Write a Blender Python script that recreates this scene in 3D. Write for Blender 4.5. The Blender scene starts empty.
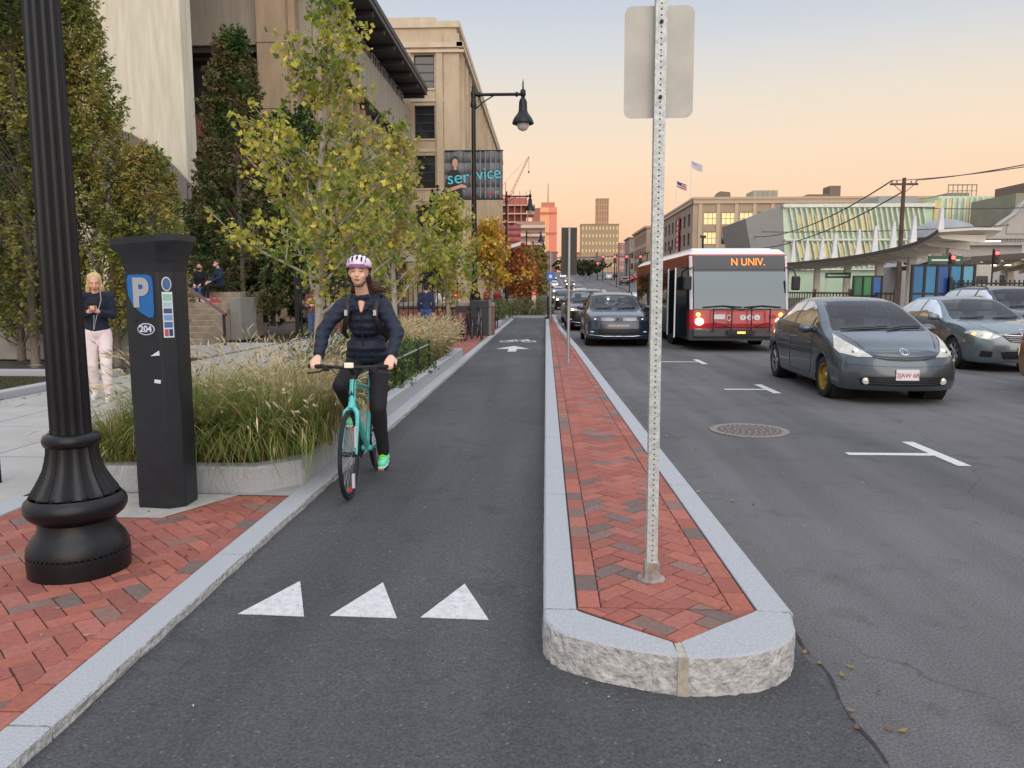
import bpy, math, random
import numpy as np
from mathutils import Vector, Matrix
from mathutils.bvhtree import BVHTree
from mathutils.geometry import delaunay_2d_cdt
random.seed(7)
rng = np.random.default_rng(7)
scene = bpy.context.scene
COL = scene.collection
PI = math.pi
R = math.radians

def lin(r, g, b):
    return tuple(((c/255)/12.92 if c/255 <= .04045 else ((c/255+.055)/1.055)**2.4) for c in (r, g, b))

# ---------------------------------------------------------------- materials
MATS = {}
def mat(name, col, rough=.6, metal=0., var=0., vscale=8., bump=0., bscale=60., spec=.5, col2=None, attr=False, emit=None, estr=0., coat=0., stretch=None, detail=5., obj_space=True):
    if name in MATS: return MATS[name]
    m = bpy.data.materials.new(name); m.use_nodes = True
    nt = m.node_tree; N = nt.nodes; L = nt.links
    b = N['Principled BSDF']
    b.inputs['Roughness'].default_value = rough
    b.inputs['Metallic'].default_value = metal
    b.inputs['Specular IOR Level'].default_value = spec
    if coat: b.inputs['Coat Weight'].default_value = coat; b.inputs['Coat Roughness'].default_value = .03
    b.inputs['Base Color'].default_value = (*col, 1)
    tc = None
    if var or bump or col2:
        tc = N.new('ShaderNodeTexCoord'); src = tc.outputs['Object']
        if stretch:
            mp = N.new('ShaderNodeMapping'); mp.inputs['Scale'].default_value = stretch
            L.new(src, mp.inputs['Vector']); src = mp.outputs[0]
    csrc = None
    if attr:
        a = N.new('ShaderNodeAttribute'); a.attribute_name = 'Col'; csrc = a.outputs['Color']
        L.new(csrc, b.inputs['Base Color'])
    if var or col2:
        n = N.new('ShaderNodeTexNoise'); n.inputs['Scale'].default_value = vscale; n.inputs['Detail'].default_value = detail
        n.inputs['Roughness'].default_value = .65
        L.new(src, n.inputs['Vector'])
        if attr:
            mx = N.new('ShaderNodeMix'); mx.data_type = 'RGBA'; mx.blend_type = 'MULTIPLY'; mx.inputs[0].default_value = 1
            rp = N.new('ShaderNodeMapRange'); rp.inputs[1].default_value = .3; rp.inputs[2].default_value = .7
            rp.inputs[3].default_value = 1-var; rp.inputs[4].default_value = 1+var
            L.new(n.outputs[0], rp.inputs[0]); L.new(csrc, mx.inputs[6]); L.new(rp.outputs[0], mx.inputs[7]); L.new(mx.outputs[2], b.inputs['Base Color'])
        else:
            c2 = col2 or tuple(min(1, c*(1+var)) for c in col); c1 = col if col2 else tuple(c*(1-var) for c in col)
            rp = N.new('ShaderNodeMapRange'); rp.inputs[1].default_value = .35; rp.inputs[2].default_value = .65
            mx = N.new('ShaderNodeMix'); mx.data_type = 'RGBA'
            mx.inputs[6].default_value = (*c1, 1); mx.inputs[7].default_value = (*c2, 1)
            L.new(n.outputs[0], rp.inputs[0]); L.new(rp.outputs[0], mx.inputs[0]); L.new(mx.outputs[2], b.inputs['Base Color'])
    if bump:
        n2 = N.new('ShaderNodeTexNoise'); n2.inputs['Scale'].default_value = bscale; n2.inputs['Detail'].default_value = 4
        L.new(src, n2.inputs['Vector'])
        bp = N.new('ShaderNodeBump'); bp.inputs['Strength'].default_value = bump; bp.inputs['Distance'].default_value = .02
        L.new(n2.outputs[0], bp.inputs['Height']); L.new(bp.outputs[0], b.inputs['Normal'])
    if emit:
        b.inputs['Emission Color'].default_value = (*emit, 1); b.inputs['Emission Strength'].default_value = estr
    MATS[name] = m
    return m

def asphalt(name, base, light, patch):
    m = bpy.data.materials.new(name); m.use_nodes = True; MATS[name] = m
    nt = m.node_tree; N = nt.nodes; L = nt.links; b = N['Principled BSDF']
    b.inputs['Roughness'].default_value = .82; b.inputs['Specular IOR Level'].default_value = .35
    tc = N.new('ShaderNodeTexCoord')
    def noise(s, d=3, r=.6):
        n = N.new('ShaderNodeTexNoise'); n.inputs['Scale'].default_value = s; n.inputs['Detail'].default_value = d; n.inputs['Roughness'].default_value = r
        L.new(tc.outputs['Object'], n.inputs['Vector']); return n.outputs[0]
    def rng_(src, a, b_, c, d):
        n = N.new('ShaderNodeMapRange'); n.inputs[1].default_value = a; n.inputs[2].default_value = b_; n.inputs[3].default_value = c; n.inputs[4].default_value = d
        L.new(src, n.inputs[0]); return n.outputs[0]
    def mix(f, a, c, mode='MIX'):
        n = N.new('ShaderNodeMix'); n.data_type = 'RGBA'; n.blend_type = mode
        for i, s in ((0, f), (6, a), (7, c)):
            if isinstance(s, (int, float)): n.inputs[i].default_value = s
            elif isinstance(s, tuple): n.inputs[i].default_value = (*s, 1)
            else: L.new(s, n.inputs[i])
        return n.outputs[2]
    def mathn(op, a, b_):
        n = N.new('ShaderNodeMath'); n.operation = op; L.new(a, n.inputs[0]); L.new(b_, n.inputs[1]); return n.outputs[0]
    c = mix(rng_(noise(.45, 6, .6), .35, .65, 0, 1), base, patch)
    mp = N.new('ShaderNodeMapping'); mp.inputs['Scale'].default_value = (1, .08, 1); L.new(tc.outputs['Object'], mp.inputs[0])
    w = N.new('ShaderNodeTexNoise'); w.inputs['Scale'].default_value = 2.2; w.inputs['Detail'].default_value = 3; L.new(mp.outputs[0], w.inputs['Vector'])
    c = mix(rng_(w.outputs[0], .38, .62, 0, .75), c, light)
    st_ = rng_(noise(1.7, 8, .7), .54, .68, 0, .55); c = mix(st_, c, tuple(v*.55 for v in base))
    bl = rng_(noise(.22, 3, .5), .4, .62, .86, 1.14); c = mix(1., c, bl, 'MULTIPLY')
    cw = N.new('ShaderNodeTexVoronoi'); cw.feature = 'DISTANCE_TO_EDGE'; cw.inputs['Scale'].default_value = .42
    wv = N.new('ShaderNodeVectorMath'); wv.operation = 'MULTIPLY_ADD'; nn = N.new('ShaderNodeTexNoise'); nn.inputs['Scale'].default_value = 1.3; nn.inputs['Detail'].default_value = 6
    L.new(tc.outputs['Object'], nn.inputs['Vector']); L.new(nn.outputs[1], wv.inputs[0]); wv.inputs[1].default_value = (1.1, 1.1, 0); L.new(tc.outputs['Object'], wv.inputs[2]); L.new(wv.outputs[0], cw.inputs['Vector'])
    ck = mathn('MULTIPLY', rng_(cw.outputs['Distance'], .0, .006, 1, 0), rng_(noise(.35, 2, .5), .5, .6, 0, .6)); c = mix(ck, c, tuple(v*.3 for v in base))
    gr = N.new('ShaderNodeTexNoise'); gr.inputs['Scale'].default_value = 95; gr.inputs['Detail'].default_value = 2.5; gr.inputs['Roughness'].default_value = .7
    L.new(tc.outputs['Object'], gr.inputs['Vector'])
    g = rng_(gr.outputs[0], .32, .7, .58, 1.5)
    c = mix(1., c, g, 'MULTIPLY')
    v = N.new('ShaderNodeTexVoronoi'); v.inputs['Scale'].default_value = 55; L.new(tc.outputs['Object'], v.inputs['Vector'])
    sep = N.new('ShaderNodeSeparateColor'); L.new(v.outputs['Color'], sep.inputs[0])
    k = rng_(sep.outputs[0], .90, .97, 0, .4)
    e = rng_(v.outputs['Distance'], .15, .45, 1, 0)
    mu = N.new('ShaderNodeMath'); mu.operation = 'MULTIPLY'; L.new(k, mu.inputs[0]); L.new(e, mu.inputs[1])
    c = mix(mu.outputs[0], c, (.3, .29, .28))
    L.new(c, b.inputs['Base Color'])
    bp = N.new('ShaderNodeBump'); bp.inputs['Strength'].default_value = .7; bp.inputs['Distance'].default_value = .01
    L.new(gr.outputs[0], bp.inputs['Height']); L.new(bp.outputs[0], b.inputs['Normal'])
    return m

def leafmat(name):
    m = bpy.data.materials.new(name); m.use_nodes = True; MATS[name] = m
    N = m.node_tree.nodes; L = m.node_tree.links; b = N['Principled BSDF']
    a = N.new('ShaderNodeAttribute'); a.attribute_name = 'Col'
    L.new(a.outputs['Color'], b.inputs['Base Color']); b.inputs['Roughness'].default_value = .55; b.inputs['Specular IOR Level'].default_value = .3
    t = N.new('ShaderNodeBsdfTranslucent'); L.new(a.outputs['Color'], t.inputs[0])
    mx = N.new('ShaderNodeMixShader'); mx.inputs[0].default_value = .35
    L.new(b.outputs[0], mx.inputs[1]); L.new(t.outputs[0], mx.inputs[2]); L.new(mx.outputs[0], N['Material Output'].inputs[0])
    return m

def brickwall(name, c1, c2, mortar, scale=1., bw=.22, bh=.075):
    m = bpy.data.materials.new(name); m.use_nodes = True; MATS[name] = m
    N = m.node_tree.nodes; L = m.node_tree.links; b = N['Principled BSDF']; b.inputs['Roughness'].default_value = .85
    tc = N.new('ShaderNodeTexCoord'); sp = N.new('ShaderNodeSeparateXYZ'); L.new(tc.outputs['Object'], sp.inputs[0])
    ad = N.new('ShaderNodeMath'); L.new(sp.outputs[0], ad.inputs[0]); L.new(sp.outputs[1], ad.inputs[1])
    cb = N.new('ShaderNodeCombineXYZ'); L.new(ad.outputs[0], cb.inputs[0]); L.new(sp.outputs[2], cb.inputs[1])
    br = N.new('ShaderNodeTexBrick'); L.new(cb.outputs[0], br.inputs[0]); br.inputs['Scale'].default_value = 1
    br.inputs['Brick Width'].default_value = bw*scale; br.inputs['Row Height'].default_value = bh*scale; br.inputs['Mortar Size'].default_value = .008*scale
    br.inputs['Color1'].default_value = (*c1, 1); br.inputs['Color2'].default_value = (*c2, 1); br.inputs['Mortar'].default_value = (*mortar, 1)
    L.new(br.outputs[0], b.inputs['Base Color'])
    return m

# ---------------------------------------------------------------- mesh builder
class MB:
    def __init__(s): s.v = []; s.f = []; s.m = []; s.c = []
    def add(s, vs, fs, m=0, col=None):
        o = len(s.v); s.v.extend([tuple(v) for v in vs])
        for f in fs:
            s.f.append([i+o for i in f]); s.m.append(m); s.c.append(col)
        return s
    def quad(s, a, b, c, d, m=0, col=None): return s.add([a, b, c, d], [(0, 1, 2, 3)], m, col)
    def box(s, x0, x1, y0, y1, z0, z1, m=0, M=None):
        v = [(x, y, z) for z in (z0, z1) for y in (y0, y1) for x in (x0, x1)]
        if M is not None: v = [M @ Vector(p) for p in v]
        return s.add(v, [(0, 2, 3, 1), (4, 5, 7, 6), (0, 1, 5, 4), (2, 6, 7, 3), (0, 4, 6, 2), (1, 3, 7, 5)], m)
    def prism(s, pts, z0, z1, m=0, axis='z', M=None):
        n = len(pts)
        def P(a, b, c): return {'z': (a, b, c), 'x': (c, a, b), 'y': (a, c, b)}[axis]
        v = [P(a, b, z0) for a, b in pts] + [P(a, b, z1) for a, b in pts]
        if M is not None: v = [M @ Vector(p) for p in v]
        f = [tuple(range(n))[::-1], tuple(range(n, 2*n))] + [(i, (i+1) % n, n+(i+1) % n, n+i) for i in range(n)]
        return s.add(v, f, m)
    def tube(s, pts, r, seg=8, m=0, cap=True, flat=1.):
        pts = [Vector(p) for p in pts]; n = len(pts)
        rs = r if hasattr(r, '__len__') else [r]*n
        o = len(s.v); u = None
        for i, p in enumerate(pts):
            t = (pts[min(i+1, n-1)]-pts[max(i-1, 0)])
            if t.length < 1e-9: t = Vector((0, 0, 1))
            t.normalize()
            if u is None:
                a = Vector((0, 0, 1)) if abs(t.z) < .9 else Vector((1, 0, 0))
                u = t.cross(a).normalized()
            else:
                u = (u-t*u.dot(t))
                if u.length < 1e-6: u = t.orthogonal()
                u.normalize()
            w = t.cross(u)
            for k in range(seg):
                a = 2*PI*k/seg
                s.v.append(tuple(p+(u*math.cos(a)+w*math.sin(a)*flat)*rs[i]))
        for i in range(n-1):
            for k in range(seg):
                s.f.append([o+i*seg+k, o+i*seg+(k+1) % seg, o+(i+1)*seg+(k+1) % seg, o+(i+1)*seg+k]); s.m.append(m); s.c.append(None)
        if cap:
            s.f.append([o+k for k in range(seg)][::-1]); s.m.append(m); s.c.append(None)
            s.f.append([o+(n-1)*seg+k for k in range(seg)]); s.m.append(m); s.c.append(None)
        return s
    def lathe(s, prof, seg=24, c=(0, 0, 0), m=0, axis='z', flute=0, fd=0., fl=None, cap=True):
        o = len(s.v); n = len(prof)
        for j, (r, z) in enumerate(prof):
            for k in range(seg):
                a = 2*PI*k/seg; rr = r
                if flute and (fl is None or fl(z)): rr = r*(1-fd*abs(math.sin(flute*a/2))**.7) if fd > 0 else r
                p = (rr*math.cos(a), rr*math.sin(a), z)
                if axis == 'x': p = (z, p[0], p[1])
                if axis == 'y': p = (p[0], z, p[1])
                s.v.append((p[0]+c[0], p[1]+c[1], p[2]+c[2]))
        for j in range(n-1):
            for k in range(seg):
                s.f.append([o+j*seg+k, o+j*seg+(k+1) % seg, o+(j+1)*seg+(k+1) % seg, o+(j+1)*seg+k]); s.m.append(m); s.c.append(None)
        if cap:
            s.f.append([o+k for k in range(seg)][::-1]); s.m.append(m); s.c.append(None)
            s.f.append([o+(n-1)*seg+k for k in range(seg)]); s.m.append(m); s.c.append(None)
        return s
    def ell(s, c, r, seg=12, rings=8, m=0, M=None):
        vs = []; fs = []
        for j in range(rings+1):
            t = PI*j/rings
            for k in range(seg):
                a = 2*PI*k/seg
                p = Vector((r[0]*math.sin(t)*math.cos(a), r[1]*math.sin(t)*math.sin(a), r[2]*math.cos(t)))
                if M is not None: p = M @ p
                vs.append(p+Vector(c))
        for j in range(rings):
            for k in range(seg):
                fs.append((j*seg+k, (j+1)*seg+k, (j+1)*seg+(k+1) % seg, j*seg+(k+1) % seg))
        return s.add(vs, fs, m)
    def build(s, name, mats, parent=None, smooth=None, bevel=0., loc=None, rot=None, recalc=False):
        me = bpy.data.meshes.new(name); me.from_pydata(s.v, [], s.f)
        if not isinstance(mats, (list, tuple)): mats = [mats]
        for m in mats: me.materials.append(m)
        if len(mats) > 1: me.polygons.foreach_set('material_index', s.m)
        if any(c is not None for c in s.c):
            ca = me.color_attributes.new('Col', 'FLOAT_COLOR', 'CORNER')
            arr = []
            for f, c in zip(s.f, s.c):
                c = c or (.5, .5, .5)
                arr.extend((c[0], c[1], c[2], 1.)*len(f))
            ca.data.foreach_set('color', arr)
        me.validate(); me.update()
        if smooth:
            me.shade_smooth(); me.set_sharp_from_angle(angle=R(smooth))
        return link(name, me, parent, loc, rot, bevel)

def link(name, me, parent=None, loc=None, rot=None, bevel=0.):
    o = bpy.data.objects.new(name, me); COL.objects.link(o)
    if parent: o.parent = parent
    if loc: o.location = loc
    if rot: o.rotation_euler = rot
    if bevel:
        b = o.modifiers.new('bevel', 'BEVEL'); b.width = bevel; b.segments = 2; b.limit_method = 'ANGLE'; b.angle_limit = R(40)
    return o

def tag(o, label=None, cat=None, group=None, kind=None):
    if label: o['label'] = label
    if cat: o['category'] = cat
    if group: o['group'] = group
    if kind: o['kind'] = kind
    return o
def thing(name, label, cat, loc=(0, 0, 0), rz=0., group=None):
    o = bpy.data.objects.new(name, None); COL.objects.link(o); o.location = loc; o.rotation_euler = (0, 0, rz); o.empty_display_size = .2
    return tag(o, label, cat, group)
def kids(o): return [c for c in bpy.data.objects if c.parent == o]
def copy_tree(o, parent=None):
    c = o.copy(); COL.objects.link(c); c.parent = parent
    for ch in kids(o): copy_tree(ch, c)
    return c
def structure(name, mb, mats, **k): return tag(mb.build(name, mats, **k), kind='structure')

def ngon_obj(name, verts, faces, cols, m, parent=None, loc=None):
    """fast mesh from numpy arrays; all faces have the same vertex count"""
    me = bpy.data.meshes.new(name); n = len(verts); k = faces.shape[1]; nf = len(faces)
    me.vertices.add(n); me.vertices.foreach_set('co', verts.astype(np.float32).ravel())
    me.loops.add(nf*k); me.loops.foreach_set('vertex_index', faces.astype(np.int32).ravel())
    me.polygons.add(nf); me.polygons.foreach_set('loop_start', np.arange(0, nf*k, k, dtype=np.int32))
    if cols is not None:
        ca = me.color_attributes.new('Col', 'FLOAT_COLOR', 'POINT')
        ca.data.foreach_set('color', np.concatenate([cols, np.ones((n, 1))], 1).astype(np.float32).ravel())
    me.update(calc_edges=True); me.validate()
    me.materials.append(m)
    return link(name, me, parent, loc)

def text_mesh(s, size, extrude=.002, align='CENTER', xs=1., bold=0.):
    cu = bpy.data.curves.new('lettering', 'FONT'); cu.body = s; cu.size = size; cu.extrude = extrude; cu.offset = bold; cu.align_x = align; cu.align_y = 'CENTER'
    o = bpy.data.objects.new('lettering', cu); COL.objects.link(o)
    dg = bpy.context.evaluated_depsgraph_get(); me = bpy.data.meshes.new_from_object(o.evaluated_get(dg))
    bpy.data.objects.remove(o); bpy.data.curves.remove(cu)
    if xs != 1.: me.transform(Matrix.Diagonal((xs, 1, 1, 1)))
    return me
def text(s, size, m, parent, loc, rot=(PI/2, 0, 0), name='lettering', extrude=.002, xs=1., bold=0.):
    me = text_mesh(s, size, extrude, xs=xs, bold=bold); me.materials.clear(); me.materials.append(m)
    return link(name, me, parent, loc, rot)

def zg(y):
    t = min(max(0., y-85), 245)
    return .04*t*t/60 if t < 30 else .04*(t-15)

def interp(keys, x):
    """smooth (monotone-ish) interpolation through keys"""
    if x <= keys[0][0]: return keys[0][1]
    if x >= keys[-1][0]: return keys[-1][1]
    n = len(keys)
    for i in range(n-1):
        x0, y0 = keys[i]; x1, y1 = keys[i+1]
        if x0 <= x <= x1:
            d = (y1-y0)/(x1-x0)
            dl = (y0-keys[i-1][1])/(x0-keys[i-1][0]) if i > 0 else d
            dr = (keys[i+2][1]-y1)/(keys[i+2][0]-x1) if i < n-2 else d
            m0 = 0 if dl*d <= 0 else 2*dl*d/(dl+d); m1 = 0 if dr*d <= 0 else 2*dr*d/(dr+d)
            h = x1-x0; t = (x-x0)/h
            return (2*t**3-3*t**2+1)*y0+(t**3-2*t**2+t)*h*m0+(-2*t**3+3*t**2)*y1+(t**3-t**2)*h*m1

# common materials
M_black = mat('black_paint', (.006, .0068, .0085), .36, spec=.38, var=.3, vscale=20, bump=.05, bscale=90)
M_dark = mat('dark_metal', (.014, .015, .017), .5, var=.3, vscale=12)
M_rubber = mat('rubber', (.015, .015, .015), .85, var=.3, vscale=30)
M_galv = mat('galvanised', (.42, .43, .44), .42, .75, var=.15, vscale=40, bump=.1, bscale=120)
M_white = mat('white_paint', (.72, .72, .7), .5, var=.08, vscale=10)
M_chrome = mat('chrome', (.75, .76, .78), .12, 1.)
M_glass = mat('dark_glass', (.007, .012, .015), .03, 0., spec=.28)
M_plastic = mat('black_plastic', (.014, .014, .015), .55)
M_concrete = mat('concrete', (.36, .345, .31), .85, var=.12, vscale=2.5, bump=.25, bscale=50)
M_granite = mat('granite', (.40, .41, .42), .8, var=.16, vscale=110, bump=.35, bscale=70, detail=8)
M_granite_rough = mat('granite_split', (.47, .465, .44), .9, var=.28, vscale=22, bump=1.0, bscale=38, detail=9)
# ---------------------------------------------------------------- ground, road, lane, pavements
M_soil = mat('soil', (.09, .075, .055), .95, var=.35, vscale=3, bump=.5, bscale=30)
M_road = asphalt('asphalt_road', (.116, .113, .112), (.152, .148, .146), (.096, .094, .094))
M_lane = asphalt('asphalt_lane', (.078, .079, .081), (.098, .099, .10), (.062, .063, .066))
YS = [-12, -6, 0, 5, 10, 20, 30, 45, 60, 75, 85, 90, 95, 100, 105, 110, 115, 130, 160, 200, 260, 330, 420, 700]
def sheet(name, x0, x1, y0, y1, dz, m, kind='structure'):
    ys = sorted(set([y0, y1]+[y for y in YS if y0 < y < y1])); b = MB()
    for a, c in zip(ys, ys[1:]):
        b.quad((x0(a) if callable(x0) else x0, a, zg(a)+dz), (x1(a) if callable(x1) else x1, a, zg(a)+dz),
               (x1(c) if callable(x1) else x1, c, zg(c)+dz), (x0(c) if callable(x0) else x0, c, zg(c)+dz))
    return structure(name, b, m)
sheet('ground', -2500, 2500, -60, 2600, -.03, M_soil) if False else None
b = MB()
gy = [-80]+YS[1:]+[5000]
for a, c in zip(gy, gy[1:]):
    b.quad((-3000, a, zg(a)-.03), (3000, a, zg(a)-.03), (3000, c, zg(c)-.03), (-3000, c, zg(c)-.03))
structure('ground', b, M_soil)
road = sheet('road', .3, 13.6, -12, 700, 0, M_road)
sheet('busway', 14.4, 26, -12, 330, .01, M_road)
# bike lane sheet and its apron in front of the island
b = MB()
b.add([(-1.8, -6, .004), (.95, -6, .004), (1.13, 2.2, .004), (1.17, 3.1, .004), (1.1, 3.5, .004), (.5, 3.5, .004), (.05, 3.5, .004), (.05, 42, .004), (-1.8, 42, .004)], [tuple(range(9))])
lane = structure('bike_lane', b, M_lane)
sheet('cross_path', -1.8, 0.05, 42, 44.5, .004, M_lane)
# tar seam between lane and road asphalt
pts = [(1.0, -2), (1.08, .8), (1.13, 1.9), (1.16, 2.6), (1.18, 3.2), (1.16, 3.7)]
b = MB()
for i in range(len(pts)-1):
    for k in range(6):
        t0, t1 = k/6, (k+1)/6
        def L_(t): return (pts[i][0]*(1-t)+pts[i+1][0]*t+.012*math.sin(7*(i+t))+.004*math.sin(41*(i+t)), pts[i][1]*(1-t)+pts[i+1][1]*t)
        a, c = L_(t0), L_(t1); w = .004+.003*math.sin(9*(i+t0))
        b.quad((a[0]-w, a[1], .008), (a[0]+w, a[1], .008), (c[0]+w, c[1], .008), (c[0]-w, c[1], .008))
b.build('crack_seam', mat('tar', (.02, .02, .02), .7), lane)

# markings
M_mark = mat('road_marking', (.62, .62, .6), .7, var=.14, vscale=25, bump=.4, bscale=90, detail=8)
_n = M_mark.node_tree; _m = [x for x in _n.nodes if x.type == 'MIX'][0]     # worn chips where the asphalt shows
_t = _n.nodes.new('ShaderNodeTexNoise'); _t.inputs['Scale'].default_value = 42; _t.inputs['Detail'].default_value = 6; _t.inputs['Roughness'].default_value = .75
_r = _n.nodes.new('ShaderNodeMapRange'); _r.inputs[1].default_value = .60; _r.inputs[2].default_value = .68; _x = _n.nodes.new('ShaderNodeMix'); _x.data_type = 'RGBA'; _x.inputs[7].default_value = (.13, .13, .13, 1)
_n.links.new([x for x in _n.nodes if x.type == 'TEX_COORD'][0].outputs['Object'], _t.inputs['Vector']); _n.links.new(_t.outputs[0], _r.inputs[0]); _n.links.new(_r.outputs[0], _x.inputs[0]); _n.links.new(_m.outputs[2], _x.inputs[6]); _n.links.new(_x.outputs[2], _n.nodes['Principled BSDF'].inputs['Base Color'])
for x0 in (-1.515, -1.055, -.605):
    b = MB(); b.prism([(x0, 3.58), (x0+.335, 3.565), (x0+.17, 4.02)], .006, .009); b.build('yield_triangle', M_mark, lane)
def tmark(x0, xr, y, yl):
    b = MB(); b.prism([(x0, y-.05), (xr-.05, y-.05), (xr-.05, y+.05), (x0, y+.05)], .003, .006)
    b.prism([(xr-.05, yl-.56), (xr+.07, yl-.56), (xr+.07, yl+.56), (xr-.05, yl+.56)], .003, .006)
    b.build('parking_tee', M_mark, road)
tmark(2.96, 3.82, 7.55, 7.62); tmark(2.9, 3.6, 12.5, 12.6); tmark(2.45, 3.45, 17.3, 17.35)
# arrow and bicycle symbol in the lane, facing away
b = MB(); b.prism([(-1.0, 20.0), (-.78, 20.0), (-.78, 20.9), (-.45, 20.9), (-.9, 22.0), (-1.35, 20.9), (-1.0, 20.9)], .006, .009); b.build('arrow_marking', M_mark, lane)
b = MB()
for cx in (-1.22, -.52):
    n = 20
    for k in range(n):
        a, c = 2*PI*k/n, 2*PI*(k+1)/n
        b.quad((cx+.17*math.cos(a), 24+.3*math.sin(a), .008), (cx+.23*math.cos(a), 24+.45*math.sin(a), .008), (cx+.23*math.cos(c), 24+.45*math.sin(c), .008), (cx+.17*math.cos(c), 24+.3*math.sin(c), .008))
for p, q in (((-1.22, 24), (-1.0, 24.8)), ((-1.0, 24.8), (-.62, 24.8)), ((-.62, 25.0), (-.52, 24)), ((-1.0, 24.7), (-.85, 24)), ((-.85, 24), (-.62, 24.7)), ((-1.22, 24), (-.85, 24))):
    dx, dy = q[0]-p[0], q[1]-p[1]; l = math.hypot(dx, dy); nx, ny = -dy/l*.05, dx/l*.05
    b.quad((p[0]-nx, p[1]-ny, .0085), (q[0]-nx, q[1]-ny, .0085), (q[0]+nx, q[1]+ny, .0085), (p[0]+nx, p[1]+ny, .0085))
b.build('bicycle_marking', M_mark, lane)
# lane lines farther up the road
b = MB()
for y in range(46, 300, 9):
    for x in (3.7, 7.2):
        b.quad((x-.07, y, zg(y)+.005), (x+.07, y, zg(y)+.005), (x+.07, y+3, zg(y+3)+.005), (x-.07, y+3, zg(y+3)+.005))
b.build('lane_lines', M_mark, road)
# manhole
mh = thing('manhole_cover', 'round cast iron manhole cover with pinkish worn rim set in the road', 'manhole cover', (2.33, 8.78, 0))
b = MB(); b.lathe([(0.0, .001), (.44, .001), (.44, .012), (.36, .012), (.36, .006), (.0, .006)], 40, cap=False); b.build('rim', mat('iron_rim', (.24, .2, .185), .6, .3, var=.25, vscale=30), mh)
b = MB(); b.lathe([(.35, .006), (.35, .011), (0, .011)], 40, cap=False)
for r0 in (.08, .16, .24, .31):
    n = int(r0*90)
    for k in range(n):
        a = 2*PI*k/n; x, y = r0*math.cos(a), r0*math.sin(a)
        b.box(x-.011, x+.011, y-.011, y+.011, .010, .018, 1)
b.build('lid', [mat('iron_lid', (.11, .095, .09), .65, .3), mat('iron_stud', (.3, .26, .25), .5, .4)], mh)

# ---------------- bricks
def clip(poly, region):
    out = poly
    n = len(region)
    for i in range(n):
        a, b_ = region[i], region[(i+1) % n]; inp = out; out = []
        if not inp: return []
        def side(p): return (b_[0]-a[0])*(p[1]-a[1])-(b_[1]-a[1])*(p[0]-a[0])
        for j in range(len(inp)):
            p, q = inp[j-1], inp[j]; sp, sq = side(p), side(q)
            if (sp >= 0) != (sq >= 0):
                t = sp/(sp-sq); out.append((p[0]+(q[0]-p[0])*t, p[1]+(q[1]-p[1])*t))
            if sq >= 0: out.append(q)
    return out
def area(p): return abs(sum(p[i-1][0]*p[i][1]-p[i][0]*p[i-1][1] for i in range(len(p))))/2
REDS = [lin(162, 94, 78), lin(154, 89, 75), lin(169, 101, 84), lin(149, 88, 76), lin(163, 101, 87)]
GREY = [lin(130, 103, 94), lin(116, 97, 91), lin(142, 106, 95)]
def brickcol(g=.16):
    c = random.choice(GREY if random.random() < g else REDS); k = random.uniform(.88, 1.04)
    return tuple(v*k for v in c)
def put_brick(b, poly, z, g=.16, gap=.0035):
    if area(poly) < .0006: return
    cx = sum(p[0] for p in poly)/len(poly); cy = sum(p[1] for p in poly)/len(poly)
    tx, ty = random.gauss(0, .006), random.gauss(0, .006); dz = random.gauss(0, .0007)
    col = brickcol(g); n = len(poly)
    def ins(g_):
        o = []
        for p in poly:
            d = math.hypot(p[0]-cx, p[1]-cy) or 1; k = max(.2, 1-g_*1.3/d)
            o.append((cx+(p[0]-cx)*k, cy+(p[1]-cy)*k))
        return o
    A = ins(gap+.003); B = ins(gap)
    vs = [(p[0], p[1], z+dz+tx*(p[0]-cx)+ty*(p[1]-cy)) for p in A]+[(p[0], p[1], z-.003) for p in B]+[(p[0], p[1], z-.012) for p in B]
    b.add(vs, [tuple(range(n))]+[(n+i, n+(i+1) % n, (i+1) % n, i) for i in range(n)]+[(2*n+i, 2*n+(i+1) % n, n+(i+1) % n, n+i) for i in range(n)], 0, col)
def herring(b, region, z, g=.16, ang=45., W=.101, off=(0, 0)):
    ca, sa = math.cos(R(ang)), math.sin(R(ang))
    xs = [p[0] for p in region]; ys = [p[1] for p in region]
    if area(region) < 1e-6: return
    if sum(region[i-1][0]*region[i][1]-region[i][0]*region[i-1][1] for i in range(len(region))) < 0: region = region[::-1]
    ux = [p[0]*ca+p[1]*sa for p in region]; uy = [-p[0]*sa+p[1]*ca for p in region]
    for i in range(int(min(ux)/W)-3, int(max(ux)/W)+3):
        for j in range(int(min(uy)/W)-3, int(max(uy)/W)+3):
            k = (i-j) % 4
            if k == 0: q = [(i, j), (i+2, j), (i+2, j+1), (i, j+1)]
            elif k == 3: q = [(i, j), (i+1, j), (i+1, j+2), (i, j+2)]
            else: continue
            q = [((x*ca-y*sa)*W, (x*sa+y*ca)*W) for x, y in q]
            if max(p[0] for p in q) < min(xs) or min(p[0] for p in q) > max(xs) or max(p[1] for p in q) < min(ys) or min(p[1] for p in q) > max(ys): continue
            q = clip(q, region)
            if len(q) > 2: put_brick(b, q, z, g)
M_brick = mat('paving_brick', (.4, .15, .1), .85, attr=True, var=.18, vscale=35, bump=.35, bscale=120)
M_joint = mat('sand_joint', (.035, .028, .025), .95)
IZ = .17
def isr(y): return interp([(3, 1.12), (8.3, 1.03), (20, .84), (31, .6), (45, .5)], y)   # island's road side edge
b = MB()
NEAR, FAR = 3.38, 44.6
bw = .105
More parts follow.
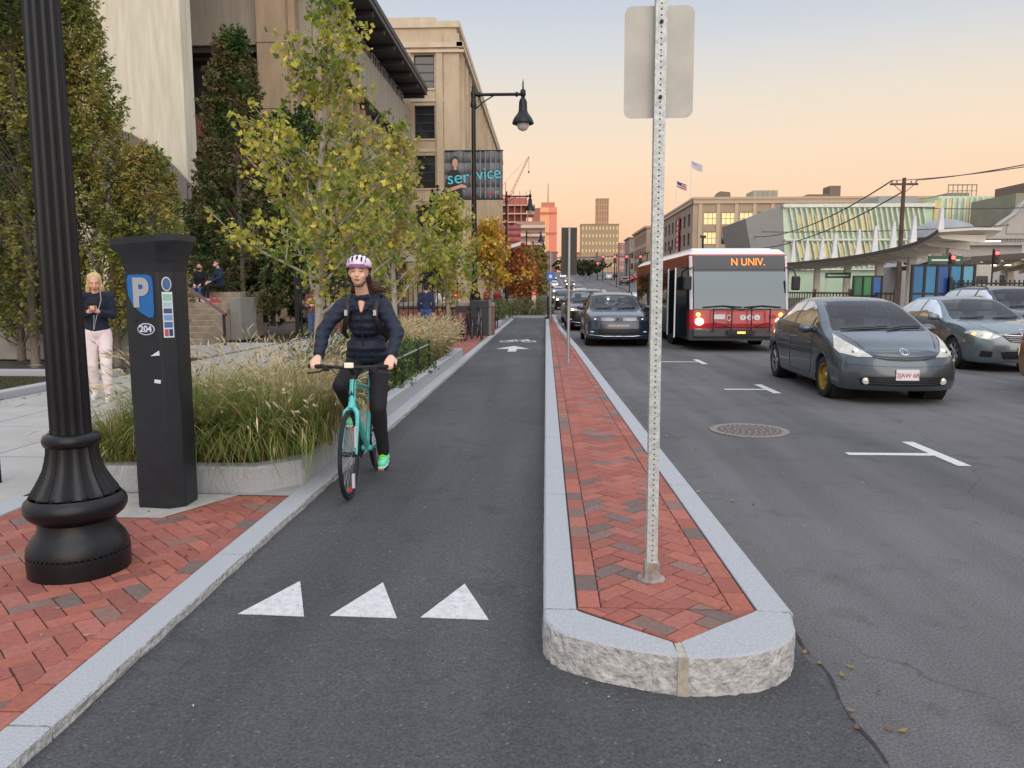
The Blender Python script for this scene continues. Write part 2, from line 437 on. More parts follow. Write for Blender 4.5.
# soldier borders
def border(b, xf, side, y0, y1, z, step=.2):
    y = y0
    while y < y1:
        c = min(y+step, y1)
        xa, xc = xf(y), xf(c)
        q = [(xa, y), (xa+side*bw, y), (xc+side*bw, c), (xc, c)]
        put_brick(b, q, z, .22); y = c
border(b, lambda y: .152, 1, 3.36, FAR, IZ)
border(b, lambda y: isr(y)-.165, -1, 3.352, FAR, IZ)
for ya, yb in ((3.36, 9), (9, 16), (16, 25), (25, 34), (34, FAR)):
    herring(b, [(.152+bw, ya), (isr(ya)-.165-bw, ya), (isr(yb)-.165-bw, yb), (.152+bw, yb)], IZ)
herring(b, [(.146, 3.352), (.543, 3.012), (.96, 3.352)], IZ, .25)
b2 = MB()
b2.add([(.1, 3.3, IZ-.009), (.545, 2.97, IZ-.009), (1.0, 3.3, IZ-.009), (isr(20)-.1, 20, IZ-.009), (isr(45)-.1, 45, IZ-.009), (.1, 45, IZ-.009)], [tuple(range(6))])
isl = structure('brick_island', b2, M_joint)
b.build('brick_paving', M_brick, isl)

# kerb stones built as a ribbon: outer / inner polylines, joints between stones, split rough face outside
def kerb(name, outer, inner, ztop, zbot, rough=.012, parts=None, gap=.006):
    """outer & inner: same-length lists of (x,y); parts: list of index ranges for separate stones"""
    root_b = MB(); n = len(outer)
    for (i0, i1) in parts:
        o = len(root_b.v)
        idx = list(range(i0, i1+1))
        P = []; Q = []
        for q, i in enumerate(idx):
            op = Vector((*outer[i], 0)); ip = Vector((*inner[i], 0))
            if q == 0: t = (Vector((*outer[i+1], 0))-op).normalized()*gap
            elif q == len(idx)-1: t = (Vector((*outer[i-1], 0))-op).normalized()*gap
            else: t = Vector((0, 0, 0))
            P.append(op+t); Q.append(ip+t)
        rows = [(0, 0.), (.008, .010), (.2, .3), (.45, .55), (.7, .8), (1., 1.)]
        allrows = []
        for kk, p in enumerate(P):
            nrm = (P[kk]-Q[kk]).normalized()
            allrows.append((p, nrm))
        # columns: inner top, outer top (slightly in), then down the face
        grid = []
        for kk, (p, nrm) in enumerate(allrows):
            col = [Vector((Q[kk].x, Q[kk].y, zbot)), Vector((Q[kk].x, Q[kk].y, ztop-.004)), Vector((Q[kk].x, Q[kk].y, ztop))+nrm*.004, Vector((p.x, p.y, ztop))-nrm*.012]
            H = ztop-zbot
            for r_ in (.05, .2, .4, .6, .8, 1.):
                d = random.uniform(-rough, rough*.6) if r_ > .06 else -.002+random.uniform(-rough, rough)*.12
                col.append(Vector((p.x, p.y, ztop-H*r_))+nrm*d)
            grid.append(col)
        nc = len(grid[0]); vs = [v for c in grid for v in c]; fs = []; 
        for kk in range(len(grid)-1):
            for c in range(nc-1):
                f = (kk*nc+c, kk*nc+c+1, (kk+1)*nc+c+1, (kk+1)*nc+c)
                root_b.add([vs[j] for j in f], [(0, 1, 2, 3)], 1 if c > 3 else 0)
        for kk in (0, len(grid)-1):
            root_b.add(grid[kk], [tuple(range(nc))], 1)
    return root_b
# island kerb
out, inn, prt = [], [], []
def seg(pa, pb, qa, qb, step=.09):
    n = max(1, int((Vector(pb)-Vector(pa)).length/step))
    for i in range(n+1):
        t = i/n; out.append((pa[0]+(pb[0]-pa[0])*t, pa[1]+(pb[1]-pa[1])*t)); inn.append((qa[0]+(qb[0]-qa[0])*t, qa[1]+(qb[1]-qa[1])*t))
    return n+1
def stone(pa, pb, qa, qb, step=.09):
    i0 = len(out); seg(pa, pb, qa, qb, step); prt.append((i0, len(out)-1))
ys = [45, 42, 38, 34, 30, 26, 22, 18.5, 15, 12, 9.6, 7.4, 5.3, 3.33]
for a, c in zip(ys, ys[1:]): stone((-.005, a), (-.005, c), (.145, a), (.145, c), .35 if a > 9 else .12)
i0 = len(out)
no = [(-.005, 3.33), (.0, 3.22), (.03, 3.14), (.09, 3.075), (.19, 3.02), (.31, 2.965), (.43, 2.925), (.535, 2.90)]
ni = [(.145, 3.33), (.16, 3.31), (.19, 3.285), (.24, 3.245), (.31, 3.19), (.39, 3.13), (.46, 3.075), (.53, 3.02)]
def dens(a, k=4):
    o = []
    for i in range(len(a)-1):
        for j in range(k): t = j/k; o.append((a[i][0]*(1-t)+a[i+1][0]*t, a[i][1]*(1-t)+a[i+1][1]*t))
    return o+[a[-1]]
out += dens(no); inn += dens(ni); prt.append((i0, len(out)-1)); i0 = len(out)
no = [(.56, 2.895), (.66, 2.90), (.76, 2.915), (.86, 2.945), (.95, 3.0), (1.02, 3.07), (1.07, 3.17), (1.10, 3.33)]
ni = [(.555, 3.025), (.61, 3.07), (.67, 3.12), (.74, 3.18), (.81, 3.24), (.87, 3.29), (.92, 3.33), (.955, 3.36)]
out += dens(no); inn += dens(ni); prt.append((i0, len(out)-1))
ys2 = [3.34, 5.6, 7.9, 10.5, 13, 16, 19, 22.5, 26, 30, 34, 38, 42, 45]
for a, c in zip(ys2, ys2[1:]): stone((isr(a), a), (isr(c), c), (isr(a)-.155, a), (isr(c)-.155, c), .35 if a > 9 else .12)
kb = kerb('kerb', out, inn, IZ, -.01, .0065, prt)
tag(kb.build('kerb', [M_granite, M_granite_rough], smooth=50), kind='structure')
# mortar wedge between the two nose stones
b = MB(); b.prism([(.528, 2.895), (.568, 2.892), (.56, 3.03), (.532, 3.03)], -.01, .167); b.build('mortar', mat('mortar', (.42, .38, .3), .95, var=.2, vscale=30), isl)
# left lane kerb
out, inn, prt = [], [], []
ys = [-4, -1.5, .6, 2.5, 4.3, 6.2, 8.2, 10.5, 13, 15.5, 18, 21, 24, 27, 30, 33, 36, 39, 42]
def lk(y): return -1.765+interp([(0, .04), (5, -.005), (15, -.01), (30, -.0), (42, .02)], y)
for a, c in zip(ys, ys[1:]): stone((lk(a), a), (lk(c), c), (lk(a)-.165, a), (lk(c)-.165, c), .4 if a > 9 else .12)
kb = kerb('kerb', out, inn, .055, -.01, .006, prt)
tag(kb.build('kerb', [M_granite, M_granite_rough], smooth=50), kind='structure')
# kerb closing the lane's far end
b = MB(); b.box(-2.6, .0, 44.5, 44.7, -.01, .13); b.box(.5, .62, 44, 45.2, 0, .16); structure('kerb', b, M_granite)

# ---------------- left pavement
SZ = .05
b = MB()
b.add([(-3.75, -4, SZ-.009), (-1.9, -4, SZ-.009), (-1.9, 42, SZ-.009), (-3.75, 42, SZ-.009)], [(0, 1, 2, 3)])
pave = structure('brick_pavement', b, M_joint)
b = MB()
xk = lambda y: lk(y)-.17
border(b, xk, -1, .0, 5.6, SZ, .2)
herring(b, [(-3.75, .0), (xk(0)-bw-.003, .0), (xk(5.6)-bw-.003, 5.6), (-3.75, 5.6)], SZ, .13, off=(0, 0))
for ya, yb in ((18.2, 26), (26, 34), (34, 42)):
    herring(b, [(-3.75, ya), (-1.955, ya), (-1.955, yb), (-3.75, yb)], SZ, .16)
b.build('brick_paving', M_brick, pave)
# concrete walk as slabs
b = MB()
M_walk = mat('walk_concrete', (.40, .385, .355), .85, var=.10, vscale=1.6, bump=.25, bscale=70, detail=8)
for y in np.arange(-4, 120, 1.55):
    for x in np.arange(-7.7, -3.95, 1.25):
        b.add([(x+.006, y+.006, zg(y)+SZ), (x+1.244, y+.006, zg(y)+SZ), (x+1.244, y+1.544, zg(y+1.5)+SZ), (x+.006, y+1.544, zg(y+1.5)+SZ)], [(0, 1, 2, 3)])
b.quad((-2.4, 5.61, SZ+.001), (-1.93, 5.61, SZ+.001), (-1.93, 18.1, SZ+.001), (-2.4, 18.1, SZ+.001))
walk = structure('sidewalk', b, M_walk)
b = MB()
for a, c in zip([-4, 30, 85, 95, 105], [30, 85, 95, 105, 120]):
    b.quad((-7.8, a, zg(a)+SZ-.008), (-3.7, a, zg(a)+SZ-.008), (-3.7, c, zg(c)+SZ-.008), (-7.8, c, zg(c)+SZ-.008))
structure('sidewalk_bed', b, mat('joint_grey', (.12, .115, .1), .9))
# plaza concrete in front of the steps
b = MB(); b.box(-14, -7.9, 17.8, 22.5, 0, SZ-.002); structure('plaza', b, M_walk)
b = MB(); b.box(-3.97, -3.76, -4, 5.5, -.02, SZ+.006); structure('kerb', b, M_granite, bevel=.01)
b = MB(); b.box(-7.92, -7.72, -4, 13.5, -.02, .16); b.box(-12, -7.72, 13.5, 13.68, -.02, .16); structure('kerb', b, M_granite, bevel=.015)
# pad under the pay station
b = MB(); b.add([(-3.25, 5.0, SZ+.003), (-2.62, 5.0, SZ+.003), (-2.32, 5.62, SZ+.003), (-3.4, 5.62, SZ+.003)], [(0, 1, 2, 3)])
b.build('concrete_pad', mat('pad_concrete', (.42, .4, .35), .9, var=.15, vscale=9, bump=.3, bscale=80), pave)
# lawn and mulch
b = MB(); b.add([(-13, -4, .05), (-7.93, -4, .05), (-7.93, 13.45, .05), (-13, 13.45, .05)], [(0, 1, 2, 3)])
M_mulch = mat('mulch', (.05, .028, .018), .95, var=.4, vscale=14, bump=1., bscale=60)
structure('mulch_bed', b, M_mulch)
def leaf_scatter(n, x0, x1, y0, y1, z, size, cols, bias=None):
    c = np.stack([rng.uniform(x0, x1, n), rng.uniform(y0, y1, n), np.full(n, z)], 1)
    if bias is not None: c[:, 0] = bias(c[:, 1], rng.random(n))
    a = rng.uniform(0, 2*PI, n); s = size*rng.uniform(.5, 1.3, n)
    V = np.zeros((n, 4, 3))
    for k, (u, v) in enumerate(((-1, 0), (0, -.45), (1, 0), (0, .45))):
        V[:, k, 0] = c[:, 0]+s*(u*np.cos(a)-v*np.sin(a)); V[:, k, 1] = c[:, 1]+s*(u*np.sin(a)+v*np.cos(a))
        V[:, k, 2] = c[:, 2]+rng.uniform(.001, .5, n)*s*(k in (0, 2))
    C = np.array(cols)[rng.integers(0, len(cols), n)]
    return V.reshape(-1, 3), np.arange(4*n).reshape(n, 4), np.repeat(C, 4, 0)
M_leaf = leafmat('leaves')
dead = [lin(150, 105, 60), lin(120, 80, 50), lin(175, 140, 80), lin(190, 180, 160), lin(90, 65, 45)]
parts = [leaf_scatter(60, 0, 0, 3.2, 22, .006, .022, dead, lambda y, r: np.interp(y, [3, 31], [1.14, .62])+.02+r**2.2*.5),
         leaf_scatter(60, -1.7, 1.0, 1.2, 7, .01, .007, dead[2:4]+[(.7, .7, .7)]), leaf_scatter(70, 1.2, 6, 1.2, 9, .006, .007, dead[3:4]+[(.6, .6, .58)]),
         leaf_scatter(45, 1.2, 9, 1.5, 20, .006, .017, dead),
         leaf_scatter(9, 1.12, 1.4, 2.6, 3.4, .01, .02, dead[:3]),
         leaf_scatter(60, -3.6, -2, 1, 5.6, SZ+.004, .016, dead),
         leaf_scatter(120, -7.9, -7.4, 6, 13.4, SZ+.004, .03, dead, None)]
V, F, C, o = [], [], [], 0
for v, f, c in parts: V.append(v); F.append(f+o); C.append(c); o += len(v)
tag(ngon_obj('fallen_leaves', np.concatenate(V), np.concatenate(F), np.concatenate(C), M_leaf), 'dry fallen leaves and litter scattered along the kerbs and pavement', 'leaves', kind='stuff')
# short lawn grass next to the path
def grass_blades(n, x0, x1, y0, y1, z, h, cols):
    bx = rng.uniform(x0, x1, n); by = rng.uniform(y0, y1, n); a = rng.uniform(0, 2*PI, n); hh = h*rng.uniform(.5, 1.2, n); w = .006
    V = np.zeros((n, 3, 3)); V[:, 0] = np.stack([bx-w*np.cos(a), by-w*np.sin(a), np.full(n, z)], 1); V[:, 1] = np.stack([bx+w*np.cos(a), by+w*np.sin(a), np.full(n, z)], 1)
    V[:, 2] = np.stack([bx+rng.normal(0, .4, n)*hh, by+rng.normal(0, .4, n)*hh, z+hh], 1)
    C = np.array(cols)[rng.integers(0, len(cols), n)]
    return V.reshape(-1, 3), np.arange(3*n).reshape(n, 3), np.repeat(C, 3, 0)
v, f, c = grass_blades(9000, -11.5, -7.95, 8, 13.3, .05, .05, [lin(80, 95, 50), lin(95, 110, 60), lin(70, 80, 40)])
tag(ngon_obj('lawn', v, f, c, M_leaf), 'strip of short green grass between the path kerb and the mulch', 'grass', kind='stuff')
# ---------------------------------------------------------------- vehicles
def paint(name, c, metal=.35, rough=.28):
    return mat(name, c, rough, metal, coat=.8, var=.10, vscale=2.2, spec=.5)
M_tyre = mat('tyre', (.014, .014, .015), .8, var=.25, vscale=25)
M_rim = mat('rim_silver', (.35, .36, .37), .35, .8)
M_lens = mat('headlamp_lens', (.62, .6, .52), .12, .25, var=.2, vscale=9)
M_lamp_on = mat('headlamp_lit', (1, .85, .6), .3, emit=(1, .78, .45), estr=7)
M_amber = mat('amber_lit', (1, .5, .1), .3, emit=(1, .42, .06), estr=3.5)
M_tail = mat('tail_lens', (.45, .02, .02), .2, coat=.5)
M_tail_on = mat('tail_lit', (.8, .05, .03), .3, emit=(1, .07, .03), estr=2.5)
M_plate = mat('plate_white', (.75, .74, .74), .4)
M_platetxt = mat('plate_red', (.42, .04, .06), .5)
M_grille = mat('grille_black', (.012, .012, .013), .35)
M_under = mat('underbody', (.01, .01, .01), .9)

def car_glass():
    m = bpy.data.materials.new('car_glass'); m.use_nodes = True; N = m.node_tree.nodes; L = m.node_tree.links
    t = N.new('ShaderNodeBsdfTransparent'); t.inputs[0].default_value = (.62, .70, .70, 1); g = N.new('ShaderNodeBsdfGlossy'); g.inputs['Roughness'].default_value = .02
    f = N.new('ShaderNodeFresnel'); f.inputs[0].default_value = 1.45; x = N.new('ShaderNodeMixShader')
    L.new(f.outputs[0], x.inputs[0]); L.new(t.outputs[0], x.inputs[1]); L.new(g.outputs[0], x.inputs[2]); L.new(x.outputs[0], N['Material Output'].inputs[0]); return m
M_cglass = car_glass()
M_cabin = mat('cabin_dark', (.03, .03, .032), .9)
M_seat = mat('seat_cloth', (.16, .16, .165), .9, var=.2, vscale=20)
def cut_cabin(body, P, bvh):
    """hollow the glazed part of the shell so the panes look into a dark cabin with seats"""
    mods = []
    def cutter(poly, axis, a, c):
        cx = sum(p[0] for p in poly)/len(poly); cz = sum(p[1] for p in poly)/len(poly)
        q = [(cx+(x-cx)*.955, cz+(z-cz)*.93) for x, z in poly]
        if sum(q[i-1][0]*q[i][1]-q[i][0]*q[i-1][1] for i in range(len(q))) < 0: q = q[::-1]
        mb = MB(); mb.prism(q, a, c, axis=axis); o = mb.build('cut', M_cabin, body.parent)
        import bmesh
        bm = bmesh.new(); bm.from_mesh(o.data); bmesh.ops.recalc_face_normals(bm, faces=bm.faces); bm.to_mesh(o.data); bm.free()
        m_ = body.modifiers.new('cut', 'BOOLEAN'); m_.operation = 'DIFFERENCE'; m_.solver = 'EXACT'; m_.object = o; mods.append(o)
    cutter(P['screen'], 'y', -.5, 2.7)
    for poly in P['sideglass']: cutter(poly, 'x', -1.3, 1.3)
    if 'rearglass' in P: cutter(P['rearglass'], 'y', 2.4, P['L']+.5)
    dg = bpy.context.evaluated_depsgraph_get(); me = bpy.data.meshes.new_from_object(body.evaluated_get(dg)); n0 = len(body.data.polygons)
    body.modifiers.clear()
    body.data = me; me.name = 'body'
    while len(me.materials) > 2: me.materials.pop(index=2)
    me.materials.append(M_cabin)
    for pl in me.polygons:
        h = bvh.find_nearest(pl.center)
        if h[0] is not None and h[3] > .006 and pl.center.z > P['screen'][0][1]-.06: pl.material_index = 2; pl.use_smooth = False
    for o in mods: bpy.data.objects.remove(o)
    zb = P['screen'][0][1]
    for x in (-.36, .36):
        for y in (2.05, 3.0):
            mb = MB(); mb.box(x-.22, x+.22, y, y+.13, zb-.25, zb+.14); s_ = mb.build('seat', M_seat, body.parent, bevel=.05)
            mb = MB(); mb.box(x-.12, x+.12, y+.03, y+.13, zb+.17, zb+.33); mb.build('headrest', M_seat, s_, bevel=.035)
    mb = MB(); pts = [(-.36+.18*math.cos(2*PI*k/20), 1.62+.06*math.sin(2*PI*k/20), zb+.0+.17*math.sin(2*PI*k/20)) for k in range(21)]
    mb.tube([(-p[0], p[1], p[2]) for p in pts], .014, 6, cap=False); mb.build('steering_wheel', M_plastic, body.parent)

class Body:
    """lofted car shell: x lateral, y from nose (0) to tail (L), z up"""
    def __init__(s, p):
        s.p = p; L = p['L']; zl = p['zl']
        ys = list(np.linspace(0, L, int(L/.055)+1)); s.mb = MB()
        rings = []
        for y in ys:
            zt = interp(p['top'], y); zb = min(interp(p['belt'], y), zt-.004); w = interp(p['wb'], y); wt = interp(p['wt'], y)
            lo = interp(p.get('low', [(0, zl), (1, zl)]), y)
            H = zb-lo
            pts = [(0, lo+.03), (w*.8, lo+.02), (w-.05, lo), (w-.015, lo+.05), (w, lo+.28*H), (w+.004, lo+.45*H), (w, lo+.62*H), (w-.008, lo+.78*H), (w-.022, lo+.9*H), (w-.05, zb)]
            x0 = w-.05; cr = p.get('crown', .045)*min(1, (zt-zb)/.15)+.004
            for t in (.12, .35, .6, .85):
                bulge = .025*math.sin(PI*t)*min(1, (zt-zb)/.3)
                pts.append((x0+(wt-x0)*t+bulge, zb+(zt-cr-zb)*t))
            pts += [(wt-.02, zt-cr*.75), (wt*.85, zt-cr*.45), (wt*.6, zt-cr*.18), (wt*.3, zt-cr*.04), (0, zt)]
            q = []
            for i, (x, z) in enumerate(pts):
                if i < 9:
                    for wy in p['wheels']:
                        rr = p['wr']+.055; d = abs(y-wy)
                        if d < rr: z = max(z, p['wr']+math.sqrt(rr*rr-d*d)+.003*i-.02) if i > 0 else max(z, p['wr']+math.sqrt(rr*rr-d*d)*.9)
                q.append((x, z))
            rings.append(q)
        s.n = len(rings[0])
        full = []
        for y, q in zip(ys, rings):
            full.append([s.D(x, y, z) for x, z in q])
        NR = len(full); n = s.n
        V = [v for r_ in full for v in r_]+[(-v[0], v[1], v[2]) for r_ in full for v in r_]
        F = []; Mi = []
        for i in range(NR-1):
            for k in range(n-1):
                a = i*n+k; F.append((a, a+n, a+n+1, a+1)); Mi.append(1 if k < 1 else 0)
                a += NR*n; F.append((a, a+1, a+n+1, a+n)); Mi.append(1 if k < 1 else 0)
        o = len(V)
        # nose and tail caps
        T = [1, .93, .82, .68, .5, .3, 0]
        for end, (y, q) in ((0, (0, rings[0])), (1, (L, rings[-1]))):
            base = len(V)
            for (x, z) in q:
                for t in T: V.append(s.D(x*t, y, z))
                for t in T: V.append(s.D(-x*t, y, z))
            w_ = len(T)
            for k in range(n-1):
                for j in range(w_-1):
                    a = base+k*2*w_+j; b = a+2*w_
                    f = (a, a+1, b+1, b); F.append(f if end == 0 else f[::-1]); Mi.append(0)
                    a += w_; b += w_
                    f = (a, b, b+1, a+1); F.append(f if end == 0 else f[::-1]); Mi.append(0)
        s.V = V; s.F = F; s.Mi = Mi
        s.bvh = BVHTree.FromPolygons([Vector(v) for v in V], F)
    def D(s, x, y, z):
        p = s.p; L = p['L']; W = p['wb'][2][1]
        a = p.get('nose', .28); 
        if y < 1.3:
            f = (1-y/1.3)**2
            d = a*(abs(x)/W)**p.get('npow', 2.6)+interp(p['nprof'], z)
            y = y+d*f
        if y > L-1.0:
            f = (1-(L-y)/1.0)**2
            d = p.get('tail', .18)*(abs(x)/W)**2.6+interp(p['tprof'], z)
            y = y-d*f
        return (x, y, z)
    def mesh(s, m, parent, name='body'):
        me = bpy.data.meshes.new(name); me.from_pydata(s.V, [], s.F); me.materials.append(m); me.materials.append(M_under)
        me.polygons.foreach_set('material_index', s.Mi); me.update()
        import bmesh
        bm = bmesh.new(); bm.from_mesh(me); bmesh.ops.remove_doubles(bm, verts=bm.verts, dist=.0002); bmesh.ops.recalc_face_normals(bm, faces=bm.faces); bm.to_mesh(me); bm.free()
        me.shade_smooth(); me.set_sharp_from_angle(angle=R(38))
        return link(name, me, parent)
    def hit(s, plane, a, b, sgn=1):
        if plane == 'front': o, d = Vector((a, -3, b)), Vector((0, 1, 0))
        elif plane == 'rear': o, d = Vector((a, s.p['L']+3, b)), Vector((0, -1, 0))
        elif plane == 'side': o, d = Vector((3*sgn, a, b)), Vector((-sgn, 0, 0))
        elif plane == 'top': o, d = Vector((a, b, 4)), Vector((0, 0, -1))
        h = s.bvh.ray_cast(o, d)
        if h[0] is None:
            tgt = {'front': Vector((a, .3, b)), 'rear': Vector((a, s.p['L']-.3, b)), 'side': Vector((.8*sgn, a, b)), 'top': Vector((a, b, 1.))}[plane]
            h = s.bvh.find_nearest(tgt)
        n = h[1]
        if n.dot(d) > 0: n = -n
        return h[0], n
    def patch(s, poly, plane, m, parent, name, off=.005, grid=.06, sgn=1, smooth=True):
        poly = [Vector(p[:2]) for p in poly]; pts = []; ed = []
        n = len(poly)
        for i in range(n):
            a, b = poly[i], poly[(i+1) % n]; k = max(1, int((b-a).length/grid))
            for j in range(k): pts.append(a+(b-a)*j/k)
        nb = len(pts); ed = [(i, (i+1) % nb) for i in range(nb)]
        xs = [p.x for p in poly]; ys = [p.y for p in poly]
        def inside(q):
            c = False
            for i in range(n):
                a, b = poly[i-1], poly[i]
                if (a.y > q.y) != (b.y > q.y) and q.x < (b.x-a.x)*(q.y-a.y)/(b.y-a.y)+a.x: c = not c
            return c
        x = min(xs)+grid*.5
        while x < max(xs):
            y = min(ys)+grid*.5
            while y < max(ys):
                q = Vector((x, y))
                if inside(q) and min((q-p).length for p in pts[:nb]) > grid*.4: pts.append(q)
                y += grid
            x += grid
        r = delaunay_2d_cdt(pts, ed, [list(range(nb))], 1, 1e-5)
        v2, f2 = r[0], r[2]
        vs = []
        for q in v2:
            p, nn = s.hit(plane, q.x, q.y, sgn); vs.append(p+nn*off)
        me = bpy.data.meshes.new(name); me.from_pydata(vs, [], [list(f) for f in f2]); me.materials.append(m); me.update()
        if smooth: me.shade_smooth()
        return link(name, me, parent)
    def line(s, pl, plane, m, parent, name, w=.008, off=.004, sgn=1, step=.06):
        pts = []
        for a, b in zip(pl, pl[1:]):
            k = max(1, int(math.hypot(b[0]-a[0], b[1]-a[1])/step))
            for j in range(k): pts.append((a[0]+(b[0]-a[0])*j/k, a[1]+(b[1]-a[1])*j/k))
        pts.append(pl[-1]); vs = []
        for p in pts:
            h, nn = s.hit(plane, p[0], p[1], sgn); vs.append(h+nn*(off-w*.5))
        mb = MB(); mb.tube(vs, w, 6); return mb.build(name, m, parent, smooth=60)

def wheel(parent, x, y, r, w, style='spoke', n=7, rimm=None):
    """x is the outer face, sgn outward"""
    s = 1 if x > 0 else -1; xi = x-s*w
    t = bpy.data.objects.new('wheel', None)
    mb = MB(); c = (0, 0, 0)
    ri = r*.66
    prof = [(ri, 0), (ri+.015, -.004), (r*.86, .006), (r*.95, -.004), (r, -.03), (r, -w+.03), (r*.93, -w), (ri, -w)]
    mb.lathe([(a, b*s) for a, b in prof], 36, (x, y, r), axis='x', cap=False)
    wo = mb.build('wheel', M_tyre, parent, smooth=35)
    mb = MB(); rimm = rimm or M_rim
    mb.lathe([(ri+.004, -.004*s), (ri-.012, -.008*s), (ri-.02, -.05*s), (ri-.03, -.11*s), (0, -.11*s)], 32, (x, y, r), axis='x', cap=False, m=1 if style != 'steel' else 0)
    mb.lathe([(ri+.004, -.003*s), (ri-.018, -.006*s), (ri-.02, -.03*s)], 32, (x, y, r), axis='x', cap=False)
    if style == 'spoke':
        for k in range(n):
            a = 2*PI*k/n
            for da in (-.11, .11):
                p0 = (x-.035*s, y+.06*math.cos(a), r+.06*math.sin(a)); p1 = (x-.018*s, y+(ri-.015)*math.cos(a+da), r+(ri-.015)*math.sin(a+da))
                mb.tube([p0, p1], [.02, .016], 6)
        mb.lathe([(.07, -.04*s), (.06, -.018*s), (.03, -.01*s), (0, -.01*s)], 16, (x, y, r), axis='x')
    else:
        mb.lathe([(ri-.03, -.06*s), (ri*.6, -.03*s), (ri*.35, -.05*s), (.05, -.02*s), (0, -.02*s)], 24, (x, y, r), axis='x', cap=False)
    mb.build('rim', [rimm, M_under], wo, smooth=40)
    return wo

def plate(parent, x, y, z, txt, tilt=0., back=False):
    mb = MB(); mb.box(-.155, .155, -.006, .006, -.076, .076)
    o = mb.build('license_plate', M_plate, parent, bevel=.004, loc=(x, y, z), rot=(tilt, 0, PI if back else 0))
    if txt: text(txt, .085, M_platetxt, o, (0, -.008, -.006), xs=.95)
    return o
def mirror(parent, x, y, z, m, s):
    mb = MB(); mb.ell((x, y, z), (.12, .07, .075), 14, 8); mb.tube([(x-s*.08, y+.02, z-.03), (x-s*.2, y+.06, z-.06)], .025, 8)
    o = mb.build('mirror', m, parent, smooth=60)
    mb = MB(); mb.box(x-.085, x+.085, y+.06, y+.074, z-.045, z+.05); mb.build('mirror_glass', M_glass, o)
def ringmesh(a, b, w, n=28):
    v = []; 
    for k in range(n):
        t = 2*PI*k/n; v.append((a*math.cos(t), 0, b*math.sin(t)))
    return v
def oval(parent, B, cx, cz, a, b, m, name, off=.008, w=.006):
    pts = []
    for k in range(25):
        t = 2*PI*k/24; h, n = B.hit('front', cx+a*math.cos(t), cz+b*math.sin(t)); pts.append(h+n*off)
    mb = MB(); mb.tube(pts, w, 6, cap=False)
    return mb
def strip_poly(pl, w):
    up = [(x, z+w/2) for x, z in pl]; dn = [(x, z-w/2) for x, z in pl][::-1]
    return up+dn
def mirror_poly(p): return [(-x, z) for x, z in p][::-1]

def finish_car(root, B, P, pm):
    """things all cars share"""
    r = P['wr']
    for y in P['wheels']:
        for s in (1, -1):
            wx = interp(P['wb'], y)-.015
            wheel(root, s*wx, y, r, .21, P.get('wstyle', 'spoke') if not (P.get('steel') == (s, y)) else 'steel', P.get('spokes', 7), P.get('rims', {}).get((s, y == P['wheels'][0])))
            # dark wheel housing behind the wheel
            mb = MB(); mb.lathe([(r+.06, 0), (r+.06, -.3), (0, -.3)] if s > 0 else [(r+.06, 0), (r+.06, .3), (0, .3)], 28, (s*(wx-.03), y, r), axis='x', cap=False)
            mb.build('wheel_housing', M_under, root)
    for s in (1, -1):
        for poly in P['sideglass']:
            B.patch(poly, 'side', M_cglass, root, 'side_window', sgn=s, off=.006)
        for pl in P['seams']: B.line(pl, 'side', M_plastic, root, 'door_seam', w=.0045, off=.003, sgn=s)
        for (y, z) in P['handles']:
            h, n = B.hit('side', y, z, s); h2, _ = B.hit('side', y+.2, z, s)
            mb = MB(); mb.tube([h-n*.01, h+n*.035+Vector((0, .03, 0)), h2+n*.035-Vector((0, .03, 0)), h2-n*.01], .013, 8); mb.build('door_handle', pm, root, smooth=60)
        mirror(root, s*P['mirror'][0], P['mirror'][1], P['mirror'][2], P.get('mirrorm', pm), s)
    B.patch(P['screen'], 'front', M_cglass, root, 'windshield', off=.006)
    if 'rearglass' in P: B.patch(P['rearglass'], 'rear', M_cglass, root, 'rear_window', off=.006)
    for pl in P.get('wipers', []): B.line(pl, 'front', M_plastic, root, 'wiper', w=.011, off=.03)
    for poly in P.get('tails', []):
        B.patch(poly, 'rear', P.get('tailm', M_tail), root, 'tail_light', off=.01)
        B.patch(mirror_poly(poly), 'rear', P.get('tailm', M_tail), root, 'tail_light', off=.01)
    # driver silhouette stays inside; seats are hidden by the glass

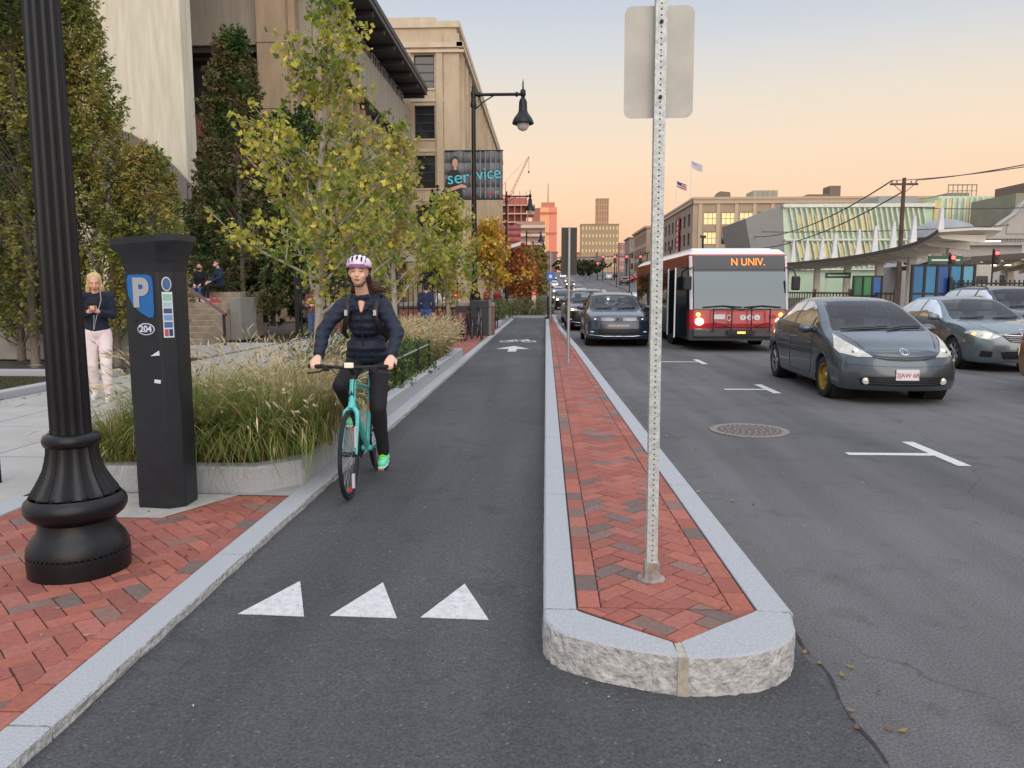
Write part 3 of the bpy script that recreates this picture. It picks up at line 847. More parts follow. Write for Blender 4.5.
# --- grey hatchback (front row)
def hatchback(loc):
    root = thing('parked_car', 'slate grey hatchback with one gold front wheel ahead of the bus', 'car', loc)
    P = dict(L=4.4, zl=.2, wheels=(.9, 3.6), wr=.31,
        top=[(0, .74), (.12, .80), (.35, .885), (.7, .965), (1.0, 1.03), (1.5, 1.26), (1.95, 1.43), (2.35, 1.485), (2.8, 1.49), (3.3, 1.43), (3.9, 1.24), (4.25, 1.12), (4.4, 1.02)],
        belt=[(0, .67), (.3, .77), (.9, .9), (1.8, .965), (3.4, 1.03), (4.4, .94)],
        wb=[(0, .80), (.45, .845), (1.0, .862), (3.4, .862), (4.4, .79)],
        wt=[(0, .62), (.6, .68), (1.0, .73), (1.5, .66), (2.0, .58), (2.6, .555), (3.4, .55), (4.0, .57), (4.4, .6)],
        nose=.42, npow=3.0, nprof=[(.15, .1), (.26, .02), (.38, 0), (.52, .015), (.6, .05), (.72, .12), (.8, .2)], tail=.25, tprof=[(.2, .08), (.4, 0), (.7, .03), (1.1, .1)],
        screen=[(-.70, 1.0), (-.4, 1.0), (0, 1.0), (.4, 1.0), (.70, 1.0), (.64, 1.17), (.575, 1.35), (.53, 1.415), (.3, 1.435), (0, 1.44), (-.3, 1.435), (-.53, 1.415), (-.575, 1.35), (-.64, 1.17)],
        sideglass=[[(1.38, 1.02), (1.62, 1.02), (1.62, 1.17)], [(1.68, 1.02), (2.55, 1.05), (2.55, 1.405), (2.3, 1.41), (2.02, 1.34), (1.68, 1.19)], [(2.62, 1.05), (3.35, 1.075), (3.42, 1.2), (3.2, 1.345), (2.62, 1.405)], [(3.42, 1.08), (3.75, 1.11), (3.5, 1.22)]],
        seams=[[(1.5, 1.0), (1.45, .75), (1.45, .4), (1.55, .3)], [(2.6, 1.03), (2.58, .7), (2.6, .3)], [(1.55, .3), (3.15, .3)], [(3.45, 1.05), (3.3, .72), (3.15, .6)], [(1.35, .95), (3.8, 1.02)]],
        handles=[(2.3, .83), (3.2, .87)], mirror=(.93, 1.55, 1.0),
        wipers=[[(-.6, 1.0), (-.2, 1.02), (.1, 1.035)], [(.05, 1.0), (.3, 1.03), (.6, 1.04)]],
        tails=[[(.55, .85), (.72, .85), (.74, 1.15), (.62, 1.2)]], steel=(-1, .9), wstyle='spoke', spokes=6)
    pm = paint('paint_slate', lin(78, 88, 94), .5, .3)
    gold = mat('gold_wheel', lin(168, 138, 62), .45, .5, var=.3, vscale=15); P['rims'] = {(-1, True): gold}
    B = Body(P); cut_cabin(B.mesh(pm, root), P, B.bvh); finish_car(root, B, P, pm)
    hl = [(.42, .665), (.6, .66), (.77, .70), (.80, .76), (.77, .86), (.735, .95), (.66, .86), (.55, .76)]
    B.patch(hl, 'front', M_lens, root, 'headlight', off=.008, grid=.04); B.patch(mirror_poly(hl), 'front', M_lens, root, 'headlight', off=.008, grid=.04)
    for s in (1, -1):
        h, n = B.hit('front', s*.6, .74); 
        mb = MB(); mb.ell(h-n*.01, (.06, .03, .05), 14, 8); mb.build('headlight_bulb', M_chrome, root, smooth=60)
    g = [(-.45, .665), (-.25, .625), (0, .615), (.25, .625), (.45, .665), (.43, .69), (.2, .675), (0, .672), (-.2, .675), (-.43, .69)]
    B.patch(g, 'front', M_grille, root, 'grille', off=.006, grid=.03)
    B.line([(-.42, .66), (-.2, .643), (0, .64), (.2, .643), (.42, .66)], 'front', pm, root, 'grille_bar', w=.009, off=.012)
    lg = [(-.56, .28), (0, .265), (.56, .28), (.6, .37), (.5, .395), (0, .40), (-.5, .395), (-.6, .37)]
    B.patch(lg, 'front', M_grille, root, 'lower_grille', off=.006, grid=.04)
    for z in (.305, .335, .365): B.line([(-.5, z), (0, z-.005), (.5, z)], 'front', M_dark, root, 'grille_slat', w=.007, off=.01)
    for s in (1, -1):
        h, n = B.hit('front', s*.52, .335); mb = MB(); mb.lathe([(.05, .0), (.045, -.02), (0, -.025)], 16, h+n*.0, axis='y'); mb.build('fog_light', M_lens, root, smooth=50)
    h, n = B.hit('front', 0, .47); plate(root, 0, h.y-.016, .43, '2JAW 68')
    b = oval(root, B, 0, .735, .06, .04, M_chrome, 'emblem', w=.005); 
    for a, c in ((.03, .037),):
        pts = [];
        for k in range(21):
            t = 2*PI*k/20; hh, nn = B.hit('front', a*math.cos(t), .735+c*math.sin(t)); pts.append(hh+nn*.008)
        b.tube(pts, .004, 5, cap=False)
    pts = [B.hit('front', .05*math.cos(t/10*PI), .75+.012*math.sin(t/10*PI))[0]+Vector((0, -.008, 0)) for t in range(11)]
    b.tube(pts, .004, 5); b.build('emblem', M_chrome, root, smooth=60)
    B.line([(-.68, .98), (-.55, .86), (-.5, .78), (-.44, .70)], 'front', M_plastic, root, 'hood_seam', w=.004, off=.003)
    B.line([(.68, .98), (.55, .86), (.5, .78), (.44, .70)], 'front', M_plastic, root, 'hood_seam', w=.004, off=.003)
    B.line([(-.8, .56), (-.4, .545), (0, .54), (.4, .545), (.8, .56)], 'front', M_dark, root, 'bumper_seam', w=.003, off=.002)
    return root
hatchback((5.0, 10.8, 0)).rotation_euler = (0, 0, R(-1.4))

# --- sedan family
SED = dict(L=4.75, zl=.19, wheels=(.95, 3.72), wr=.325,
    top=[(0, .76), (.15, .83), (.5, .91), (1.0, .97), (1.3, 1.01), (1.75, 1.22), (2.2, 1.41), (2.6, 1.465), (3.1, 1.46), (3.6, 1.36), (4.05, 1.15), (4.3, 1.11), (4.75, 1.06)],
    belt=[(0, .70), (.4, .82), (1.2, .93), (3.0, .98), (4.2, 1.02), (4.75, .98)],
    wb=[(0, .82), (.5, .88), (1.1, .91), (3.6, .905), (4.75, .83)],
    wt=[(0, .64), (.6, .70), (1.3, .76), (1.8, .68), (2.3, .6), (3.0, .575), (3.6, .58), (4.1, .66), (4.75, .66)],
    nose=.36, npow=2.8, nprof=[(.15, .08), (.26, .02), (.4, 0), (.56, .01), (.7, .06), (.85, .14)], tail=.22, tprof=[(.2, .08), (.4, 0), (.8, .04), (1.1, .1)],
    screen=[(-.74, 1.0), (0, 1.0), (.74, 1.0), (.66, 1.2), (.58, 1.38), (.3, 1.405), (0, 1.41), (-.3, 1.405), (-.58, 1.38), (-.66, 1.2)],
    rearglass=[(-.66, 1.15), (.66, 1.15), (.56, 1.37), (0, 1.39), (-.56, 1.37)],
    sideglass=[[(1.6, 1.01), (2.6, 1.03), (2.6, 1.39), (2.35, 1.38), (2.0, 1.25)], [(2.68, 1.03), (3.5, 1.05), (3.75, 1.12), (3.5, 1.28), (3.2, 1.375), (2.68, 1.395)]],
    seams=[[(1.55, 1.0), (1.5, .7), (1.52, .35), (1.6, .28)], [(2.64, 1.02), (2.62, .65), (2.64, .28)], [(1.6, .28), (3.25, .28)], [(3.65, 1.02), (3.4, .7), (3.25, .55)]],
    handles=[(2.35, .84), (3.3, .87)], mirror=(.99, 1.62, 1.03), wipers=[[(-.6, 1.005), (-.1, 1.03)], [(.05, 1.005), (.6, 1.03)]],
    tails=[[(.45, .82), (.76, .82), (.78, .98), (.5, 1.0)]], spokes=7)
def sedan(loc, label, pm, lit=True, plate_txt='', rz=0., tailm=None, group=None, name='parked_car'):
    root = thing(name, label, 'car', loc, rz, group)
    P = dict(SED); 
    if tailm: P['tailm'] = tailm
    B = Body(P); cut_cabin(B.mesh(pm, root), P, B.bvh); finish_car(root, B, P, pm)
    hl = [(.44, .70), (.6, .635), (.76, .66), (.86, .75), (.80, .80), (.62, .80)]
    for q in (hl, mirror_poly(hl)):
        o = B.patch(q, 'front', M_lens, root, 'headlight', off=.008, grid=.04)
    for s in (1, -1):
        h, n = B.hit('front', s*.63, .715)
        if lit:
            mb = MB(); mb.ell(h+n*.012, (.075, .02, .04), 14, 8); mb.build('headlight_bulb', M_lamp_on, root, smooth=60)
            h, n = B.hit('front', s*.79, .74); mb = MB(); mb.ell(h+n*.012, (.035, .03, .025), 12, 8); mb.build('turn_signal', M_amber, root, smooth=60)
    g = [(-.42, .72), (-.3, .60), (0, .565), (.3, .60), (.42, .72), (.25, .755), (0, .765), (-.25, .755)]
    B.patch(g, 'front', M_grille, root, 'grille', off=.006, grid=.04)
    for k, (hw, z) in enumerate(((.38, .715), (.36, .675), (.32, .635), (.26, .6))):
        B.line([(-hw, z+.012), (-hw*.4, z), (hw*.4, z), (hw, z+.012)], 'front', M_chrome if k == 0 else mat('grille_silver', (.3, .31, .32), .35, .8), root, 'grille_bar', w=.009, off=.013)
    lg = [(-.4, .27), (.4, .27), (.45, .40), (.3, .42), (-.3, .42), (-.45, .40)]
    B.patch(lg, 'front', M_grille, root, 'lower_grille', off=.006)
    for s in (1, -1):
        q = [(s*x, z) for x, z in ((.58, .3), (.76, .31), (.74, .42), (.57, .41))]
        B.patch(q if s > 0 else q[::-1], 'front', M_grille, root, 'fog_recess', off=.006)
    h, n = B.hit('front', 0, .45); plate(root, 0, h.y-.016, .43, plate_txt)
    b = oval(root, B, 0, .77, .08, .052, M_chrome, 'emblem', w=.007, off=.016)
    pts = [B.hit('front', .035*math.cos(2*PI*k/20), .77+.05*math.sin(2*PI*k/20)) for k in range(21)]; b.tube([p+n*.016 for p, n in pts], .005, 5, cap=False)
    b.build('emblem', M_chrome, root, smooth=60)
    for s in (1, -1): B.line([(s*.72, .98), (s*.6, .88), (s*.45, .76)], 'front', M_plastic, root, 'hood_seam', w=.004, off=.003)
    return root
cam = sedan((9.25, 15.2, 0), 'grey green sedan with glowing amber headlight and slatted grille behind the slate hatchback', paint('paint_sage', lin(108, 122, 126), .5, .3), True, '2HX 85')
# gold sedan whose tail end enters the frame at the right edge
sedan((8.64, 8.45, 0), 'gold car showing only its tail end at the right edge of the frame', paint('paint_gold', lin(150, 112, 60), .55, .3), True, '', tailm=M_tail_on)

# --- SUV
SUV = dict(L=4.65, zl=.24, wheels=(.92, 3.65), wr=.35,
    top=[(0, .93), (.12, .98), (.5, 1.05), (1.0, 1.10), (1.25, 1.13), (1.7, 1.38), (2.1, 1.58), (2.5, 1.635), (3.2, 1.65), (3.9, 1.61), (4.3, 1.5), (4.5, 1.3), (4.65, 1.1)],
    belt=[(0, .87), (.4, .97), (1.2, 1.05), (3.0, 1.09), (4.2, 1.12), (4.65, 1.05)],
    wb=[(0, .85), (.5, .90), (1.1, .915), (3.6, .915), (4.65, .86)],
    wt=[(0, .72), (.6, .76), (1.25, .79), (1.7, .72), (2.2, .66), (3.0, .64), (4.0, .63), (4.65, .70)],
    nose=.22, npow=3.2, nprof=[(.2, .08), (.32, .01), (.5, 0), (.75, .03), (.9, .07), (1.0, .12)], tail=.12, tprof=[(.2, .05), (.5, 0), (1.0, .05), (1.5, .2)], crown=.05,
    screen=[(-.76, 1.12), (0, 1.12), (.76, 1.12), (.70, 1.32), (.63, 1.54), (.3, 1.57), (0, 1.575), (-.3, 1.57), (-.63, 1.54), (-.70, 1.32)],
    rearglass=[(-.68, 1.15), (.68, 1.15), (.6, 1.5), (0, 1.53), (-.6, 1.5)],
    sideglass=[[(1.5, 1.12), (2.5, 1.13), (2.5, 1.53), (2.2, 1.53), (1.85, 1.38)], [(2.58, 1.13), (3.4, 1.15), (3.4, 1.54), (2.58, 1.54)], [(3.47, 1.15), (3.95, 1.18), (4.1, 1.4), (3.9, 1.5), (3.47, 1.54)]],
    seams=[[(1.5, 1.1), (1.45, .8), (1.45, .4)], [(2.54, 1.1), (2.52, .7), (2.54, .35)], [(1.45, .38), (3.1, .38)], [(3.42, 1.1), (3.35, .8), (3.15, .6)]],
    handles=[(2.25, .95), (3.12, .97)], mirror=(1.0, 1.5, 1.16), wipers=[[(-.6, 1.125), (-.1, 1.15)], [(.05, 1.125), (.6, 1.15)]],
    tails=[[(.5, .95), (.8, .95), (.8, 1.15), (.6, 1.15)]], spokes=5)
def suv(loc, label, pm, front='wide', rz=0., lit=False, name='parked_car', group=None, scale=None, tailm=None):
    root = thing(name, label, 'car', loc, rz, group)
    P = dict(SUV)
    if tailm: P['tailm'] = tailm
    B = Body(P); cut_cabin(B.mesh(pm, root), P, B.bvh); finish_car(root, B, P, pm)
    hl = [(.5, .78), (.84, .79), (.875, .88), (.80, .90), (.5, .875)]
    for q in (hl, mirror_poly(hl)): B.patch(q, 'front', mat('smoked_lens', (.1, .105, .11), .1, .3) if not lit else M_lens, root, 'headlight', off=.008, grid=.04)
    for s in (1, -1):
        h, n = B.hit('front', s*.66, .835)
        mb = MB(); mb.ell(h+n*.006, (.05, .02, .032), 12, 8); mb.build('headlight_bulb', M_lamp_on if lit else M_chrome, root, smooth=60)
        h, n = B.hit('front', s*.73, .46); mb = MB(); mb.ell(h+n*.004, (.07, .02, .022), 12, 8); mb.build('fog_light', M_lens, root, smooth=60)
    g = [(-.5, .77), (.5, .77), (.5, .885), (-.5, .885)]
    B.patch(g, 'front', M_grille, root, 'grille', off=.006)
    for z in (.795, .83, .87): B.line([(-.49, z), (-.1, z)], 'front', M_chrome, root, 'grille_bar', w=.008, off=.012); B.line([(.1, z), (.49, z)], 'front', M_chrome, root, 'grille_bar', w=.008, off=.012)
    b = oval(root, B, 0, .835, .072, .072, M_chrome, 'emblem', w=.006, off=.014)
    V = [(-.045, .885), (-.018, .785), (0, .83), (.018, .785), (.045, .885)]
    b.tube([B.hit('front', x, z)[0]+Vector((0, -.014, 0)) for x, z in V], .006, 5)
    b.build('emblem', M_chrome, root, smooth=60)
    lg = [(-.62, .40), (.62, .40), (.56, .56), (-.56, .56)]
    B.patch(lg, 'front', M_grille, root, 'lower_grille', off=.006)
    B.line([(-.82, .37), (-.4, .33), (.4, .33), (.82, .37)], 'front', M_chrome, root, 'bumper_trim', w=.01, off=.01)
    for s in (1, -1):
        pts = [B.hit('top', s*.60, y)[0]+Vector((0, 0, .03 if 2.35 < y < 3.95 else -.005)) for y in (2.25, 2.4, 2.9, 3.4, 3.9, 4.05)]
        mb = MB(); mb.tube(pts, .016, 6); mb.build('roof_rail', M_dark, root, smooth=60)
    return root, B
r_, B_ = suv((2.05, 21.7, 0), 'dark navy SUV with chrome barred grille parked beside the brick island', paint('paint_navy', lin(40, 56, 76), .3, .25))
r_.scale = (1, 1, .93); h_, n_ = B_.hit('front', 0, .62); mb = MB(); mb.box(-.3, .3, -.004, .004, -.035, .035); mb.build('front_badge_strip', M_chrome, r_, loc=(0, h_.y-.008, .64), bevel=.003)
suv((1.72, 30.3, 0), 'black car with pale headlights parked directly behind the navy SUV', paint('paint_black', lin(30, 32, 38), .3, .25), lit=True)
big, B_ = suv((12.3, 18.7, 0), 'dark brown tall SUV half hidden behind the grey green sedan', paint('paint_brown', lin(66, 58, 58), .45, .3)); big.scale = (1.03, 1.03, 1.04)

# --- traffic farther up the road: light copies of simpler cars
far_bodies = {}
def far_car(loc, label, col, lit='head', kind='sedan', group='cars in the distant queue'):
    root = thing('distant_car', label, 'car', loc, 0 if lit == 'head' else PI, group)
    if kind not in far_bodies:
        P = SED if kind == 'sedan' else SUV; B = Body(P)
        me = B.mesh(M_white, root).data; first = root.children if False else None
        g1 = B.patch(P['screen'], 'front', M_glass, root, 'windshield', off=.01, grid=.3).data
        g2 = B.patch(P['rearglass'], 'rear', M_glass, root, 'rear_window', off=.01, grid=.3).data
        sg = []
        for s in (1, -1):
            ys_ = P['sideglass']; sg.append(B.patch([ys_[0][0], ys_[-1][1], ys_[-1][-2], ys_[0][-2]], 'side', M_glass, root, 'side_window', sgn=s, off=.01, grid=.3).data)
        ws = []
        for y in P['wheels']:
            for s in (1, -1):
                mb = MB(); x = s*(.89); mb.lathe([(0, 0), (P['wr'], 0), (P['wr'], -.2*s), (0, -.2*s)], 16, (x, y, P['wr']), axis='x', cap=False); ws.append(mb.build('wheel', M_tyre, root).data)
        hs = []
        for s in (1, -1):
            zf = .72 if kind == 'sedan' else .84
            h, n = B.hit('front', s*.66, zf); mb = MB(); mb.ell(h+n*.01, (.13, .03, .06), 10, 6); hs.append(mb.build('headlight', M_lamp_on, root).data)
        ts = []
        for s in (1, -1):
            h, n = B.hit('rear', s*.66, zf+.18); mb = MB(); mb.ell(h+n*.01, (.15, .03, .07), 10, 6); ts.append(mb.build('tail_light', M_tail_on, root).data)
        far_bodies[kind] = [('body', me)]+[('windshield', g1), ('rear_window', g2)]+[('side_window', x) for x in sg]+[('wheel', x) for x in ws]+[('headlight', x) for x in hs]+[('tail_light', x) for x in ts]
        objs = [o for o in bpy.data.objects if o.parent == root]
    else:
        objs = []
        for nm, me in far_bodies[kind]:
            o = bpy.data.objects.new(nm, me); COL.objects.link(o); o.parent = root; objs.append(o)
    for o in objs:
        if o.name.startswith('body'):
            o.material_slots[0].link = 'OBJECT'; o.material_slots[0].material = paint('paint_%s' % col[0], col[1])
        if (o.name.startswith('headlight') and lit != 'head') or (o.name.startswith('tail_light') and lit == 'head'):
            o.material_slots[0].link = 'OBJECT'; o.material_slots[0].material = M_lens if o.name.startswith('headlight') else M_tail
    return root
CW = ('distant_white', lin(205, 205, 205)); CS = ('distant_silver', lin(150, 155, 160)); CB = ('distant_black', lin(35, 37, 42)); CR = ('distant_red', lin(120, 30, 30)); CBl = ('distant_blue', lin(50, 66, 95))
G1 = 'oncoming cars queuing with headlights on'; G2 = 'cars driving away with tail lights on'
lab1 = {'sedan': 'distant oncoming %s sedan with lit headlights on the hill', 'suv': 'distant oncoming %s SUV with lit headlights on the hill'}
for x, y, c, k in ((1.7, 37.5, CS, 'sedan'), (4.9, 41, CW, 'sedan'), (1.6, 62, CB, 'suv'), (4.6, 66, CS, 'suv'), (5.0, 84, CB, 'sedan'), (1.6, 90, CBl, 'sedan'), (4.8, 104, CW, 'suv'), (1.9, 118, CS, 'sedan'), (5.2, 124, CR, 'sedan'), (4.6, 146, CB, 'suv'), (1.5, 150, CW, 'sedan'), (5, 172, CS, 'sedan'), (1.8, 196, CB, 'sedan'), (4.8, 222, CW, 'sedan')):
    lab = 'pale silver sedan third in the parked row behind the navy SUV' if y == 37.5 else 'white sedan with lit headlights just left of the bus rear' if y == 41 else lab1[k] % c[0].split('_')[1]
    far_car((x, y, zg(y)), lab, c, 'head', k, G1)
for x, y, c, k in ((17.5, 96, CR, 'sedan'), (20.5, 112, CB, 'sedan'), (17, 128, CR, 'suv'), (20, 150, CS, 'sedan'), (16.5, 168, CB, 'suv'), (19.5, 186, CR, 'sedan'), (16.5, 208, CW, 'sedan'), (20, 232, CB, 'sedan'), (23, 200, CR, 'suv'), (22.8, 140, CR, 'sedan')):
    far_car((x, y, zg(y)), 'distant %s %s driving away with red tail lights on' % (c[0].split('_')[1], k.replace('suv', 'SUV')), c, 'tail', k, G2)

# --- city bus
def bus(loc):
    root = thing('city_bus', 'red and white city bus with orange destination letters and lit headlights', 'bus', loc)
    W = 1.28; L = 12.0; RED = mat('bus_red', lin(176, 28, 40), .3, 0., coat=.5, var=.1, vscale=3); WH = mat('bus_white', (.72, .73, .74), .35, 0., coat=.4)
    BLK = mat('bus_black', (.02, .02, .022), .25, 0., coat=.4); BRICK = mat('bus_panel_red', lin(140, 62, 50), .4, 0., coat=.3)
    GREY = mat('bus_grey', (.07, .072, .075), .4)
    # front outline profile (y offset by z): slightly raked windscreen
    def fy(z): return interp([(.3, .02), (.75, 0), (1.15, .03), (1.35, .06), (2.4, .26), (2.75, .36), (2.95, .55)], z)
    rad = .16
    def ring(z, w=W, f=None):
        f = fy(z) if f is None else f; pts = []
        for k in range(7):
            a = PI*k/12; pts.append((-w+rad-rad*math.cos(a), f+rad*.8-rad*.8*math.sin(a)))
        for t in (-.7, -.35, 0, .35, .7): pts.append((t*(w-rad)*1., f-.03*(1-t*t)))
        for k in range(7):
            a = PI/2-PI*k/12; pts.append((w-rad+rad*math.cos(a), f+rad*.8-rad*.8*math.sin(a)))
        pts += [(w, L-.1), (w-.1, L), (-w+.1, L), (-w, L-.1)]
        return pts
    def band(z0, z1, mats, name, n=3, par=root, w0=W, w1=W):
        mb = MB(); rs = []
        for i in range(n+1):
            z = z0+(z1-z0)*i/n; w = w0+(w1-w0)*i/n; rs.append([(x, y, z) for x, y in ring(z, w)])
        m = len(rs[0])
        for i in range(n):
            for k in range(m):
                mb.add([rs[i][k], rs[i][(k+1) % m], rs[i+1][(k+1) % m], rs[i+1][k]], [(0, 1, 2, 3)])
        mb.add(rs[-1], [tuple(range(m))]); mb.add(rs[0], [tuple(range(m))[::-1]])
        return mb.build(name, mats, par, smooth=50)
    band(.32, .62, GREY, 'skirt'); bb = band(.62, 1.18, RED, 'body'); band(1.18, 2.42, BLK, 'window_band', 5); band(2.42, 2.78, RED, 'upper_body'); band(2.78, 2.93, WH, 'roof', 2, w0=W, w1=W-.16)
    mb = MB(); mb.box(-W+.2, W-.2, 1.2, L-.3, 2.9, 3.0); mb.build('roof_top', WH, root, bevel=.04)
    # side: dark lower panels, reddish strip over windows
    for s in (-1, 1):
        x = s*(W+.004)
        mb = MB(); mb.box(min(x, x+s*.006), max(x, x+s*.006), 1.9, L-.1, .42, 1.16); mb.build('side_panel', GREY, root, bevel=.003)
        mb = MB(); mb.box(min(x, x+s*.006), max(x, x+s*.006), .5, L-.1, 2.44, 2.74); mb.build('side_strip', BRICK, root, bevel=.003)
        for k in range(6):
            y0 = 2.3+k*1.58
            if s > 0 or k not in (3,):
                mb = MB(); mb.box(min(x, x+s*.008), max(x, x+s*.008), y0, y0+1.4, 1.28, 2.36); mb.build('side_window', M_glass, root, bevel=.02)
                mb = MB(); mb.box(min(x, x+s*.016), max(x, x+s*.016), y0, y0+1.4, 2.0, 2.03); mb.build('window_bar', M_plastic, root)
        for wy in (3.0, 9.0):
            mb = MB(); mb.lathe([(0, s*.012), (.6, s*.012), (.6, 0)], 28, (s*(W+.006), wy, .48), axis='x', cap=False); mb.build('wheel_arch', M_under, root)
            wheel(root, s*(W+.02), wy, .48, .26, 'steel', rimm=mat('bus_rim', (.3, .3, .3), .5, .5))
    # entry door (photo left): open leaves and dark opening
    x = -W-.004
    mb = MB(); mb.box(x-.01, x+.002, .42, 1.62, .34, 2.42); dr = mb.build('door', mat('door_dark', (.006, .006, .007), .5), root)
    for y0, y1 in ((.44, .5), (1.0, 1.04), (1.54, 1.6)):
        mb = MB(); mb.box(x-.035, x-.01, y0, y1, .36, 2.4); mb.build('door_leaf_frame', M_plastic, dr)
    for y0 in (.4, 1.58):
        mb = MB(); mb.box(x-.33, x-.01, y0, y0+.03, .4, 2.38); lf = mb.build('door_leaf', M_glass, dr)
        mb = MB(); mb.box(x-.34, x-.31, y0-.01, y0+.04, .38, 2.4); mb.build('leaf_edge', WH, lf) if False else mb.build('leaf_edge', WH, dr)
    mb = MB(); mb.box(x-.02, x, 7.0, 8.4, .36, 2.42); mb.build('rear_door', mat('door_dark', (.006, .006, .007), .5), root)
    # windscreen and display follow the front curve
    def fpatch(x0, x1, z0, z1, m, name, off=.008, nx=12, nz=5, bow=0., par=root):
        mb = MB(); g = []
        for j in range(nz+1):
            row = []
            for i in range(nx+1):
                z = z0+(z1-z0)*j/nz; xx = x0+(x1-x0)*i/nx; t = xx/(W-rad)
                y = fy(z)-.03*(1-t*t) if abs(t) <= 1 else fy(z)+rad*.8*(1-math.sqrt(max(0, 1-((abs(xx)-W+rad)/rad)**2)))
                row.append((xx, y-off, z+bow*(1-(xx/W)**2)))
            g.append(row)
        v = [p for r in g for p in r]; f = [(j*(nx+1)+i, j*(nx+1)+i+1, (j+1)*(nx+1)+i+1, (j+1)*(nx+1)+i) for j in range(nz) for i in range(nx)]
        mb.add(v, f); return mb.build(name, m, par, smooth=60)
    for s in (-1, 1): fpatch(s*1.2, s*1.27, 1.2, 2.74, WH, 'white_pillar', .012, 4, 8)
    M_screen = mat('bus_screen', (.055, .082, .095), .03, .6, spec=1.)
    M_screen.node_tree.nodes['Principled BSDF'].inputs['Coat Weight'].default_value = 1
    fpatch(-1.17, 1.19, 1.22, 2.28, M_screen, 'windshield', .02, 14, 8, .0)
    disp = fpatch(-1.17, 1.17, 2.34, 2.74, mat('display_black', (.035, .04, .045), .15), 'destination_display', .02)
    M_orange = mat('led_orange', (1, .3, .05), .5, emit=(1, .2, .025), estr=1.7)
    text('N UNIV.', .30, M_orange, disp, (.22, fy(2.55)-.075, 2.545), rot=(R(78), 0, 0), xs=.82)
    for cx in (-1.06, -.26, 0, .26, 1.0):
        mb = MB(); mb.ell((cx, fy(2.85)+.0, 2.83), (.07, .05, .03), 10, 6); mb.build('marker_lamp', M_amber, root)
    for s in (-1, 1):
        mb = MB(); mb.lathe([(.105, 0), (.1, -.04), (0, -.06)], 20, (s*1.03, fy(.85)+.0, .86), axis='y'); mb.build('headlight', mat('bus_headlamp', (1, .9, .7), .3, emit=(1, .72, .35), estr=9), root, smooth=50)
        mb = MB(); mb.lathe([(.06, 0), (.055, -.03), (0, -.045)], 16, (s*1.06, fy(1.05)+.01, 1.06), axis='y'); mb.build('turn_signal', M_amber, root, smooth=50)
    # wipers
    for x0, x1 in ((-.95, .05), (1.05, .1)):
        mb = MB(); mb.tube([(x0, fy(1.3)-.07, 1.27), ((x0+x1)/2, fy(1.35)-.09, 1.31), (x1, fy(1.3)-.07, 1.27)], .02, 6); mb.tube([((x0+x1)/2, fy(1.35)-.07, 1.31), (x1*.6, fy(1.2)-.05, 1.2)], .015, 6); mb.build('wiper', M_plastic, root)
    # bumper, folded bike rack, plate, roundels
    mb = MB(); mb.box(-1.2, 1.2, -.14, .04, .42, .66); mb.build('bumper', GREY, root, bevel=.04)
    mb = MB()
    for z in (.72, 1.22): mb.tube([(-.72, -.22, z), (.72, -.22, z)], .018, 6)
    for xx in (-.72, -.25, .25, .72): mb.tube([(xx, -.22, .58), (xx, -.22, 1.24)], .018, 6)
    mb.tube([(-.72, -.24, .85), (-.3, -.24, .72), (.3, -.24, .72), (.72, -.24, .85)], .016, 6)
    mb.box(-.35, .35, -.24, -.12, .5, .62); mb.build('bike_rack', M_dark, root, smooth=40)
    mb = MB(); mb.box(-.1, .1, -.26, -.25, .535, .585); mb.build('reflector', M_amber, root)
    mb = MB(); mb.box(-.68, -.38, -.05, -.035, .93, 1.07); mb.build('license_plate', M_plate, root)
    text('221', .13, mat('number_dark', (.03, .01, .012), .5), bb, (.85, -.04, 1.0), xs=1.1)
    WS = mat('sign_white', (.8, .8, .8), .5)
    for cx in (.08, .26, .44):
        mb = MB(); mb.lathe([(.08, 0), (.08, -.008), (0, -.008)], 20, (cx, -.036, .98), axis='y', cap=False); rd = mb.build('roundel', WS, root)
    for cx, ch in ((.08, 'T'), (.26, 'b'), (.44, 's')): text(ch, .12, RED, bb, (cx, -.047, .975))
    mb = MB(); pts = [(-.28+.055*math.cos(t), -.04, .97+.075*math.sin(t)) for t in [2*PI*k/16 for k in range(17)]]; mb.tube(pts, .012, 5, cap=False); mb.build('emblem', WS, root)
    # mirrors
    for s in (-1, 1):
        mb = MB(); mb.box(s*1.38-.11, s*1.38+.11, -.12, -.02, 1.75, 2.15); mo = mb.build('mirror', M_plastic, root, bevel=.04)
        mb = MB(); mb.tube([(s*1.38, -.06, 2.12), (s*1.36, .02, 2.3), (s*1.22, .25, 2.4)], .02, 6); mb.build('mirror_arm', M_plastic, mo)
    return root
bus((5.03, 20.3, 0)).scale = (1, 1, .91)
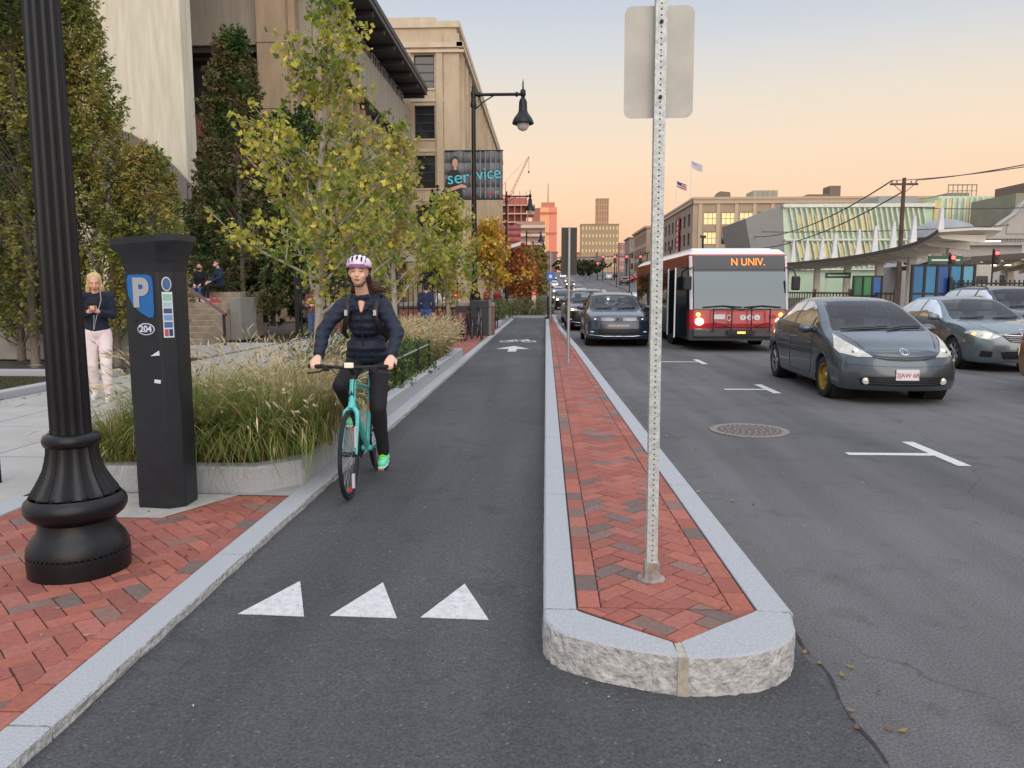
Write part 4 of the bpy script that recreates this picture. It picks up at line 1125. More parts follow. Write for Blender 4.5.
# ---------------------------------------------------------------- street furniture
def lamp_post(loc, label, arm=True, near=False, seg=32, group='black street lamps along the pavement'):
    root = thing('street_lamp', label, 'street lamp', loc, 0, group)
    fl = 16; sg = 96 if near else 24
    b = MB(); b.lathe([(.296, -.02), (.30, .08), (.298, .105), (.288, .112), (.298, .12), (.295, .15), (.272, .19), (.24, .225), (.226, .25), (.222, .29)], 48 if near else 20); 
    b.lathe([(.218, .285), (.245, .30), (.278, .325), (.296, .355), (.298, .38), (.288, .405), (.27, .42), (.262, .43)], 48 if near else 20, cap=False)
    base = b.build('base', M_black, root, smooth=35)
    b = MB(); b.lathe([(.255, .425), (.262, .435), (.25, .455), (.228, .485), (.20, .53), (.178, .57), (.163, .62), (.154, .66), (.149, .71)], sg, flute=fl, fd=.10, cap=False); b.build('flared_base', M_black, base, smooth=50)
    if near:
        b = MB()
        for k in range(56):
            a = 2*PI*k/56; b.ell((.293*math.cos(a), .293*math.sin(a), .112), (.008, .008, .008), 6, 4)
        b.build('bead_trim', M_black, base, smooth=60)
    b = MB(); b.lathe([(.145, .70), (.158, .705), (.166, .722), (.167, .74), (.158, .762), (.135, .772), (.118, .775)], 40 if near else 16, cap=False); b.build('collar', M_black, root, smooth=50)
    H = 8.35
    b = MB(); b.lathe([(.122, .77), (.119, .80), (.119, .9), (.1165, 1.4), (.106, 2.6), (.098, 3.6), (.085, 5.5), (.072, H-.2)], sg, flute=fl if near else 0, fd=.11, cap=True); b.build('shaft', M_black, root, smooth=50 if not near else 35)
    if arm:
        b = MB(); b.lathe([(.1, H-.5), (.11, H-.45), (.1, H-.35), (.08, H-.2), (.1, H-.1), (.09, H), (.05, H+.1), (.07, H+.16), (.0, H+.32)], 16); b.build('finial', M_black, root, smooth=50)
        b = MB(); b.tube([(0, 0, H-.08), (1.72, 0, H-.08)], .055, 8); b.tube([(.08, 0, H-.55), (.35, 0, H-.32), (.7, 0, H-.12)], .022, 6); b.lathe([(.09, -.06), (.1, 0), (.09, .06)], 12, (.2, 0, H-.08), axis='x'); b.lathe([(.08, -.04), (.09, 0), (.08, .04)], 12, (1.5, 0, H-.08), axis='x')
        am = b.build('arm', M_black, root, smooth=50)
        b = MB(); b.lathe([(0, H+.45), (.025, H+.3), (.03, H+.1), (.09, H+.05), (.1, H-.1), (.06, H-.18), (.12, H-.28), (.14, H-.35), (.15, H-.62), (.19, H-.72), (.30, H-.86), (.36, H-.98), (.38, H-1.06), (.36, H-1.08), (.3, H-1.04)], 24, (1.72, 0, 0), cap=False); hd = b.build('lamp_head', M_black, am, smooth=50)
        b = MB(); b.ell((1.72, 0, H-1.08), (.22, .22, .24), 16, 10); b.build('globe', mat('lamp_globe', (.6, .58, .54), .15, 0, spec=.7), hd, smooth=80)
    return root
l1 = lamp_post((-2.605, 4.055, SZ), 'nearest black fluted lamp post with a flared base on the bricks', arm=True, near=True); l1.scale = (.87, .87, 1)
l2 = lamp_post((-2.55, 27.6, SZ), 'black lamp post carrying the large service banners with a bell lamp', group='black street lamps along the pavement')
l3 = lamp_post((-2.9, 56.8, SZ), 'black bell lamp post carrying the two red banners')
l4 = lamp_post((-2.35, 93, zg(93)), 'fourth black bell lamp post in the row, beyond the red banners')
l5 = lamp_post((-2.2, 132, zg(132)), 'farthest black bell lamp post in the row by the orange trees')
# banners
M_bgrey = mat('banner_grey', (.13, .13, .135), .6, var=.45, vscale=1.6, stretch=(6, 1, .5), detail=2)
M_ban_hi = mat('banner_edge', (.35, .35, .36), .6)
M_cyan = mat('banner_cyan', lin(80, 190, 205), .6)
M_skinflat = mat('banner_skin', lin(196, 150, 128), .7); M_hairflat = mat('banner_hair', lin(52, 42, 38), .7); M_shirtflat = mat('banner_shirt', lin(30, 30, 34), .7)
def flat_ell(cx, cz, a, c, m, name, parent, y):
    b = MB(); b.prism([(cx+a*math.cos(2*PI*k/28), cz+c*math.sin(2*PI*k/28)) for k in range(28)], y, y+.002, axis='y'); return b.build(name, m, parent)
def banner(loc, w, h, m, label, curtain=False, group=None):
    t = thing('street_banner', label, 'banner', loc, 0, group)
    b = MB(); n = 18
    for i in range(n):
        x0 = w*i/n; x1 = w*(i+1)/n; f = lambda x: .02*math.sin(x*9)
        for j in range(4):
            z0 = -h*j/4; z1 = -h*(j+1)/4
            b.add([(x0, f(x0), z1), (x1, f(x1), z1), (x1, f(x1), z0), (x0, f(x0), z0)], [(0, 1, 2, 3)])
    o = b.build('cloth', m, t, smooth=80); md = o.modifiers.new('thick', 'SOLIDIFY'); md.thickness = .004
    for z in (0, -h):
        b = MB(); b.tube([(-.06 if loc[0] > -2.6 else 0, 0, z), (w+.02 if loc[0] > -2.6 else w+.08, 0, z)], .022, 8); b.build('bracket_rod', M_black, t)
    return t, o
s = 1
bx = -2.55
t1, c1 = banner((bx-1.02, 27.5, 6.42), .93, 1.66, M_bgrey, 'grey service banner left of the lamp post showing a standing person')
t2, c2 = banner((bx+.09, 27.5, 6.42), .93, 1.66, M_bgrey, 'grey service banner right of the lamp post with curtain folds')
b = MB(); b.prism([(.04, -1.64), (.62, -1.64), (.60, -.95), (.52, -.72), (.42, -.62), (.30, -.62), (.16, -.72), (.06, -.98)], -.030, -.027, axis='y'); b.build('printed_shirt', M_shirtflat, c1)
flat_ell(.37, -.36, .115, .18, M_hairflat, 'printed_hair', c1, -.032); flat_ell(.375, -.42, .095, .15, M_skinflat, 'printed_face', c1, -.036)
b = MB(); b.prism([(.33, -.66), (.43, -.66), (.42, -.52), (.34, -.52)], -.034, -.031, axis='y'); b.build('printed_neck', M_skinflat, c1)
b = MB(); b.prism([(.05, -1.32), (.6, -1.14), (.78, -1.2), (.76, -1.28), (.6, -1.26), (.1, -1.42)], -.040, -.037, axis='y'); b.build('printed_arm', M_skinflat, c1)
for x in (.33, .41): flat_ell(x, -.40, .016, .008, M_hairflat, 'printed_eye', c1, -.040)
flat_ell(.375, -.49, .03, .008, mat('banner_lip', lin(150, 90, 80), .7), 'printed_mouth', c1, -.040)
text('ser', .62, M_cyan, c1, (.48, -.052, -.93), xs=1.02, rot=(PI/2, R(-5), 0)); text('vice', .60, M_cyan, c2, (.44, -.052, -.80), xs=.92, rot=(PI/2, R(-5), 0))
b = MB(); b.prism([(.44, -1.5), (.56, -1.5), (.56, -1.4), (.44, -1.4)], -.03, -.027, axis='y'); b.build('printed_mark', mat('banner_red', lin(190, 50, 50), .6), c2)
text('TT', .12, M_white, c2, (.72, -.035, -1.45)); 
for i in range(5):
    b = MB(); x = .12+i*.18; b.prism([(x, -1.62), (x+.045, -1.62), (x+.05, -.02), (x+.01, -.02)], -.026, -.023, axis='y'); b.build('printed_fold', mat('fold_grey', (.2, .2, .21), .7), c2)
M_rb = mat('banner_red_cloth', lin(186, 66, 62), .6, col2=lin(150, 120, 118), var=.2, vscale=1.6)
banner((-2.9-1.0, 56.7, 6.3), .9, 1.6, M_rb, 'red banner on the left side of the second lamp post')
t_, c_ = banner((-2.9+.1, 56.7, 6.3), .95, 1.75, M_rb, 'red banner with a white diagonal lower edge on the second lamp post')
b = MB(); b.prism([(.0, -1.75), (.95, -1.45), (.95, -1.22), (.0, -1.52)], -.03, -.026, axis='y'); b.build('printed_band', M_white, c_)

# --- near sign: perforated square post with the back of a regulatory plate
sg = thing('sign_post', 'perforated galvanised sign post with a blank grey sign back on the island', 'sign', (.532, 3.72, IZ))
sg.rotation_euler = (0, R(-.3), 0)
b = MB(); hw = .026
zs = list(np.arange(.04, 3.6, .0254))
M_galv2 = mat('galvanised_post', (.52, .55, .53), .5, .3, var=.22, vscale=35, bump=.15, bscale=100)
# front and back faces with real square-ish holes
def perf(side):
    r_ = .0046
    for a, c in zip(zs, zs[1:]):
        zc = (a+c)/2
        def P(u, v): return {0: (u, -hw, v), 1: (hw, u, v), 2: (u, hw, v), 3: (-hw, u, v)}[side]
        outer = [(-hw, a), (hw, a), (hw, c), (-hw, c)]
        circ = [(r_*math.cos(t), zc+r_*math.sin(t)) for t in [PI*(-.75)+k*PI/4 for k in range(8)]]
        # four strips around an octagon hole
        b.add([P(*outer[0]), P(*outer[1]), P(*circ[2]), P(*circ[1]), P(*circ[0])], [(0, 1, 2, 3, 4)])
        b.add([P(*outer[1]), P(*outer[2]), P(*circ[4]), P(*circ[3]), P(*circ[2])], [(0, 1, 2, 3, 4)])
        b.add([P(*outer[2]), P(*outer[3]), P(*circ[6]), P(*circ[5]), P(*circ[4])], [(0, 1, 2, 3, 4)])
        b.add([P(*outer[3]), P(*outer[0]), P(*circ[0]), P(*circ[7]), P(*circ[6])], [(0, 1, 2, 3, 4)])
for sd in range(4): perf(sd)
b.build('post', M_galv2, sg)
b = MB(); b.box(-.0225, .0225, -.0225, .0225, .03, 3.55); b.build('post_core', mat('post_inside', (.2, .2, .2), .7, .3), sg)
b = MB(); b.lathe([(.07, 0), (.068, .006), (.05, .012), (.0, .012)], 20); b.box(-.036, .036, -.036, .036, -.01, .09); b.build('post_sleeve', mat('rusty_sleeve', (.26, .2, .16), .8, .3, col2=(.4, .38, .35), var=.3, vscale=25), sg)
def rrect(x0, x1, z0, z1, r_):
    p = []
    for cx, cz, a0 in ((x1-r_, z0+r_, -90), (x1-r_, z1-r_, 0), (x0+r_, z1-r_, 90), (x0+r_, z0+r_, 180)):
        for k in range(7): a = R(a0+15*k); p.append((cx+r_*math.cos(a), cz+r_*math.sin(a)))
    return p
b = MB(); b.prism(rrect(-.16, .16, 2.23, 2.73, .035), .034, .037, axis='y'); b.build('sign_plate', mat('sign_back', (.43, .42, .37), .5, .35, var=.10, vscale=5), sg)
b = MB()
for z in (2.31, 2.64): b.lathe([(.009, 0), (.009, -.008), (0, -.01)], 10, (0, -.026, z), axis='y')
b.build('bolt', M_dark, sg)
# --- second island sign: tall dark sign back
s2 = thing('sign_post', 'grey pole on the island with a tall dark brown sign back', 'sign', (.44, 15.0, IZ))
b = MB(); b.tube([(0, 0, 0), (0, 0, 2.6)], .03, 10); b.build('post', M_galv, s2, smooth=60)
b = MB(); b.box(-.15, .15, .034, .04, 1.72, 2.62); b.build('sign_plate', mat('sign_brown', (.045, .04, .032), .5, .2), s2, bevel=.002)
# --- blue sign on island end, and small far sign pole
s3 = thing('sign_post', 'thin grey pole with a small square blue sign at the far end of the island', 'sign', (.2, 34.5, IZ))
b = MB(); b.tube([(0, 0, 0), (0, 0, 3.1)], .035, 8); b.build('post', M_galv, s3, smooth=60)
b = MB(); b.box(-.17, .17, -.05, -.04, 1.85, 2.2); o = b.build('sign_plate', mat('sign_blue', lin(50, 110, 190), .5), s3)
b = MB(); b.box(-.07, .07, -.056, -.052, 1.95, 2.1); b.build('symbol', M_white, o)
s4 = thing('sign_post', 'short pole with a low round base beside the far end of the lane', 'sign', (.1, 38.5, IZ))
b = MB(); b.tube([(0, 0, 0), (0, 0, 1.1)], .05, 8); b.lathe([(.14, 0), (.12, .1), (.04, .14)], 12); b.build('post', M_dark, s4)

# --- pay station: charcoal cabinet, blue P panel on the main face, stickers on the chamfer
M_pay = mat('pay_charcoal', (.016, .020, .025), .42, .1, var=.18, vscale=9, bump=.06, bscale=120)
ps = thing('parking_meter', 'tall charcoal parking pay station with blue P panel and oval 204 sticker', 'pay station', (-2.745, 5.33, SZ), R(0)); ps.scale = (.86, .9, .985)
# plan outline, counter-clockwise seen from above
PL = [(-.19, -.10), (.09, -.13), (.195, -.055), (.195, .16), (-.19, .16)]
b = MB(); b.prism(PL, .01, 1.72); b.build('cabinet', M_pay, ps, bevel=.012)
b = MB(); b.prism([(p[0]*.97, p[1]*.97) for p in PL], -.0, .03); b.build('plinth', M_dark, ps)
b = MB()
capz = [(1.70, 1.0), (1.76, 1.04), (1.82, 1.14), (1.87, 1.30), (1.90, 1.37), (1.945, 1.37)]
rs = []
for z, k in capz: rs.append([(x*k-(.0 if k < 1.1 else .02*(k-1)/.5), y*(1+(k-1)*.9), z+ (x*.10 if z > 1.85 else 0)) for x, y in PL])
for i in range(len(rs)-1):
    for j in range(5): b.add([rs[i][j], rs[i][(j+1) % 5], rs[i+1][(j+1) % 5], rs[i+1][j]], [(0, 1, 2, 3)])
b.add(rs[-1], [(0, 1, 2, 3, 4)])
b.build('cap', M_pay, ps, bevel=.006)
b = MB(); b.box(-.225, -.188, -.05, .13, .75, 1.68); b.build('side_panel', M_dark, ps, bevel=.01)
b = MB(); b.box(-.2, -.187, -.08, .1, .35, .74); b.build('side_door', M_pay, ps, bevel=.006)
# main face frame: from PL0 to PL1
p0 = Vector((-.19, -.10, 0)); p1 = Vector((.09, -.13, 0)); fu = (p1-p0).normalized(); fn = Vector((fu.y, -fu.x, 0)); ang = math.atan2(fu.y, fu.x)
Mf = Matrix.Translation(p0)@Matrix.Rotation(ang, 4, 'Z')
def face_prism(poly, d0, d1, m, name, parent, M=Mf):
    b = MB(); b.prism([(x, z) for x, z in poly], -d1, -d0, axis='y', M=M); return b.build(name, m, parent)
M_pblue = mat('panel_blue', lin(28, 108, 178), .35)
M_ppale = mat('sticker_white', (.78, .8, .8), .4)
pp = [(.055, 1.68), (.20, 1.68), (.235, 1.665), (.245, 1.63), (.245, 1.42), (.235, 1.385), (.20, 1.38), (.12, 1.42), (.06, 1.47), (.025, 1.54), (.02, 1.65), (.03, 1.672)]
pb = face_prism(pp[::-1], .002, .006, M_pblue, 'blue_panel', ps)
me = text_mesh('P', .27, .002, xs=1.0, bold=.012); me.materials.clear(); me.materials.append(M_ppale); 
o = link('letter_p', me, pb, (p0+fu*.135+fn*.010+Vector((0, 0, 1.545))), (PI/2, 0, ang)); o.modifiers.new('w', 'SOLIDIFY').thickness = .0
def sym(s, size, m, parent, u, z, d=.011, xs=1., bold=0.):
    cu = text_mesh(s, size, .001, xs=xs, bold=.0015); cu.materials.clear(); cu.materials.append(m)
    return link('lettering', cu, parent, (p0+fu*u+fn*d+Vector((0, 0, z))), (PI/2, 0, ang))
ov = face_prism([(.165+.075*math.cos(2*PI*k/28), 1.30+.042*math.sin(2*PI*k/28)) for k in range(28)], .002, .005, M_ppale, 'number_sticker', ps)
face_prism([(.165+.068*math.cos(2*PI*k/28), 1.30+.036*math.sin(2*PI*k/28)) for k in range(28)], .0055, .007, mat('sticker_navy', lin(28, 62, 120), .4), 'sticker_oval', ov)
sym('204', .062, M_ppale, ov, .165, 1.30, .010, xs=1.15)
face_prism([(.19, 1.11), (.27, 1.115), (.268, 1.15)], .002, .004, M_ppale, 'torn_sticker', ps)
face_prism([(.21, .92), (.265, .915), (.27, .94), (.215, .945)], .002, .004, M_ppale, 'torn_sticker', ps)
face_prism([(.068, 1.352), (.082, 1.352), (.082, 1.366), (.068, 1.366)], .002, .008, M_plastic, 'keyhole', ps)
face_prism([(.02, .12), (.25, .12), (.25, .126), (.02, .126)], .001, .002, M_dark, 'door_seam', ps)
q0 = Vector((.09, -.13, 0)); q1 = Vector((.195, -.055, 0)); gu = (q1-q0).normalized(); a2 = math.atan2(gu.y, gu.x); M2 = Matrix.Translation(q0)@Matrix.Rotation(a2, 4, 'Z')
st = face_prism([(.028, 1.24), (.105, 1.24), (.105, 1.56), (.028, 1.56)], .002, .004, M_ppale, 'sticker_sheet', ps, M2)
for (z0, z1, c, nm) in ((1.50, 1.545, lin(150, 200, 180), 'a'), (1.455, 1.49, lin(170, 205, 215), 'b'), (1.41, 1.445, lin(60, 90, 120), 'c'), (1.36, 1.40, lin(120, 160, 200), 'd'), (1.31, 1.35, lin(70, 110, 170), 'e')):
    face_prism([(.035, z0), (.098, z0), (.098, z1), (.035, z1)], .0045, .006, mat('sticker_tint_'+nm, c, .5), 'sticker_row', st, M2)
face_prism([(.036, 1.25), (.064, 1.25), (.064, 1.30), (.036, 1.30)], .0045, .006, mat('sticker_tint_r', lin(190, 90, 100), .5), 'sticker_row', st, M2)
face_prism([(.069, 1.25), (.097, 1.25), (.097, 1.30), (.069, 1.30)], .0045, .006, mat('sticker_tint_f', lin(40, 60, 120), .5), 'sticker_row', st, M2)
rd = face_prism([(.066+.036*math.cos(2*PI*k/24), 1.615+.05*math.sin(2*PI*k/24)) for k in range(24)], .002, .004, M_ppale, 'round_sticker', ps, M2)
face_prism([(.066+.030*math.cos(2*PI*k/24), 1.615+.042*math.sin(2*PI*k/24)) for k in range(24)], .0045, .006, mat('sticker_tint_g', lin(70, 110, 150), .5), 'sticker_disc', rd, M2)

# --- planter kerbs
def planter(name, x0, x1, y0, y1, h, label, chamf=0.):
    b = MB(); t = .16
    if chamf:
        o = [(x0, y0), (x1-chamf, y0), (x1, y0+chamf), (x1, y1), (x0, y1)]
        i = [(x0+t, y0+t), (x1-chamf-.06, y0+t), (x1-t, y0+chamf+.06), (x1-t, y1-t), (x0+t, y1-t)]
    else:
        o = [(x0, y0), (x1, y0), (x1, y1), (x0, y1)]; i = [(x0+t, y0+t), (x1-t, y0+t), (x1-t, y1-t), (x0+t, y1-t)]
    n = len(o)
    def den(p): 
        r = []
        for k in range(n):
            a, c = p[k], p[(k+1) % n]
            for j in range(5): r.append((a[0]+(c[0]-a[0])*j/5, a[1]+(c[1]-a[1])*j/5))
        return r
    O, I = den(o), den(i); m = len(O)
    for k in range(m):
        a, c = k, (k+1) % m
        b.add([(O[a][0], O[a][1], 0), (O[c][0], O[c][1], 0), (O[c][0], O[c][1], h-.015), (O[a][0], O[a][1], h-.015)], [(0, 1, 2, 3)])
        e = .02
        def IN(p, q, e): d = math.hypot(q[0]-p[0], q[1]-p[1]); return (p[0]+(q[0]-p[0])*e/d, p[1]+(q[1]-p[1])*e/d, h)
        b.add([(O[a][0], O[a][1], h-.015), (O[c][0], O[c][1], h-.015), IN(O[c], I[c], e), IN(O[a], I[a], e)], [(0, 1, 2, 3)])
        b.add([IN(O[a], I[a], e), IN(O[c], I[c], e), (I[c][0], I[c][1], h), (I[a][0], I[a][1], h)], [(0, 1, 2, 3)])
        b.add([(I[a][0], I[a][1], h), (I[c][0], I[c][1], h), (I[c][0], I[c][1], h-.1), (I[a][0], I[a][1], h-.1)], [(0, 1, 2, 3)])
    p = thing(name, label, 'planter', (0, 0, SZ-.05))
    b.build('granite_kerb', M_granite, p, smooth=30)
    b = MB(); b.add([(x, y, h-.05) for x, y in i], [tuple(range(n))]); b.build('soil', M_mulch, p)
    return p
planter('raised_planter', -3.62, -1.945, 5.68, 17.9, .25, 'low granite edged planting bed full of fountain grass beside the bike lane', .28)
planter('raised_planter', -3.6, -1.95, 33.5, 44, .25, 'granite edged bed of green shrubs at the far end of the bike lane')
b = MB(); 

# --- low hoop rail on the planter edge
fr = thing('planter_rail', 'low black posts with a thin grey rail along the planting bed', 'railing', (-2.08, 0, .22))
ys = [8.2, 9.6, 11.0, 12.4, 13.6]
for y in ys:
    b = MB(); b.box(-.02, .02, y-.02, y+.02, 0, .5); b.build('post', M_dark, fr)
b = MB(); b.tube([(0, ys[0], .42), (0, ys[-1], .42)], .014, 6); b.build('rail', M_galv, fr)

# --- grass clumps
def grass_clump(name, loc, r0, h, n, cols, pcols, npl, label, cat='ornamental grass', group=None, arch=1., wid=.006, spread=.9, plume_len=.095, zb=0., pw=.0062, xlim=-1.86):
    root = thing(name, label, cat, loc, 0, group)
    def blades(n, hmul, w, arch, tip=.25):
        S = 6
        a = rng.uniform(0, 2*PI, n); rb = r0*np.sqrt(rng.random(n)); bx = rb*np.cos(a); by = rb*np.sin(a)
        a2 = a+rng.normal(0, .6, n); out = (.25+.9*rb/r0)*rng.uniform(.5, 1.25, n)*spread
        hh = h*hmul*rng.uniform(.6, 1.08, n)
        t = np.linspace(0, 1, S)[None, :]
        px = bx[:, None]+np.cos(a2)[:, None]*out[:, None]*hh[:, None]*(t**1.7)*.75
        py = by[:, None]+np.sin(a2)[:, None]*out[:, None]*hh[:, None]*(t**1.7)*.75
        droop = arch*rng.uniform(.15, .75, n)[:, None]*out[:, None]
        pz = hh[:, None]*(t-droop*t**3)
        py = np.where(py+loc[1] < 5.66, 5.66-loc[1]+.08*np.tanh((py+loc[1]-5.66)/.2), py); lim = xlim-loc[0]; px = np.where(px > lim, lim+.05*np.tanh((px-lim)/.12), px)
        wd = w*rng.uniform(.6, 1.3, n)[:, None]*(1-.85*t**2)
        sx = -np.sin(a2+rng.normal(0, .5, n))[:, None]*wd; sy = np.cos(a2+rng.normal(0, .5, n))[:, None]*wd
        return px, py, pz, sx, sy
    px, py, pz, sx, sy = blades(n, .82, wid, arch)
    S = px.shape[1]
    V = np.stack([np.stack([px-sx, py-sy, pz], -1), np.stack([px+sx, py+sy, pz], -1)], 2)   # n,S,2,3
    idx = np.arange(n*S*2).reshape(n, S, 2)
    F = np.stack([idx[:, :-1, 0], idx[:, :-1, 1], idx[:, 1:, 1], idx[:, 1:, 0]], -1).reshape(-1, 4)
    C = np.array(cols)[rng.integers(0, len(cols), n)]*rng.uniform(.75, 1.2, (n, 1))
    ngon_obj('blades', V.reshape(-1, 3), F, np.repeat(C, S*2, 0), M_leaf, root)
    if npl:
        px, py, pz, sx, sy = blades(npl, 1.05, .0022, arch*.7)
        V = np.stack([np.stack([px-sx, py-sy, pz], -1), np.stack([px+sx, py+sy, pz], -1)], 2)
        C = np.array(pcols)[rng.integers(0, len(pcols), npl)]*rng.uniform(.8, 1.15, (npl, 1))
        Vs = [V.reshape(-1, 3)]; Fs = [np.stack([idx[:npl, :-1, 0], idx[:npl, :-1, 1], idx[:npl, 1:, 1], idx[:npl, 1:, 0]], -1).reshape(-1, 4)] if npl <= n else None
        Cs = [np.repeat(C, S*2, 0)]; o = npl*S*2
        # fuzzy seed heads at the tips: crossed slim diamonds with hairs
        tip = np.stack([px[:, -1], py[:, -1], pz[:, -1]], -1); pre = np.stack([px[:, -2], py[:, -2], pz[:, -2]], -1)
        d = tip-pre; d /= np.linalg.norm(d, axis=1)[:, None]
        for k in range(3):
            side = np.cross(d, rng.normal(0, 1, (npl, 3))); side /= np.linalg.norm(side, axis=1)[:, None]
            pl = plume_len*rng.uniform(.7, 1.3, npl)[:, None]
            droop_ = np.array([0, 0, -1])*pl*.2
            q = np.stack([tip-d*pl*.1, tip+d*pl*.35+side*pw, tip+d*pl+droop_, tip+d*pl*.35-side*pw], 1)
            Vs.append(q.reshape(-1, 3)); Fs.append(np.arange(npl*4).reshape(npl, 4)+o); Cs.append(np.repeat(C*1.1, 4, 0)); o += npl*4
        for k in range(12):
            u = rng.uniform(0, 1, npl)[:, None]; pl = plume_len
            base_ = tip+d*pl*u; side = rng.normal(0, 1, (npl, 3)); side /= np.linalg.norm(side, axis=1)[:, None]
            e = base_+d*.016+side*pw*2.4; wv = np.cross(side, d)*.0016
            q = np.stack([base_-wv, base_+wv, e+wv*.3, e-wv*.3], 1)
            Vs.append(q.reshape(-1, 3)); Fs.append(np.arange(npl*4).reshape(npl, 4)+o); Cs.append(np.repeat(C*1.15, 4, 0)); o += npl*4
        ngon_obj('plumes', np.concatenate(Vs), np.concatenate(Fs), np.concatenate(Cs), M_leaf, root)
    return root
GR = [lin(126, 144, 70), lin(144, 160, 84), lin(104, 124, 58), lin(166, 164, 98), lin(184, 168, 112), lin(112, 130, 64)]
ST = [lin(200, 178, 136), lin(184, 160, 118), lin(164, 142, 100), lin(144, 142, 80), lin(212, 192, 154)]
PLM = [lin(220, 204, 166), lin(206, 188, 148), lin(190, 172, 130), lin(226, 214, 182)]
FG = 'clumps of fountain grass in the near planting bed'
FL = 'arching fountain grass clump with tan seed heads in the near planting bed'
for x, y, r_, h, n in ((-2.3, 6.3, .3, 1.0, 2600), (-2.95, 6.25, .3, 1.0, 2600), (-2.6, 7.0, .3, .97, 2100), (-3.2, 7.0, .3, .97, 2000), (-2.45, 7.9, .3, .9, 1600), (-3.05, 8.1, .3, .9, 1500)):
    grass_clump('fountain_grass', (x, y, .2), r_, h, n, GR+GR[:3]+ST[2:3], PLM, 150 if y < 6.9 else 300, FL, group=FG, spread=1.12, arch=1.25)
grass_clump('fountain_grass', (-2.2, 6.75, .2), .26, .92, 1700, ST, PLM, 150, 'straw coloured fountain grass clump drooping over the kerb behind the bicycle', group=None, spread=.9)
grass_clump('fountain_grass', (-3.42, 6.0, .2), .2, .62, 1300, GR, PLM, 50, 'small green grass clump on the left behind the pay station', spread=.9)
for x, y in ((-2.5, 14.9), (-3.1, 15.1), (-2.35, 15.9), (-3.0, 16.2), (-2.5, 16.9), (-3.15, 17.2), (-2.9, 14.2)):
    grass_clump('straw_grass', (x, y, .2), .28, .82, 1100, ST+GR[3:5], PLM, 300, 'dry straw coloured grass clump at the far end of the near planting bed', group='straw coloured grasses at the far end of the bed', wid=.008, pw=.011, xlim=-1.9)
# green ground plants in the middle of the bed
def shrub(name, loc, r, n, size, cols, label, cat='shrub', group=None, flowers=None):
    root = thing(name, label, cat, loc, 0, group)
    u = rng.normal(0, 1, (n, 3)); u /= np.linalg.norm(u, axis=1)[:, None]; u[:, 2] = np.abs(u[:, 2])
    lum = 1+.22*np.sin(u[:, 0]*7+loc[0]*5)*np.cos(u[:, 1]*6+loc[1])+.15*np.sin(u[:, 2]*11+u[:, 0]*9)
    c = u*np.array(r)*(lum*rng.uniform(.55, 1.0, n)**.5)[:, None]; c[:, 2] += .03
    V, F, C = leaves_at(c, u, size, cols)
    if flowers:
        u2 = rng.normal(0, 1, (flowers, 3)); u2 /= np.linalg.norm(u2, axis=1)[:, None]; u2[:, 2] = np.abs(u2[:, 2])
        V2, F2, C2 = leaves_at(u2*np.array(r)*1.03, u2, size*.8, [lin(215, 215, 205)]); F = np.concatenate([F, F2+len(V)]); V = np.concatenate([V, V2]); C = np.concatenate([C, C2])
    ngon_obj('foliage', V, F, C, M_leaf, root)
    b = MB()
    for k in range(7):
        a = rng.uniform(0, 6.3); b.tube([(0, 0, 0), (r[0]*.3*math.cos(a), r[1]*.3*math.sin(a), r[2]*.5), (r[0]*.6*math.cos(a), r[1]*.6*math.sin(a), r[2]*.85)], [.012, .008, .004], 5)
    b.build('stems', M_bark, root)
    return root
def leaves_at(c, nrm, size, cols, jitter=.9, kite=.62):
    n = len(c); q = nrm+rng.normal(0, jitter, (n, 3)); q /= np.linalg.norm(q, axis=1)[:, None]
    t = np.cross(q, rng.normal(0, 1, (n, 3))); t /= np.linalg.norm(t, axis=1)[:, None]; s_ = np.cross(q, t)
    L_ = (size*rng.uniform(.6, 1.3, n))[:, None]; W_ = L_*kite
    V = np.stack([c-t*L_*.5, c+s_*W_*.5+t*L_*.08-q*L_*.08, c+t*L_*.5+q*L_*.0, c-s_*W_*.5+t*L_*.08-q*L_*.08], 1)
    C = np.array(cols)[rng.integers(0, len(cols), n)]*rng.uniform(.75, 1.2, (n, 1))
    return V.reshape(-1, 3), np.arange(4*n).reshape(n, 4), np.repeat(C, 4, 0)
M_bark = mat('bark', (.21, .18, .15), .9, var=.3, vscale=9, bump=.5, bscale=40, stretch=(3, 3, .5))
M_bark_pale = mat('bark_pale', (.40, .36, .30), .9, var=.25, vscale=9, bump=.5, bscale=40, stretch=(3, 3, .5))
GREEN = [lin(94, 114, 60), lin(78, 100, 54), lin(112, 130, 70), lin(66, 86, 46)]
for x, y, f in ((-2.5, 10.0, 0), (-2.35, 10.9, 0), (-2.45, 11.8, 0), (-2.4, 12.7, 0), (-2.35, 13.5, 0)):
    shrub('low_shrub', (x, y, .2), (.42, .6, .52), 1500, .055, GREEN, 'low green leafy plant behind the black rail in the bed', group='low green plants behind the planter rail')
for x, y in ((-3.2, 10.4), (-3.15, 12.0), (-3.25, 13.3)):
    shrub('flowering_shrub', (x, y, .2), (.5, .8, .75), 1600, .05, GREEN, 'green shrub dotted with small whitish flowers in the bed', group='flowering shrubs in the bed', flowers=160)
FARG = [lin(104, 110, 62), lin(88, 100, 56), lin(128, 120, 72), lin(72, 86, 50)]
for k, (x, y) in enumerate(((-2.5, 35), (-3.0, 36.5), (-2.4, 38.2), (-3.1, 39.8), (-2.5, 41.5), (-3.1, 43))):
    shrub('hedge_shrub', (x, y, .22), (.75, 1.1, .85), 900, .10, FARG, 'rounded green shrub in the bed at the far end of the lane', group='shrubs in the far bed')
